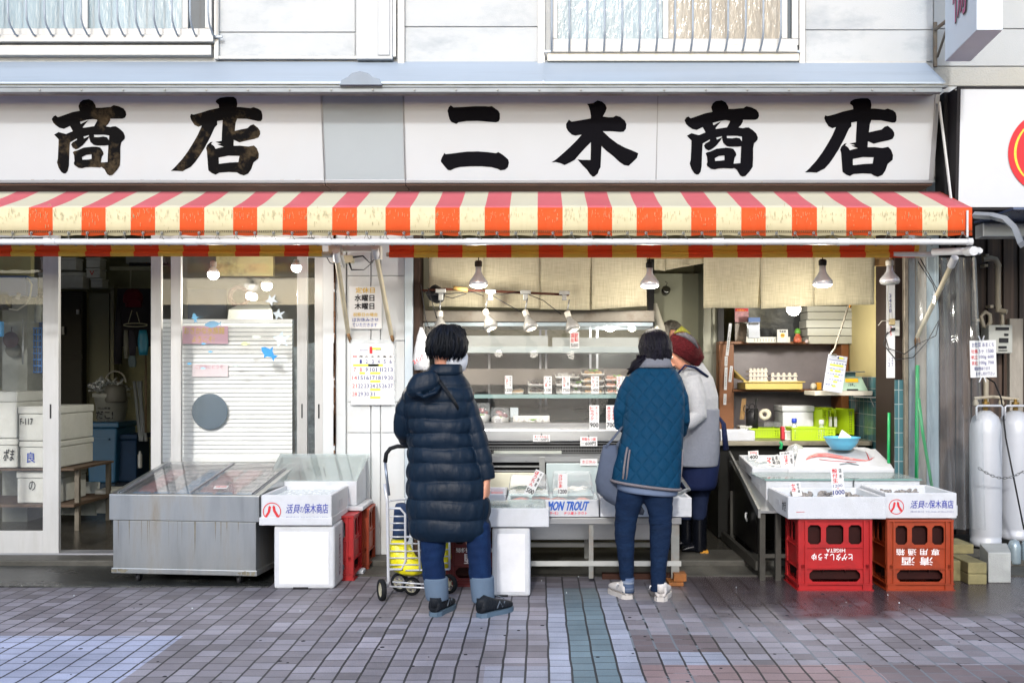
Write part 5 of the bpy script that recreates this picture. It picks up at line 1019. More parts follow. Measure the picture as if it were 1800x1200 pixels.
hg = thing('laundry_hanger', 'round peg hanger with gloves and cloths hanging inside the doorway', 'hanger', P(238,570,10.5)); m_ = MB(); m_.tube([P(238+21*math.cos(t*math.pi/10), 571+3*math.sin(t*math.pi/10), 10.5) for t in range(21)], .006, 5); m_.tube([P(225,569,10.5),P(232,545,10.5)], .004, 5); m_.tube([P(246,569,10.5),P(240,548,10.5)], .004, 5); m_.build('ring', mat('hanger_cream', '#9a9880', .5), hg, smooth=True)
def cloth(px, w, py0, py1, Y, m, par, nm): 
    mb = MB(); a_, b_ = P(px, py0, Y), P(px+1, py1, Y); u_ = Vector((1,0,0)); v_ = Vector((0,1,0)); q = w/2*Y/F
    return mb.loft([mb.ring(a_.lerp(b_, t), u_, v_, q*(.5+.55*math.sin(.4+t*2.2)), .02, 10) for t in (0,.2,.4,.6,.8,1)]).build(nm, m, par, smooth=True)
cloth(251, 18, 580, 624, 10.5, mat('blue_glove', '#1f7fa0', .4, 0, .2, 20), hg, 'blue_glove'); cloth(232, 13, 580, 625, 10.5, mat('grey_cloth', '#36343c', .9), hg, 'grey_cloth'); cloth(221, 8, 580, 630, 10.5, mat('pale_cloth', '#6f6f66', .9), hg, 'pale_cloth'); cloth(232, 14, 625, 645, 10.5, mat('grey_blue_cloth', '#5b6a70', .8), hg, 'lower_cloth')
# things behind the left glass pane
m_ = MB().box(X(4,8.6), X(48,8.6), 8.6, 8.9, .04, Zz(520,8.6)); tag(m_.build('inner_pillar', mat('inner_concrete', '#7c8078', .6, 0, .3, 4, dirt='#4c5048', damt=.6)), 'bare grey concrete pillar behind the left glass pane', 'pillar')
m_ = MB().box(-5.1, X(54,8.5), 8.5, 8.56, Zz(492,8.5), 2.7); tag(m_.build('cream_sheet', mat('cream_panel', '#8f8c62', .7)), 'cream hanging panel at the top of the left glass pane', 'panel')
m_ = MB().box(-5.0, X(46,8.3), 8.3, 8.5, Zz(520,8.3), Zz(484,8.3)); tag(m_.build('blue_shelf', mat('blue_grey_shelf', '#46618c', .4, 0, .3, 3), bevel=.01), 'blue grey shelf box high behind the left glass pane', 'shelf')
for px_, py_, r_, lb, mm in ((21,597,14,'brown round pan hanging on the inner pillar', mat('pan_brown', '#3a2018', .6, .2, .4, 20)), (25,614,14,'black rimmed sieve hanging below the brown pan', mat('sieve', '#4a4a40', .6))):
    c0 = P(px_, py_, 8.52 if r_ and py_ < 600 else 8.57); q = r_*8.5/F; o_ = MB().lathe([(q*.85,0),(q,-.02),(q*.97,-.02),(q*.8,-.004),(.001,-.003)], (0,0,0), 24, (0,1,0)).tube([(0,-.005,q),(.0,-.005,q*1.6)], .005, 5).build('frying_pan' if py_ < 600 else 'sieve', mm, None, local=True, smooth=True); o_.location = c0; tag(o_, lb, 'pan' if py_ < 600 else 'sieve')
m_ = MB(); m_.tube([P(48,488,8.3),P(56,500,8.3),P(53,520,8.3),P(46,535,8.3),P(30,545,8.3),P(16,543,8.3)], .007, 6); tag(m_.build('cable_loop', mat('cord_white', '#a7a79c', .6), smooth=True), 'loose white cord hanging behind the left glass pane', 'cord')
bc = thing('blue_basket', 'blue mesh crate hanging behind the left glass pane', 'basket', P(62,650,8.7)); m_ = MB()
for i in range(7): m_.box(X(50,8.7)+i*.022, X(50,8.7)+i*.022+.004, 8.7, 8.71, Zz(655,8.7), Zz(575,8.7))
for i in range(8): m_.box(X(48,8.7), X(74,8.7), 8.695, 8.70, Zz(655-i*11,8.7), Zz(652.5-i*11,8.7))
m_.build('mesh', mat('mesh_blue', '#2a6fb5', .4), bc); MB().box(X(47,8.8), X(78,8.8), 8.8, 8.82, Zz(656,8.8), Zz(566,8.8)).build('back_sheet', mat('deep_blue', '#1d3a6a', .5, 0, .3), bc)
m_ = MB().box(-5, X(8,8.4), 8.35, 8.4, Zz(592,8.4), Zz(565,8.4)); tag(m_.build('blue_box', mat('bright_blue', '#3a8fc8', .4), bevel=.01), 'bright blue plastic box edge by the inner pillar', 'box')
# blind, poster and stickers of the big glass door
bl = thing('slatted_blind', 'bright white slatted blind lowered behind the big glass door', 'blind', P(400,800,7.2))
m_ = MB(); py = 561
while py < 802:
    z_ = Zz(py, 7.22); m_.hexa([(X(284,7.22),7.205,z_-.0285),(X(514,7.22),7.205,z_-.0285),(X(514,7.22),7.207,z_-.0285),(X(284,7.22),7.207,z_-.0285),(X(284,7.22),7.218,z_),(X(514,7.22),7.218,z_),(X(514,7.22),7.220,z_),(X(284,7.22),7.220,z_)]); py += 7.6
m_.build('slats', mat('slat_white', '#f1f5f4', .45), bl); MB().box(X(284,7.2), X(514,7.2), 7.2, 7.225, Zz(812,7.2), Zz(803,7.2)).build('bottom_rail', mat('slat_white'), bl, bevel=.003)
MB().box(X(284,7.28), X(516,7.28), 7.275, 7.28, Zz(803,7.28), Zz(561,7.28)).build('backing_sheet', mat('sheet_grey', '#6f7a7c', .8), bl)
o_ = MB().box(X(318,7.195), X(401,7.195), 7.19, 7.195, Zz(604,7.19), Zz(573,7.19)).build('poster', mat('poster_pink', '#e3b4c4', .6), None); tag(o_, 'pale pink poster with yellow lettering behind the big glass door', 'poster')
m_ = MB(); put_text(m_, 'おさかな水族館', (X(324,7.19), 7.187, Zz(587,7.19)), (1,0,0), (0,0,1), .29, .05, .03); put_text(m_, 'ようこそ!', (X(338,7.19), 7.187, Zz(601,7.19)), (1,0,0), (0,0,1), .16, .04, .03); m_.build('lettering', mat('poster_yellow', '#e8c765', .6), o_)
o_ = MB().box(X(338,7.195), X(401,7.195), 7.19, 7.195, Zz(662,7.19), Zz(640,7.19)).build('poster', mat('poster_white', '#ecdfe2', .6), None); tag(o_, 'small whitish poster low behind the big glass door', 'poster'); m_ = MB(); put_text(m_, 'ご自由にどうぞ', (X(344,7.19), 7.187, Zz(648,7.19)), (1,0,0), (0,0,1), .2, .03, .01); m_.build('lettering', mat('poster_pink2', '#dba0b0', .6), o_)
dk_ = MB().lathe([(.001,0),(.10,.001),(.126,.004),(.13,.008)], (0,0,0), 30, (0,1,0)).build('blind_shadow_disc', mat('slate_blue_grey', '#566773', .8, 0, .06), None, local=True); dk_.location = P(368,723,7.17); tag(dk_, 'slate-grey disc standing in for a round shadow on the white blind', 'disc')  # disc added to stand for a soft round shadow on the blind
def fish(px, py, L_, col, rot, kind=0, label='', Y=6.995):
    pts = [(-.5,0),(-.38,.10),(-.15,.2),(.1,.19),(.3,.09),(.38,.03),(.5,.14),(.46,0),(.5,-.14),(.38,-.03),(.3,-.09),(.1,-.17),(-.15,-.18),(-.38,-.09)]
    if kind == 1: pts = [(-.45,0),(-.3,.14),(-.05,.22),(.0,.42),(.12,.22),(.3,.12),(.5,.22),(.44,0),(.5,-.16),(.3,-.06),(.1,-.16),(0,-.34),(-.08,-.2),(-.3,-.14)]
    if kind == 2: pts = [(-.5,.1),(-.2,.18),(0,.5),(.1,.18),(.5,.35),(.25,0),(.45,-.3),(.05,-.15),(-.1,-.45),(-.2,-.12)]
    q = L_*Y/F; vs, fs = curve_mesh([[(a*q, b_*q) for a, b_ in pts]], .001); o_ = MB().add([(v.x, v.z, v.y) for v in vs], fs).build('fish_sticker', mat('fish_'+col, '#'+col, .5), None, local=True); o_.location = P(px, py, Y); o_.rotation_euler.y = rot; tag(o_, label, 'sticker'); return o_
fish(471,620,34,'1f86c8',R(40),1,'bright blue spotted whale-shark sticker on the big glass door'); fish(374,570,30,'6f9fc0',R(-5),0,'slim grey-blue fish sticker above the pink poster'); fish(342,558,18,'6db0d8',R(80),1,'light blue dolphin-like sticker near the door post'); fish(477,528,22,'c9d6df',R(-20),2,'pale ray sticker high on the glass door'); fish(489,553,22,'c3d2dc',R(10),2,'pale ray sticker lower of the two'); fish(431,604,16,'c9d69a',0,0,'yellow-green fish sticker at mid door'); fish(451,592,17,'c4d2c8',0,0,'pale green-grey fish sticker beside the yellow-green one'); fish(494,597,30,'c2d8e8',R(10),2,'pale blue manta sticker by the whale-shark sticker')
fish(358,604,9,'5aa6d2',0,0,'tiny blue fish sticker just under the pink poster'); fish(370,618,9,'5fa9d4',0,0,'tiny blue fish sticker, second below the pink poster'); fish(333,639,9,'5aa2cc',0,0,'tiny blue fish sticker near the left door stile'); fish(357,647,10,'9cc4dc',0,0,'tiny pale blue fish sticker above the whitish poster'); fish(404,625,14,'cdd4d2',0,0,'faint grey fish sticker at mid glass'); fish(415,642,14,'b9c4c2',0,0,'faint grey fish sticker lowest on the glass'); fish(440,633,14,'bfc9c7',0,0,'faint grey fish sticker left of the whale-shark tail')
# dim interior behind the glass door
m_ = MB(); m_.box(X(380,8.4), X(480,8.4), 8.4, 8.45, Zz(485,8.4), 2.7); tag(m_.build('patterned_hanging', mat('fish_print_cloth', '#8f8458', .8, 0, .2, 3, dirt='#3a2c1c', dscale=7, damt=1)), 'beige cloth with brown print hanging behind the glass door', 'cloth')
m_ = MB(); m_.tube([P(420+16*math.cos(t*math.pi/8), 521+16*math.sin(t*math.pi/8), 8.3) for t in range(17)], .02, 7); tag(m_.build('wreath', mat('wreath', '#4c3a34', .9, 0, .6, 60, bump=1, bs=80)), 'small dried wreath hanging behind the glass door', 'wreath')
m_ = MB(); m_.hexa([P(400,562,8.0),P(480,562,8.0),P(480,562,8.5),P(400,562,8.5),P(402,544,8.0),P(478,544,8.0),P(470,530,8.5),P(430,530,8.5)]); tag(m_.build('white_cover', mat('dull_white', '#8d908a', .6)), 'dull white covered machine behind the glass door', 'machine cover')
m_ = MB(); m_.box(X(330,8.8), X(396,8.8), 8.8, 8.85, Zz(560,8.8), Zz(508,8.8)); tag(m_.build('dark_window', mat('dark_blue_win', '#1c2a38', .2), None), 'dark blue framed board behind the glass door', 'board')
m_ = MB(); m_.box(X(284,7.6), X(516,7.6), 7.5, 7.9, .55, .60); m_.box(X(290,7.6), X(510,7.6), 7.7, 7.74, .04, .55); tag(m_.build('low_bench', mat('bench_grey', '#8b9190', .4, .2, .3, 4)), 'grey low bench behind the bottom of the glass door', 'bench')
m_ = MB()
m_.hexa([P(518,800,7.3),P(566,800,7.3),P(566,800,7.6),P(518,800,7.6),P(516,610,7.3),P(560,600,7.3),P(560,600,7.6),P(516,610,7.6)]); tag(m_.build('plastic_sheeting', mat('wrap_white', '#8f9a9c', .25, 0, .5, 14, bump=1, bs=25, dirt='#3c4a48', damt=.8)), 'crumpled plastic sheeting pressed behind the narrow glass', 'plastic sheet')
# ------------------------------------------------------------------ glass display case
CX0, CX1, CY0, CY1 = X(742,7.1), X(1152,7.1), 7.05, 7.75
dc = thing('display_case', 'long stainless and glass fish display case under the linen curtain', 'display case', ((CX0+CX1)/2, 7.4, .04))
old_st = mat('old_stainless', '#a5a7a8', .3, .85, .12, 3, bump=.02, bs=30, dirt='#80766c', damt=.5, dscale=3, stretch=(1,1,3))
zt0, zt1 = Zz(566,7.15), Zz(545,7.15)
MB().box(CX0, CX1, 7.15, CY1, zt0, zt1).build('top_hood', mat('grimy_hood', '#6f6a62', .45, .5, .3, 5, dirt='#4a3a2c', dscale=7, damt=.8), dc, bevel=.006)
MB().box(CX0+.01, CX1-.01, 7.17, CY1, zt0-.028, zt0-.001).build('hood_lip', mat('lip_blue_grey', '#7f8c96', .3, .6, .1), dc)
zr1, zr0 = Zz(754,CY0), Zz(776,CY0)
MB().hexa([(CX0,CY0,zr0),(CX1,CY0,zr0),(CX1,CY0+.06,zr0),(CX0,CY0+.06,zr0),(CX0,CY0+.004,zr1),(CX1,CY0+.004,zr1),(CX1,CY0+.06,zr1),(CX0,CY0+.06,zr1)]).build('front_rail', mat('rail_steel', '#a2a5a7', .3, .8, .06, 3, stretch=(1,1,6)), dc, bevel=.01, seg=3)
MB().box(CX0, CX1, CY0+.06, CY1, .45, Zz(742,7.2)).build('deck', old_st, dc)
MB().box(CX0, CX1, CY0+.02, CY0+.059, .45, zr0-.002).build('vent_panel', mat('vent_black', '#1b1b1c', .4, .3, .2), dc)
gr = MB()
for i in range(4): gr.box(CX0, CX1, CY0+.012, CY0+.02, zr0-.014-.022*i, zr0-.008-.022*i)
for i in range(110): gr.box(CX0+.25+i*.0115, CX0+.25+i*.0115+.003, CY0+.010, CY0+.018, Zz(796,CY0), Zz(786,CY0))
gr.build('vent_grille', mat('vent_grey', '#6d6f70', .4, .6, .1), dc)
glz = Zz(568,7.2)
MB().hexa([(CX0+.01,CY0+.02,zr1),(CX1-.01,CY0+.02,zr1),(CX1-.01,CY0+.026,zr1),(CX0+.01,CY0+.026,zr1),(CX0+.01,7.17,glz),(CX1-.01,7.17,glz),(CX1-.01,7.176,glz),(CX0+.01,7.176,glz)]).build('front_glass', shop_glass, dc)
MB().hexa([(CX1-.01,CY0+.03,zr1),(CX1-.004,CY0+.03,zr1),(CX1-.004,CY1,zr1),(CX1-.01,CY1,zr1),(CX1-.01,7.18,glz),(CX1-.004,7.18,glz),(CX1-.004,CY1,glz),(CX1-.01,CY1,glz)]).build('side_glass', shop_glass, dc)
MB().hexa([(CX0-.004,CY0+.03,zr1),(CX0+.01,CY0+.03,zr1),(CX0+.01,CY1,zr1),(CX0-.004,CY1,zr1),(CX0-.004,7.18,glz),(CX0+.01,7.18,glz),(CX0+.01,CY1,glz),(CX0-.004,CY1,glz)]).build('side_panel', old_st, dc)
def shelf(py, Y0, Y1, m, t=.008, x0=CX0+.02, x1=CX1-.03): z = Zz(py,Y0); MB().box(x0, x1, Y0, Y1, z-t, z).build('shelf', m, dc); return z
gs = mat('glass_shelf_edge', '#7f9a98', .15, .1, .15, 3)
z_mid = shelf(693, 7.3, 7.66, gs, .028); z_top = shelf(609, 7.25, 7.6, mat('shelf_grey', '#8f9a9c', .3, .4, .1), .045)
MB().box(CX0+.14, X(963,7.3), 7.3, 7.31, Zz(611,7.3)+.005, Zz(590,7.3)).box(X(971,7.3), CX1-.1, 7.3, 7.31, Zz(611,7.3)+.005, Zz(593,7.3)).build('light_diffuser', mat('diffuser_white', '#9fa5a2', .4), dc)
m_ = MB(); [m_.box(X(a,7.66), X(a,7.66)+.016, 7.655, 7.67, zr1, glz) for a in (858,948,958,1036,1048)]; m_.build('shelf_upright', alu, dc)
MB().box(CX0+.01, CX1-.02, 7.70, 7.705, zr1, Zz(620,7.7)).build('back_sheet', mat('case_back', '#191d1d', .6, .0, .5, 3, dirt='#59615c', dscale=2.5, damt=.5), dc)
MB().box(CX0+.02, CX1-.03, 7.42, 7.69, Zz(648,7.6)-.12, Zz(648,7.6)).build('rear_tray', mat('tray_dark_steel', '#6b6660', .3, .7, .2, 3), dc)
MB().hexa([(CX0+.1,7.3,Zz(744,7.3)),(CX1-.05,7.3,Zz(744,7.3)),(CX1-.05,7.62,Zz(722,7.6)),(CX0+.1,7.62,Zz(722,7.6)),(CX0+.1,7.29,Zz(744,7.3)+.004),(CX1-.05,7.29,Zz(744,7.3)+.004),(CX1-.05,7.64,Zz(712,7.6)),(CX0+.1,7.64,Zz(712,7.6))]).build('tray_floor', mat('tray_floor', '#8d8f8a', .25, .9, .2, 2.5, stretch=(.6,1,1)), dc)
# goods in the case
def tag_card(label, px, pyt, pyb, wpx, Y, rows, tilt=0, lean=0, m=card, rz=0):
    c0 = P(px, pyb, Y); s = thing('price_tag', label, 'price tag', c0); w_, h_ = wpx*Y/F, (pyb-pyt)*Y/F
    MB().box(-w_/2, w_/2, 0, .0015, 0, h_).build('card', m, s, local=True, bevel=.0007); lines(s, w_, h_, rows, -.0006); s.rotation_euler = (lean, tilt, rz); return s
def vtag(word, small, price, r=1): 
    n_ = len(word); rows = []
    for i, c_ in enumerate(word): rows.append((c_, .10, .05+i*.58/n_, .36, .52/n_, 'r', .05))
    for i, c_ in enumerate(small): rows.append((c_, .62, .06+i*.55/len(small), .24, .40/len(small), 'k' if r else 'r', .03))
    if price: rows.append((price, .08, .70, .84, .17, 'k', .05))
    return rows
def ptray(label, px0, px1, py0, py1, Y, food, grp='trays of shellfish on the glass shelf', m=None, D=.12, green=True):
    x0, x1, z0, z1 = X(px0,Y), X(px1,Y), Zz(py1,Y), Zz(py0,Y); c0 = Vector(((x0+x1)/2, Y, z0)); hx, H = (x1-x0)/2, z1-z0
    o_ = thing('food_tray', label, 'food tray', c0, group=grp); L_ = math.hypot(H, D)
    mb = MB(); a = hx; k = .86
    tr = [(-a*k,-.0,0),(a*k,0,0),(a*k,D*.8,H*.62),(-a*k,D*.8,H*.62)]; rim = [(-a,-.02,.012),(a,-.02,.012),(a,D,H),(-a,D,H)]
    mb.add([Vector(q) for q in tr]+[Vector(q) for q in rim], [(0,1,2,3),(0,4,5,1),(1,5,6,2),(2,6,7,3),(3,7,4,0)]); t_ = mb.build('tray', m or mat('tray_white', '#f0eee8', .4), o_, local=True); q = t_.modifiers.new('s','SOLIDIFY'); q.thickness = .003
    rr = random.Random(label); fb = MB(); gb2 = MB()
    n_ = int(10+hx*120)
    for i in range(n_):
        u_, v_ = rr.uniform(-.8,.8), rr.uniform(.08,.92); p0 = Vector((u_*hx*k, v_*D*.8-.008, v_*H*.62+.004)); 
        fb.lathe([(.001,0),(.013,.003),(.016,.008),(.010,.013),(.001,.015)], p0, 7, (rr.uniform(-.4,.4),-.8,.7))
    fb.build('food', food, o_, local=True, smooth=True)
    if green:
        for i in range(6): gb2.tube([Vector((rr.uniform(-.01,.02), D*.3, H*.3+.015)), Vector((rr.uniform(-.03,.045), D*.3-.01+rr.uniform(-.02,.02), H*.3+.03))], .004, 5, rs=[.006,.001])
        gb2.build('garnish', mat('garnish_green', '#7db52e', .5), o_, local=True, smooth=True)
    MB().add([Vector(q)+Vector((0,-.012,.012)) for q in rim], [(0,1,2,3)]).build('cling_film', glass('film', gl=.06, rough=.12, dens=.06), o_, local=True)
    return o_
f_sc = mat('scallop', '#e8c08c', .35, 0, .2, 40, dirt='#f2e2c8', dscale=30, damt=.8); f_pk = mat('pink_clam', '#eba689', .35, 0, .2, 40, dirt='#f6e2d4', dscale=30, damt=.8); f_dk = mat('dark_shell', '#3d2c22', .4, 0, .5, 60, dirt='#cbb492', dscale=45, damt=.9); f_wt = mat('white_squid', '#eeece6', .35, 0, .1, 30, dirt='#9a8f80', dscale=20, damt=.5); f_rd = mat('red_tuna', '#7a1f24', .35, 0, .4, 40, dirt='#cc8888', dscale=40, damt=.5)
Yg = 7.36
ptray('small tray of brown roe on the glass shelf beside the 1250 card', 900, 920, 684, 692, Yg, f_sc, green=False)
ptray('brown seaweed pack, lower one left of the 1100 card', 928, 966, 679, 692, Yg, f_dk, green=False); ptray('brown seaweed pack, upper one left of the 1100 card', 928, 966, 665, 678, Yg, f_dk, green=False)
o_ = MB().box(X(944,7.45), X(966,7.45), 7.45, 7.46, Zz(664,7.45), Zz(651,7.45)).build('blank_card', card, bevel=.002); tag(o_, 'blank cream card behind the seaweed packs', 'card')
for i, (a, b_) in enumerate(((654,665),(667,678),(680,692))): ptray('white tray with one dark oyster at its left end, %s row' % ('top','middle','bottom')[i], 976+i, 1018+i, a, b_, Yg, f_wt, green=False)
ptray('small white tray with green leaf beside the 750 card, upper', 1006, 1022, 670, 680, 7.33, f_wt); ptray('small white tray with green leaf beside the 750 card, lower', 1006, 1022, 681, 692, 7.33, f_wt)
ptray('tray of clams with green leaf resting on top of the middle scallop stack', 1022, 1062, 648, 660, Yg, f_sc)
for i, (a, b_) in enumerate(((661,671),(671.5,681),(681.5,692))): ptray('scallop tray in the middle stack behind the 1400 card, %s' % ('top','middle','bottom')[i], 1021, 1062, a, b_, Yg, f_sc, green=False)
for i, (a, b_) in enumerate(((658,669),(669.5,680),(680.5,692))): ptray('salmon pink clam tray with parsley by the teal jacket, %s' % ('top','middle','bottom')[i], 1064, 1100, a, b_, Yg, f_pk)
Yl = 7.27
def tub_(label, px0, px1, py0, py1, fm):
    x0, x1, z0, z1 = X(px0,Yl), X(px1,Yl), Zz(py1,Yl), Zz(py0,Yl); o_ = thing('clear_tub', label, 'tub', ((x0+x1)/2, Yl, z0)); hx, H = (x1-x0)/2, z1-z0
    MB().lathe([(hx*.85,0),(hx*1.0,H*.5),(hx*1.02,H*.55),(hx*.9,H)], (0,0,0), 22).build('tub', glass('tub_clear', gl=.1, rough=.05, dens=.12), o_, local=True, smooth=True)
    MB().lathe([(hx*.8,.004),(hx*.92,H*.45),(hx*.5,H*.55),(.001,H*.56)], (0,0,0), 20).build('sashimi', f_wt, o_, local=True, smooth=True)
    rr = random.Random(px0); fb = MB(); [fb.lathe([(.001,0),(.018,.004),(.014,.014),(.001,.018)], (rr.uniform(-.6,.6)*hx, -hx*.55+rr.uniform(0,.05), H*.5+rr.uniform(-.01,.03)), 7, (0,-.7,.7)) for i in range(7)]; fb.build('fish_slices', f_rd, o_, local=True, smooth=True)
    gb2 = MB(); [gb2.tube([Vector((0,-hx*.7,H*.4)), Vector((rr.uniform(-.03,.03),-hx*.9,H*.4+rr.uniform(.0,.03)))], .004, 5, rs=[.008,.002]) for i in range(4)]; gb2.build('garnish', mat('garnish_green'), o_, local=True, smooth=True)
tub_('clear round tub of red tuna, half behind the dark coat', 836, 862, 708, 748, f_rd); tub_('clear round tub of red tuna with green leaf on the lower case deck', 862, 896, 716, 748, f_rd)
ptray('long clear tray of silver fish fillet with green leaf on the lower deck', 902, 966, 731, 748, Yl, f_wt, D=.08)
o_ = MB().box(X(897,7.4), X(911,7.4), 7.4, 7.405, Zz(742,7.4), Zz(716,7.4)).build('blank_card', mat('pale_blue_card', '#b7c2c6', .5)); tag(o_, 'pale blue upright card behind the fillet tray', 'card')
tag_card('red lettered card reading 1250 on the glass shelf', 894, 660, 692, 13, 7.31, vtag('しずご', '和歌山産', '1250'))
tag_card('card reading 1100 in front of the brown seaweed packs', 963, 661, 692, 14, 7.31, vtag('トリ貝', '愛知産', '1100'))
tag_card('card reading 750 on the white oyster trays', 995, 661, 692, 14, 7.31, vtag('生ガキ', '三陸', '750'))
tag_card('card reading 1400 in front of the middle scallop stack', 1046, 661, 692, 14, 7.31, vtag('アサリ', '北海道', '1400'))
tag_card('card half hidden behind the teal jacket in front of the pink clam trays', 1091, 661, 692, 14, 7.31, vtag('ハマグリ', '三重', '1600'))
tag_card('card reading 580 hanging from the top shelf below the right lamp', 1010, 583, 612, 16, 7.24, [('北海道',.1,.05,.35,.3,'r',.04),('ほたて',.52,.05,.35,.55,'r',.04),('貝柱',.1,.4,.3,.25,'r',.04),('580',.1,.72,.8,.2,'k',.04)])
tag_card('small card reading 500 before the round tuna tub', 876, 734, 752, 13, 7.14, [('500',.1,.1,.8,.4,'k',.02)])
tag_card('tall card reading 900 standing on the case rail', 1044.5, 712, 756, 17, 7.06, vtag('トラフグ', 'まぐろブツ', '900', 0))
tag_card('tall card reading 700 on the case rail beside the teal sleeve', 1074, 712, 756, 17, 7.06, vtag('赤ガタマ', '北海道産', '700', 0))
def hung(label, px, py, w_, h_, rows):
    s = tag_card(label, px, py, py+h_, w_, 7.035, rows); MB().tube([(0,.0,h_*7.035/F-.002),(0,-.004,h_*7.035/F+.01)], .004, 6).build('hook', steel_d, s, local=True); return s
hung('slightly tilted card reading 150 yen, left of the two on the case rail', 952, 764, 30, 12, [('まぐろのあら',.1,.1,.8,.35,'r',.02),('100g',.06,.55,.25,.3,'k',0),('150円',.4,.5,.5,.42,'k',.03)])
hung('round-cornered card reading 600 yen, right of the two hung on the case rail', 1035, 767, 30, 17, [('特製もつ鍋',.1,.1,.8,.32,'r',.02),('1パック',.05,.58,.2,.2,'k',0),('600円',.3,.52,.6,.38,'k',.04)])
MB().box(X(868,7.04), X(987,7.04), 7.02, 7.06, Zz(800,7.04), Zz(792,7.04)).build('pale_strip', mat('pale_strip', '#a8ada4', .4), dc)
# low freezer chest in front of the case
lf = thing('low_freezer', 'low stainless freezer chest with sliding lids under the display case', 'freezer', (0, 6.8, .04))
LX0, LX1 = X(740,6.95), X(1180,6.95)
m_ = MB(); m_.box(LX0, LX1, 6.55, 6.98, .22, Zz(885,6.8)); m_.build('body', old_st, lf, bevel=.004)
m_ = MB(); m_.hexa([(LX0,6.93,Zz(812,6.93)),(LX1,6.93,Zz(812,6.93)),(LX1,6.99,Zz(806,6.99)),(LX0,6.99,Zz(806,6.99)),(LX0,6.93,Zz(802,6.93)),(LX1,6.93,Zz(802,6.93)),(LX1,6.99,Zz(797,6.99)),(LX0,6.99,Zz(797,6.99))]); m_.build('rear_rim', mat('rail_steel'), lf)
m_ = MB(); m_.box(X(948,6.9), X(958,6.9), 6.86, 6.93, .4, Zz(804,6.9)); 
for i, py in enumerate((818,826)): m_.box(LX0, X(950,6.9), 6.90, 6.92, Zz(py+3,6.9), Zz(py,6.9))
m_.build('lid_rail', steel_d, lf)
m_ = MB(); m_.box(LX0, X(946,6.9), 6.88, 6.90, Zz(860,6.9), Zz(830,6.9)); m_.build('cream_lid', mat('cream_lid', '#cfcbb4', .4, 0, .1), lf, bevel=.004)
m_ = MB(); m_.box(X(960,6.9), LX1, 6.86, 6.88, Zz(880,6.9), Zz(813,6.9)); m_.build('pale_lid', mat('pale_lid', '#b9c6c6', .25, .1, .2, 3), lf, bevel=.004)
# ------------------------------------------------------------------ front table with boxes
tt = thing('steel_table', 'low steel display table with open frame under the trout box', 'table', (X(1040,6.25), 6.5, 0))
tx0, tx1 = X(830,6.22), X(1198,6.22)
m_ = MB(); m_.box(tx0, tx1, 6.22, 6.9, Zz(921,6.22), Zz(909.5,6.22)); m_.build('top', old_st, tt, bevel=.003)
for px_, w_ in ((1035,8),(1180,14)): 
    a = X(px_,6.24); MB().box(a, a+w_*6.24/F, 6.24, 6.27, .03, Zz(921,6.22)-.001).build('leg', mat('leg_steel', '#8d8f8c', .4, .7, .2, 4, dirt='#8a5a20', dscale=6, damt=.5), tt)
    MB().box(a, a+w_*6.24/F, 6.85, 6.88, .03, Zz(921,6.22)-.001).build('leg', mat('leg_steel'), tt)
m_ = MB(); m_.box(tx0, tx1, 6.232, 6.238, Zz(994,6.24), Zz(985,6.24)); m_.box(tx0, tx1, 6.86, 6.88, .12, .15); m_.build('lower_rail', mat('rail_pale', '#b3b5b2', .4, .6, .1), tt)
m_ = MB(); m_.box(X(1176,6.15), X(1202,6.15), 6.15, 6.3, .0, .022); m_.box(X(1184,6.2), X(1206,6.2), 6.18, 6.28, .023, .07); tag(m_.build('wooden_shims', mat('orange_wood', '#8a5422', .7, 0, .4, 9), bevel=.003), 'two rust-orange wooden shims under the right table foot', 'wood block')
m_ = MB(); m_.box(X(1058,6.4), X(1180,6.4), 6.36, 6.42, 0, .035); tag(m_.build('timber', mat('dark_timber', '#3a231a', .7, 0, .3, 9)), 'dark timber lying on the paving under the table', 'timber')
ub = thing('upright_foam_box', 'tall white foam box standing on end beside the dark-coated person', 'foam box', (X(900,5.86), 6.0, 0))
MB().box(-.278, X(932,5.86), 5.86, 6.20, .0, .408).build('box', foam, ub, bevel=.018, seg=3); MB().box(-.25, X(932,5.86)-.03, 5.857, 5.859, .03, .37).build('base_recess', mat('foam_inset'), ub, bevel=.01); MB().box(X(868,5.86), X(893,5.86), 5.852, 5.865, -.001, .012).build('notch', black_pl, ub)
b_, hx, hy, H = foam_box('wide white foam box of ice with glass sheet next to the dark coat', X(830,5.84), X(965,5.84), 5.84, 6.20, .412, Zz(893,5.84), group=None)
MB().box(-hx+.022, hx-.022, -hy+.022, hy-.022, H*.4, H*.82).build('ice', mat('ice'), b_, local=True); MB().box(-hx-.002, hx-.02, -hy+.01, hy, H+.002, H+.006).build('glass_sheet', mat('cover_film', '#c8ced2', .2, 0, .1) if 0 else glass('lid_glass'), b_, local=True)
trout_b = mat('trout_blue', '#0f4fa8', .5); trout_r = mat('trout_red', '#d8304a', .5)
b_, hx, hy, H = foam_box('white foam box with blue TROUT lettering on the middle of the table', X(890,6.2), X(1053,6.2), 6.2, 6.62, Zz(908.5,6.2), Zz(878,6.2))
front_text(b_, hx, hy, H, [('SALMON',.315,.10,.29,.50,trout_b,.06,.25),('TROUT',.635,.10,.235,.50,trout_b,.06,.25),('サーモン',.47,.68,.09,.17,trout_r,.05,.1),('チリ産トラウト',.62,.68,.25,.17,trout_r,.05,.1)])
MB().box(-hx+.022, hx-.022, -hy+.022, hy-.022, H*.35, H*.7).build('ice', mat('ice'), b_, local=True)
rr = random.Random(8)
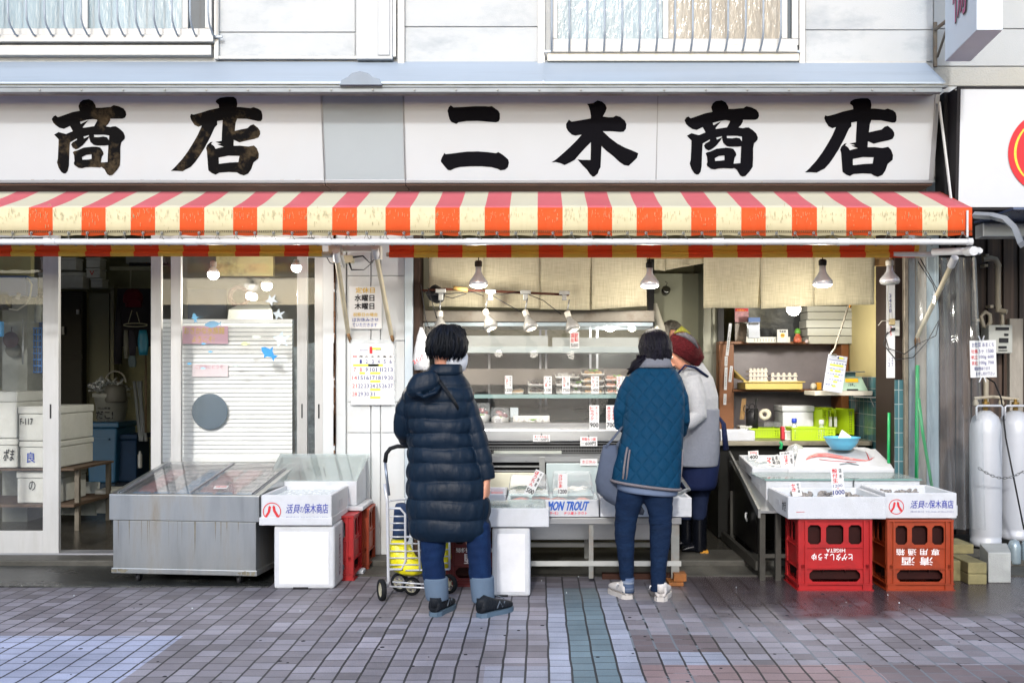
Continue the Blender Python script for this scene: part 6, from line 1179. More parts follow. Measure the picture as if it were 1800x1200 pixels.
def fillets(o, hx, hy, z, n, mm, nm='fish_pieces', sx=1):
    fb = MB()
    for i in range(n):
        x_, y_ = rr.uniform(-hx+.06, hx-.06), rr.uniform(-hy+.05, hy-.06); a = rr.uniform(-.6,.6); L_ = rr.uniform(.04,.07)*sx
        fb.tube([Vector((x_-L_*math.cos(a), y_-L_*math.sin(a), z)), Vector((x_, y_, z+.012)), Vector((x_+L_*math.cos(a), y_+L_*math.sin(a), z))], .012, 7, rs=[.005,.014,.004], flat=.6)
    fb.build(nm, mm, o, local=True, smooth=True)
fillets(b_, hx, hy, H*.72, 12, mat('salmon_flesh', '#d0705a', .35, 0, .2, 20, dirt='#e8c0b0', dscale=20, damt=.6))
MB().box(-hx+.01, hx-.01, -hy+.012, -hy+.016, H-.0, H+.035).build('upright_glass', glass('lid_glass'), b_, local=True)
b_, hx, hy, H = foam_box('white foam box holding fish packs, right end of the table behind the legs', X(1055,6.2), X(1216,6.2), 6.2, 6.62, Zz(908.5,6.2), Zz(874,6.2)); MB().box(-hx+.022, hx-.022, -hy+.022, hy-.022, H*.35, H*.6).build('ice', mat('ice'), b_, local=True)
m_ = MB(); a = X(1195,6.25); inset_frame(m_, X(1180,6.3), X(1212,6.3), 0, 0.001, 6.3, 6.31, .01)
b_, hx, hy, H = foam_box('white foam box of pink shrimp beside the hanging hand', X(830,6.3), X(889,6.3), 6.3, 6.7, Zz(908,6.3), Zz(868,6.3)); MB().box(-hx+.022, hx-.022, -hy+.022, hy-.022, H*.35, H*.8).build('shrimp', mat('shrimp_pink', '#c98a92', .4, 0, .4, 50, bump=1, bs=90, dirt='#e8dcdc', dscale=40, damt=.8), b_, local=True)
def clear_lid_box(label, px0, px1, py0, py1, Y, D, fm):
    x0, x1, z0, z1 = X(px0,Y), X(px1,Y), Zz(py1,Y), Zz(py0,Y+D); o_ = thing('clear_lidded_tray', label, 'food tray', ((x0+x1)/2, Y+D/2, z0)); hx, H = (x1-x0)/2, max(z1-z0, .04)
    MB().hexa([(-hx,-D/2,0),(hx,-D/2,0),(hx,D/2,0),(-hx,D/2,0),(-hx*.96,-D/2+.01,H*.5),(hx*.96,-D/2+.01,H*.5),(hx*.9,D/2-.01,H),(-hx*.9,D/2-.01,H)]).build('lid', glass('tub_clear'), o_, local=True, bevel=.01)
    fillets(o_, hx, D/2, .03, 10, fm); MB().box(-hx+.01, hx-.01, -D/2+.01, D/2-.01, .002, .012).build('tray', mat('tray_pale_blue', '#b9ccd2', .4), o_, local=True)
clear_lid_box('clear lidded tray of dark greens behind the tilted price card', 892, 966, 832, 872, 6.42, .3, mat('dark_greens')); clear_lid_box('clear lidded tray of white fish behind the upright price card', 970, 1045, 826, 872, 6.42, .3, f_wt)
tag_card('white card with red writing tilted to the right above the trout box', 927, 822, 872, 16, 6.24, vtag('ほうれん', '千葉産', '500'), tilt=R(27))
tag_card('white card with red writing standing upright above the trout box', 989, 832, 872, 17, 6.24, vtag('さけかま', '', '1200'))
s = tag_card('white price card hanging upside down inside the low freezer lid', 1035, 806, 818, 30, 6.84, [('本日休み',.1,.2,.8,.5,'r',.0)])
# glass frame piece by the woman's right hip
m_ = MB(); m_.hexa([P(1178,872,6.3),P(1208,860,6.3),P(1214,862,6.32),P(1184,874,6.32),P(1178,869,6.3),P(1208,857,6.3),P(1214,859,6.32),P(1184,871,6.32)]); m_.hexa([P(1194,840,6.7),P(1198,839,6.7),P(1213,860,6.32),P(1209,862,6.32),P(1194,837,6.7),P(1198,836,6.7),P(1213,857,6.32),P(1209,859,6.32)])
tag(m_.build('glass_lid_corner', mat('rail_steel')), 'steel-edged glass lid corner jutting beside the teal jacket', 'lid')
# shopping bag hanging left of the case, with red print
hb = thing('plastic_bag', 'bunched white plastic bag with red print hanging behind the dark-coated person', 'bag', P(740,630,6.9))
m_ = MB(); a_ = [P(740,575,6.9), P(741,590,6.9), P(741,610,6.9), P(741,632,6.9), P(742,650,6.9)]; q = [.008,.028,.045,.055,.05]
m_.loft([[c+Vector((math.cos(t*math.pi/12)*w_*(1+.12*math.sin(t*2.5+i)), math.sin(t*math.pi/12)*w_*.5*(1+.15*math.sin(t*3.1)), 0)) for t in range(24)] for i, (c, w_) in enumerate(zip(a_, q))]); m_.build('bag_body', mat('bag_white', '#d6d8dc', .3, 0, .15, 14, bump=1.0, bs=30), hb, smooth=True)
m_ = MB(); put_text(m_, 'スイング', P(729,641,6.84), (.82,0,.57), (-.57,0,.82), .085, .034, .05); m_.build('lettering', red_i, hb)
m_ = MB(); m_.lathe([(.02,0),(.05,.01),(.06,.05),(.045,.10),(.02,.12)], P(757,508,6.85), 16, (.5,-.2,-.5)); tag(m_.build('clip_lamp_head', mat('lamp_head_black', '#202022', .4), smooth=True), 'dark lamp head clipped at the left end of the rusty rod', 'lamp')
# ------------------------------------------------------------------ right counter: crates, boxes, fish
hig = [('HIGETA',.44,.70,.475,.515,.02),('ヒゲタしょうゆ',.30,.84,.53,.62,.06)]
c1 = crate('bright red bottle crate with upside-down white lettering, under the oyster box', X(1404,6.03), 6.03, X(1532,6.03)-X(1404,6.03), .31, .432, crate_red, [('HIGETA',.36,.62,.415,.465,.03),('ヒゲタしょうゆ',.26,.82,.485,.58,.035)])
c2 = crate('orange-brown bottle crate with upside-down white lettering, under the logo box', X(1560,6.03), 6.03, X(1675,6.03)-X(1560,6.03), .31, .428, crate_brown, [('清 酒',.30,.78,.53,.645,.025),('専 用 通 箱',.2,.86,.41,.505,.02)])
shell_m = mat('oyster_shell', '#8f8a86', .5, 0, .5, 40, bump=.8, bs=60, dirt='#2e2a28', dscale=28, damt=.95)
def shells(o, x0, x1, y0, y1, z, n, mm, s=.022, seed=1):
    r2 = random.Random(seed); fb = MB()
    for i in range(n):
        c_ = Vector((r2.uniform(x0,x1), r2.uniform(y0,y1), z+r2.uniform(-.004,.014))); ax = Vector((r2.uniform(-.8,.8), r2.uniform(-.9,.1), r2.uniform(.3,1))); q = s*r2.uniform(.7,1.25)
        u_ = ax.normalized().orthogonal().normalized(); k = len(fb.v); fb.lathe([(.001,-.004),(q*.7,-.002),(q,.004),(q*.8,.010),(q*.4,.015),(.001,.017)], c_, 8, ax)
        st_ = ax.normalized().cross(u_)
        for j in range(k, len(fb.v)): dlt = fb.v[j]-c_; fb.v[j] = c_+dlt-st_*(dlt.dot(st_)*.38)
    fb.build('shells', mm, o, local=True, smooth=True)
b1, hx, hy, H = foam_box('plain white foam box of oysters on the red crate', X(1385,6.0), X(1558,6.0), 6.0, 6.52, .436, Zz(873,6.0), t=.024)
MB().box(-hx+.024, hx-.024, -hy+.024, hy-.024, H*.3, H*.62).build('ice', mat('ice'), b1, local=True); shells(b1, -hx+.12, hx-.10, -hy+.05, hy-.10, H*.72, 70, shell_m, .026)
m_ = MB(); m_.tube([(-hx+.05,-hy-.001,H*.32),(-hx+.10,-hy-.001,H*.33)], .0015, 4); m_.build('red_scribble', red_i, b1, local=True); m_ = MB(); put_text(m_, 'かき', (-hx-.0016, hy*.1-.15, H*.3), (0,-1,0), (0,0,1), .09, .06, .02); m_.build('side_lettering', black_i, b1, local=True)
b2, hx, hy, H = foam_box('white foam box with red round logo and blue lettering on the orange-brown crate', X(1556,6.06), X(1682,6.06), 6.06, 6.52, .432, Zz(866,6.06), t=.024)
shell_logo(b2, hx, hy, H); MB().box(-hx+.024, hx-.024, -hy+.024, hy-.024, H*.3, H*.68).build('ice', mat('ice'), b2, local=True); shells(b2, -hx+.02, hx-.15, -hy+.05, hy-.15, H*.78, 34, shell_m, .022, 4)
m_ = MB(); [m_.box(hx, hx+.008, -hy+.01+i*.15, -hy+.08+i*.15, H*.1+.02*i, H*.5) for i in range(3)]; m_.build('side_ribs', foam, b2, local=True)
def rearbox(label, x0, x1, y0, y1, z0, z1, mmf, gx=.01):
    b_, hx, hy, H = foam_box(label, x0, x1, y0, y1, z0, z1, t=.022)
    MB().box(-hx+.022, hx-.022, -hy+.022, hy-.022, H*.3, H*.7).build('ice', mat('ice'), b_, local=True)
    fillets(b_, hx-.02, hy, H*.74, 26, mmf, sx=2.0)
    g_ = MB().box(-hx-.01, hx+.004, -hy-.015, hy+.01, H+.002, H+.008).build('glass_lid', glass('green_lid', (.90,.97,.95), gl=.06, dens=.10), b_, local=True)
    MB().box(-hx-.012, hx+.006, -hy-.019, -hy-.0155, H+.0005, H+.010).build('glass_edge', mat('glass_edge_green', '#6f8f8a', .15), b_, local=True); return b_
silverf = mat('silver_fish', '#7d858a', .25, .2, .4, 30, dirt='#23282c', dscale=22, damt=.9)
rearbox('lidded white fish box under glass behind the oyster box', 1.49, 2.06, 6.54, 7.0, .45, .614, silverf); rearbox('lidded white fish box under glass behind the logo box', 2.07, 2.50, 6.54, 7.0, .45, .614, mat('dark_fish', '#4c5350', .3, .1, .4, 30, dirt='#a0505a', dscale=12, damt=.5))
# slanted steel stand carrying the rear boxes
sd = thing('steel_stand', 'dark steel side counter running back from the boxes, seen from its black end panel', 'counter', (1.45, 7.0, 0))
m_ = MB(); m_.hexa([(1.40,6.3,.43),(2.54,6.3,.43),(2.54,7.58,.64),(1.45,7.58,.64),(1.40,6.3,.445),(2.54,6.3,.445),(2.54,7.58,.655),(1.45,7.58,.655)]); m_.build('top', old_st, sd)
m_ = MB(); m_.hexa([(1.44,6.6,.12),(1.46,6.6,.12),(1.48,7.6,.12),(1.46,7.6,.12),(1.44,6.6,.475),(1.46,6.6,.475),(1.48,7.6,.64),(1.46,7.6,.64)]); m_.build('end_panel', mat('black_panel', '#100f0f', .35, .3, .3), sd)
m_ = MB(); m_.hexa([(1.385,6.3,.40),(1.40,6.3,.40),(1.46,7.6,.70),(1.445,7.6,.70),(1.385,6.3,.455),(1.40,6.3,.455),(1.46,7.6,.725),(1.445,7.6,.725)]); m_.build('edge_rail', steel_d, sd)
for x_, y_ in ((1.40,6.32),(1.50,6.32),(2.45,6.4),(1.44,7.5)): MB().box(x_, x_+.035, y_, y_+.035, .0, .43).build('leg', mat('leg_dark_steel', '#4b4a46', .5, .6, .3), sd)
m_ = MB(); m_.box(1.40, 2.4, 6.34, 6.36, .14, .165); m_.hexa([(1.39,6.4,.05),(1.42,6.4,.05),(1.42,7.6,.05),(1.39,7.6,.05),(1.39,6.4,.11),(1.42,6.4,.11),(1.42,7.6,.11),(1.39,7.6,.11)]); m_.build('lower_rail', mat('leg_dark_steel'), sd)
MB().tube([(1.425,6.85,.36),(1.42,6.85,.33),(1.43,6.85,.30)], .008, 6).build('hook', white_p, sd, smooth=True)
# tray with shellfish packs, left rear
b3, hx, hy, H = foam_box('shallow white foam tray with price cards at the back left of the side counter', 1.50, 1.98, 7.02, 7.5, .60, .68, t=.02); MB().box(-hx+.02, hx-.02, -hy+.02, hy-.02, H*.3, H*.6).build('ice', mat('ice'), b3, local=True); b3.rotation_euler.x = R(6)
fillets(b3, hx-.05, hy, H*.7, 14, f_wt)
m_ = MB(); m_.lathe([(.001,.09),(.05,.07),(.075,.03),(.08,0)], (1.93,7.5,.70), 16); tag(m_.build('plastic_bag', glass('wrap'), smooth=True), 'clear bag heaped behind the white tray', 'bag'); m_ = MB(); m_.tube([P(1372,789,7.45),P(1374,780,7.45),P(1371,776,7.45)], .012, 6); tag(m_.build('green_tie', gh, smooth=True), 'small green bag tie behind the white tray', 'tie')
tag_card('small white card reading 400 in black at the left end of the side counter', 1325, 792, 808, 18, 7.4, [('200g',.15,.08,.7,.3,'r',.04),('400',.1,.48,.8,.4,'k',.06)], tilt=R(-4))
tag_card('tilted card with red fish name left of the tall clam card', 1361, 800, 818, 22, 7.2, [('うに',.05,.1,.3,.8,'r',.05),('北海',.42,.1,.18,.8,'k',.02),('産',.7,.1,.2,.4,'k',.02),('150',.65,.6,.3,.3,'k',.02)], tilt=R(-12))
tag_card('tall card with large red kana and small black notes on the side counter', 1385, 793, 825, 24, 7.15, [('お徳用',.1,.04,.6,.12,'k',.02),('は',.32,.2,.25,.18,'r',.05),('ま',.32,.4,.25,.18,'r',.05),('ぐ',.32,.6,.25,.18,'r',.05),('り',.32,.78,.25,.12,'r',.04),('活',.7,.2,.2,.12,'k',.02),('千葉産',.72,.38,.18,.3,'k',.02)], tilt=R(-5))
tag_card('white card with red kana at the left end of the oyster box', 1402, 847, 872, 17, 6.08, [('か',.05,.08,.38,.26,'r',.06),('き',.05,.38,.38,.26,'r',.06),('岩',.58,.08,.28,.2,'k',.02),('手',.58,.32,.28,.2,'k',.02),('産',.58,.56,.28,.2,'k',.02)], tilt=R(-8), lean=-.1)
tag_card('tall card reading 1200 and 1000 standing in the oyster box', 1475, 821, 874, 22, 6.12, [('殻',.12,.04,.4,.14,'r',.05),('付',.12,.2,.4,.14,'r',.05),('生',.12,.36,.4,.14,'r',.05),('広島',.66,.04,.2,.14,'k',.02),('産',.66,.24,.2,.12,'k',.02),('1200',.1,.56,.75,.09,'n',.02),('↓',.4,.66,.15,.06,'r',.04),('1000',.06,.75,.9,.15,'n',.05)], tilt=R(-5))
# tilted lid with a pink fish
lb = thing('styrofoam_sheet', 'white foam lid tilted on a box with a long pink fish lying on it', 'foam lid', P(1475,822,7.05))
m_ = MB(); zf_, zb_ = Zz(820,7.02), Zz(788,7.42)
m_.hexa([(X(1395,7.02),7.02,zf_-.05),(X(1570,7.02),7.02,zf_-.05),(X(1550,7.42),7.42,zb_-.05),(X(1402,7.42),7.42,zb_-.05),(X(1395,7.02),7.02,zf_),(X(1570,7.02),7.02,zf_),(X(1550,7.42),7.42,zb_),(X(1402,7.42),7.42,zb_)]); m_.build('lid', foam, lb, bevel=.01)
o_ = foam_box('white foam box under the blue bowl at the back of the side counter', X(1406,7.46), X(1530,7.46), 7.46, 7.58, .62, .755)[0]
m_ = MB(); m_.box(X(1360,6.9), X(1590,6.9)+.0, 7.0, 7.4, .58, .615) if False else m_.hexa([(X(1385,7.0),7.005,.60),(2.53,7.005,.60),(2.53,7.42,.66),(X(1395,7.4),7.42,.66),(X(1385,7.0),7.005,.645),(2.53,7.005,.645),(2.53,7.42,.74-.06),(X(1395,7.4),7.42,.68)]); tag(m_.build('foam_slab', foam, bevel=.006), 'white foam slab under the tilted fish lid', 'foam box')
def on_lid(px, py):
    # lid plane through (7.02, zf_) and (7.42, zb_)
    k = (VY-py)/F; s_ = (zb_-zf_)/.40; Y = (zf_-s_*7.02-HZ)/(k-s_); return P(px, py, Y)
fsh = thing('pink_fish', 'long slender pink fish lying on the white foam lid', 'fish', on_lid(1470,806))
pts = [(1417,808),(1424,804.5),(1436,802.5),(1452,802.5),(1470,805),(1490,807.5),(1508,809.5),(1522,810),(1531,808)]; rs_ = [.004,.012,.017,.018,.015,.012,.008,.005,.003]
MB().tube([on_lid(a, b_)+Vector((0,0,r_*.8)) for (a, b_), r_ in zip(pts, rs_)], .01, 12, rs=rs_, flat=.8).build('body', mat('fish_pink', '#d9706c', .3, 0, .15, 30, dirt='#efc7bf', dscale=14, damt=.8), fsh, smooth=True)
MB().tube([on_lid(1528,809)+Vector((0,0,.004)), on_lid(1524,798)+Vector((0,0,.006)), on_lid(1521,794)+Vector((0,0,.006))], .003, 5, rs=[.004,.003,.001]).tube([on_lid(1530,808)+Vector((0,0,.004)), on_lid(1537,804)+Vector((0,0,.006))], .003, 5, rs=[.004,.001]).tube([on_lid(1440,808)+Vector((0,0,.004)), on_lid(1460,810)+Vector((0,0,.003)), on_lid(1505,813)+Vector((0,0,.003))], .002, 5).build('tail_fin', mat('fin_red', '#b52a35', .4), fsh, smooth=True)
MB().lathe([(.0035,0),(.003,.002),(.001,.003)], on_lid(1427,804.5)+Vector((0,-.008,.014)), 10, (0,-.7,.7)).build('eye', black_pl, fsh, smooth=True)
o_ = MB().tube([on_lid(1476,817)+Vector((0,0,.004)), on_lid(1490,815)+Vector((0,0,.006)), on_lid(1510,818)+Vector((0,0,.004))], .008, 8, rs=[.003,.008,.003]).build('silver_fish', silverf, smooth=True); tag(o_, 'thin dark silver fish at the front edge of the foam lid', 'fish')
# blue bowl
bw = thing('plastic_bowl', 'light blue plastic bowl holding a white cloth on the side counter', 'bowl', P(1480,790,7.3))
r_ = 31*7.3/F; mb = MB(); mb.lathe([(r_*.45,0),(r_*.55,.004),(r_*.85,.05),(r_*.97,.085),(r_*1.02,.088),(r_*1.02,.094),(r_*.94,.092),(r_*.8,.05),(r_*.5,.012),(.001,.010)], (0,0,0), 32).build('bowl', mat('bowl_blue', '#5fb4d6', .35, 0, .06), bw, local=True, smooth=True)
mb = MB().hexa([(-.06,-.03,.03),(.03,-.05,.03),(.04,.03,.04),(-.04,.03,.04),(-.015,-.03,.14),(.055,-.05,.10),(.06,-.02,.10),(.0,.0,.15)]); mb.build('folded_cloth', mat('cloth_white', '#d8dade', .8, 0, .08, 20, bump=.6, bs=40), bw, local=True, bevel=.006)
# rear work counter
wc = thing('work_counter', 'long worn stainless work counter across the back of the right shop', 'counter', (1.95, 7.9, .04))
zc = Zz(775,7.6); m_ = MB(); m_.box(X(1262,7.6), 2.54, 7.6, 8.55, zc-.035, zc); m_.build('top', mat('worn_counter', '#8e8878', .35, .6, .3, 5, dirt='#5a4a36', dscale=6, damt=.8), wc, bevel=.004); m_ = MB(); m_.box(X(1262,7.6)+.02, 2.54, 7.7, 8.5, .05, zc-.04); m_.build('base', mat('void_counter', '#1a1a18', .6, .2, .3), wc)
for x_ in (X(1504,7.6), ): MB().box(x_-.02, x_+.02, 7.61, 7.65, .05, zc-.036).build('leg', steel_d, wc)
def basket(label, x0, x1, y0, y1, z0, H, m, nm='plastic_basket', flare=.012, rz=0):
    o = thing(nm, label, 'basket', ((x0+x1)/2, (y0+y1)/2, z0), rz); hx, hy = (x1-x0)/2, (y1-y0)/2; mb = MB()
    for M, W_ in ((Matrix.Translation((-hx,-hy,0)), 2*hx), (Matrix.Translation((hx,hy,0)) @ Matrix.Rotation(math.pi,4,'Z'), 2*hx), (Matrix.Translation((-hx,hy,0)) @ Matrix.Rotation(-math.pi/2,4,'Z'), 2*hy), (Matrix.Translation((hx,-hy,0)) @ Matrix.Rotation(math.pi/2,4,'Z'), 2*hy)):
        n_ = max(3, int(W_/.022)); r_ = max(2, int(H/.021)); cw_, ch_ = (W_-.03)/n_, (H-.022)/r_
        holes = [[(.015+i*cw_+cw_*.22, .010+j*ch_+ch_*.22), (.015+(i+1)*cw_-cw_*.22, .010+j*ch_+ch_*.22), (.015+(i+1)*cw_-cw_*.22, .010+(j+1)*ch_-ch_*.22), (.015+i*cw_+cw_*.22, .010+(j+1)*ch_-ch_*.22)] for i in range(n_) for j in range(r_)]
        vs, fs = panel_face(holes, W_, H, .003); mb.add([M @ Vector((v.x, v.z+.002, v.y)) for v in vs], fs); k = len(mb.v); mb.box(-.004, W_+.004, -.006, .0045, H-.006, H+.002); mb.xf(M, k)
    mb.box(-hx+.003, hx-.003, -hy+.003, hy-.003, .0, .004); mb.build('basket', m, o, local=True); return o
lime = mat('lime_plastic', '#a9c816', .4, 0, .06)
basket('lime green basket of bottles in the middle of the work counter', X(1392,7.65), X(1468,7.65), 7.65, 7.85, zc+.002, Zz(752,7.65)-zc, lime)
basket('shallow lime green basket of knives left on the work counter', X(1318,7.95), X(1373,7.95), 7.95, 8.15, zc+.002, .075, lime)
for i in range(6):
    o_ = basket('lime green basket on its side in the nested row, number %s from the left' % ('one','two','three','four','five','six')[i], -.0, .2, -.1, .1, 0, .055, lime, rz=0) if i in (0, 5) else None
    if o_:
        o_.location = (X(1432+i*9,8.0), 8.02, zc+.13); o_.rotation_euler = (0, R(90), R(25)); o_['label'] = 'lime green basket standing on edge, %s end of the nested row' % ('left' if i == 0 else 'right')
    else:
        o_ = thing('plastic_basket', 'lime green basket rim, number %s in the nested row' % ('one','two','three','four','five','six')[i], 'basket', (X(1432+i*9,8.0), 8.0, zc+.0), 0, 'nested lime baskets'); MB().tube([(0,.0,.01),(0,0,.22),(-.02,.01,.235),(-.05,.12,.235)], .009, 6).build('rim', lime, o_, local=True, smooth=True); MB().box(-.012,.012,-.012,-.009,.09,.17).build('label_strip', mat('strip_white', '#c9cdbc', .5), o_, local=True)
lidbox('closed white foam chest at the back of the work counter', 1375, 1432, 713, 760, 8.0, .3, foam)
b4 = foam_box('white plastic tray at the left front of the work counter', X(1268,7.58), X(1328,7.58), 7.6, 7.85, zc+.002, Zz(757,7.6), t=.008)[0]
for px_, H_, lb, mm, cap in ((1396,.13,'clear bottle with blue cap in the lime basket', glass('bottle_clear', gl=.06, rough=.1, dens=.25), mat('cap_blue','#1f3fb0',.4)), (1444,.12,'clear jar with white lid in the lime basket', glass('bottle_clear'), mat('cap_white','#d8d8d8',.4))):
    o_ = thing('bottle', lb, 'bottle', P(px_,772,7.75)); MB().lathe([(.02,0),(.024,.005),(.024,H_*.75),(.016,H_*.85),(.014,H_)], (0,0,0), 16).build('glass_body', mm, o_, local=True, smooth=True); MB().lathe([(.018,H_*.98),(.02,H_),(.02,H_+.03),(.015,H_+.034)], (0,0,0), 14).build('cap', cap, o_, local=True, smooth=True)
o_ = MB().lathe([(.045,-.05),(.045,.05),(.018,.052),(.018,-.05)], P(1345,728,8.1), 22, (-.35,-1,0), ring=True).build('paper_roll', mat('roll_paper', '#d3cdb8', .8), smooth=True); tag(o_, 'roll of cream paper above the shallow lime basket', 'paper roll')
o_ = MB().box(X(1338,8.1), X(1368,8.1), 8.0, 8.2, zc+.09, Zz(741,8.1)).build('clear_box', glass('tub_clear')); tag(o_, 'clear plastic box under the paper roll', 'box')
m_ = MB(); m_.hexa([P(1300,737,8.1),P(1308,737,8.1),P(1308,737,8.15),P(1300,737,8.15),P(1304,700,8.1),P(1312,700,8.1),P(1312,700,8.12),P(1304,700,8.12)]); tag(m_.build('wooden_board', mat('plank_tan')), 'narrow wooden board leaning in the left shelf corner', 'board')
m_ = MB(); m_.lathe([(.05,0),(.05,.16),(.04,.16)], P(1322,752,8.1), 16); tag(m_.build('black_holder', black_pl, smooth=True), 'black utensil holder with scissors left of the paper roll', 'holder'); sc_ = MB(); sc_.tube([P(1312+5*math.cos(t*.8),718+7*math.sin(t*.8),8.05) for t in range(9)], .004, 5); sc_.tube([P(1322+5*math.cos(t*.8),716+7*math.sin(t*.8),8.05) for t in range(9)], .004, 5); sc_.tube([P(1330,700,8.05),P(1326,735,8.05)], .008, 5); tag(sc_.build('scissors', black_pl, smooth=True), 'black-handled scissors in the holder', 'scissors')
basket('small white basket with dark goods at the left of the counter shelf', X(1297,8.1), X(1316,8.1), 8.0, 8.12, zc+.002, .09, mat('basket_white', '#c9c9c4', .5))
basket('small white basket beside the red sponge', X(1380,7.7), X(1392,7.7), 7.7, 7.8, zc+.002, .07, mat('basket_white')); o_ = MB().box(X(1374,7.7), X(1380,7.7), 7.7, 7.76, zc+.002, zc+.105).build('red_sponge', mat('sponge_red', '#c0303c', .7), bevel=.008); tag(o_, 'red sponge standing beside the small white basket', 'sponge')
# wooden shelf cabinet
wd = mat('cabinet_wood', '#7a4a22', .5, 0, .3, 3, stretch=(1,1,6), dirt='#3a2010', damt=.5); Yc = 8.2
cbn = thing('wooden_shelf', 'brown wooden shelf unit at the back of the work counter', 'shelf', (X(1385,Yc), Yc, zc))
xa_, xb_ = X(1264,Yc), X(1492,Yc)
MB().box(xa_, X(1290,Yc), Yc, Yc+.03, .8, Zz(604,Yc)-.001).build('front_board', wd, cbn, bevel=.003); MB().box(xa_, xa_+.03, Yc+.031, Yc+.3, .8, Zz(604,Yc)-.001).build('side_board', wd, cbn, bevel=.003); MB().box(xb_-.06, xb_, Yc, Yc+.3, .8, Zz(604,Yc)-.001).build('side_board', wd, cbn, bevel=.003)
for nm, a, b_ in (('top_shelf',600,604.5),('middle_shelf',684,688)): MB().box(xa_+(.0 if a < 620 else .11), xb_-(0 if a < 620 else .062), Yc-.02, Yc+.3, Zz(b_,Yc), Zz(a,Yc)).build(nm, wd, cbn, bevel=.002)
MB().box(xa_+.03, xb_-.06, Yc+.29, Yc+.3, .8, Zz(604.5,Yc)-.002).build('back_sheet', mat('shelf_back', '#8f8a90', .35, 0, .25, 2.5, bump=.4, bs=8), cbn)
# on the top shelf
Yt = 8.15
def _lb(i): return ('white flat box, top of the pile on the wooden shelf','white flat box, second from the top of the shelf pile','wide white flat box, third from the top of the shelf pile','white flat box, second from the bottom of the shelf pile','white flat box, bottom of the shelf pile')[i]
for i, (a, b_, c_, d_) in enumerate(((1420,1502,537,547),(1420,1502,547.5,561),(1418,1510,561.5,576),(1420,1507,576.5,590),(1422,1507,590.5,604))):
    o_ = MB().box(X(a,Yt), X(b_,Yt), Yt+random.uniform(0,.02), Yt+.24, Zz(d_,Yt), Zz(c_,Yt)-.002).build('flat_box', mat('flat_box_white', '#b7b8ae', .7, 0, .06), bevel=.004); tag(o_, _lb(i), 'box', 'white flat boxes piled on the wooden shelf')
o_ = MB().box(X(1416,Yt+.3), X(1292,Yt+.3), Yt+.34, Yt+.35, Zz(600,Yt), Zz(530,Yt)).build('foil_sheet', mat('foil_window', '#6f7274', .12, .7, .6, 3, bump=.8, bs=4), None); tag(o_, 'reflective plastic-covered panel behind the top shelf', 'panel')
o_ = MB().box(X(1292,8.3), X(1316,8.3), 8.3, 8.31, Zz(566,8.3), Zz(541,8.3)).build('flyer', mat('flyer_pink', '#b9838a', .5, 0, .4, 30)); tag(o_, 'pink flyer with a red heading strip above the shelf', 'flyer'); q = MB(); q.box(X(1293,8.29), X(1315,8.29), 8.294, 8.299, Zz(547,8.29), Zz(542,8.29)); q.build('red_strip', red_i, o_); q = MB(); put_text(q, '大売出し', (X(1295,8.29), 8.292, Zz(546.5,8.29)), (1,0,0), (0,0,1), .08, .014, .05); q.build('lettering', mat('flyer_yellow', '#e6b030'), o_)
o_ = MB().box(X(1292,8.3), X(1313,8.3), 8.3, 8.31, Zz(600,8.3), Zz(568,8.3)).build('picture_card', mat('picture_brown', '#6a5a48', .4, 0, .7, 40, dirt='#20201c', dscale=20, damt=.8)); tag(o_, 'brown patterned picture card below the pink flyer', 'card')
o_ = thing('clipboard', 'white clipboard pad with blue top edge on the top shelf', 'clipboard', P(1327,600,8.1)); m_ = MB(); m_.hexa([P(1316,594,8.08),P(1336,594,8.08),P(1336,594,8.11),P(1316,594,8.11),P(1316,566,8.14),P(1335,566,8.14),P(1335,566,8.16),P(1316,566,8.16)]); m_.build('pad', mat('pad_white', '#bcc2cc', .5), o_); m_ = MB().box(X(1316,8.12), X(1336,8.12), 8.12, 8.17, Zz(566,8.13), Zz(558,8.13)); m_.build('blue_top', mat('pad_blue', '#1e4c86', .5), o_); MB().box(X(1318,8.1), X(1334,8.1), 8.11, 8.13, Zz(570,8.1), Zz(567,8.1)).build('clip', black_pl, o_)
o_ = MB(); open_box(o_, X(1312,8.1), X(1389,8.1), 8.1, 8.2, Zz(602,8.1), Zz(592,8.1), .004); o_ = o_.build('long_tray', mat('tray_long_white', '#c0c0b8', .5)); tag(o_, 'long low white tray on the top shelf', 'tray'); m_ = MB(); [m_.box(X(1326+i*5,8.1), X(1326+i*5,8.1)+.004, 8.095, 8.0995, Zz(600,8.1), Zz(595,8.1)) for i in range(8)]; m_.build('slots', mat('slot_grey', '#6f6f68'), o_)
s, w_, h_ = sheet('picture_stand', 'small white card with a yellow and black emblem on the top shelf', 'card', 1366, 1385, 579, 602, 8.05, mat('card_grey', '#b4b6b4', .5)); lines(s, w_, h_, [('宅急便',.2,.08,.6,.14,'k',.05)]); q = MB(); q.lathe([(.018,0),(.018,.001)], (0,-.003,h_*.55), 20, (0,-1,0)); q.build('yellow_disc', mat('emblem_yellow', '#dba21c', .5), s, local=True); vs, fs = curve_mesh([[(-.012,-.006),(-.004,-.003),(.004,-.006),(.012,-.002),(.010,.005),(.004,.002),(-.004,.006),(-.012,.004)]], .001); MB().add([(v.x, -.005+v.z, h_*.55+v.y) for v in vs], fs).build('black_shape', black_i, s, local=True)
o_ = thing('figurine', 'small green and red lucky figurine on the top shelf', 'figurine', P(1402,602,8.1)); MB().lathe([(.03,0),(.035,.02),(.028,.05),(.018,.06),(.02,.08),(.001,.095)], (0,0,0), 14).build('body', mat('fig_red', '#b5553c', .5, 0, .5, 30, dirt='#d8c4a0', dscale=30, damt=.8), o_, local=True, smooth=True); MB().lathe([(.022,.072),(.026,.085),(.018,.11),(.001,.118)], (0,0,0), 12).build('green_hat', mat('fig_green', '#5f9a3a', .5), o_, local=True, smooth=True)
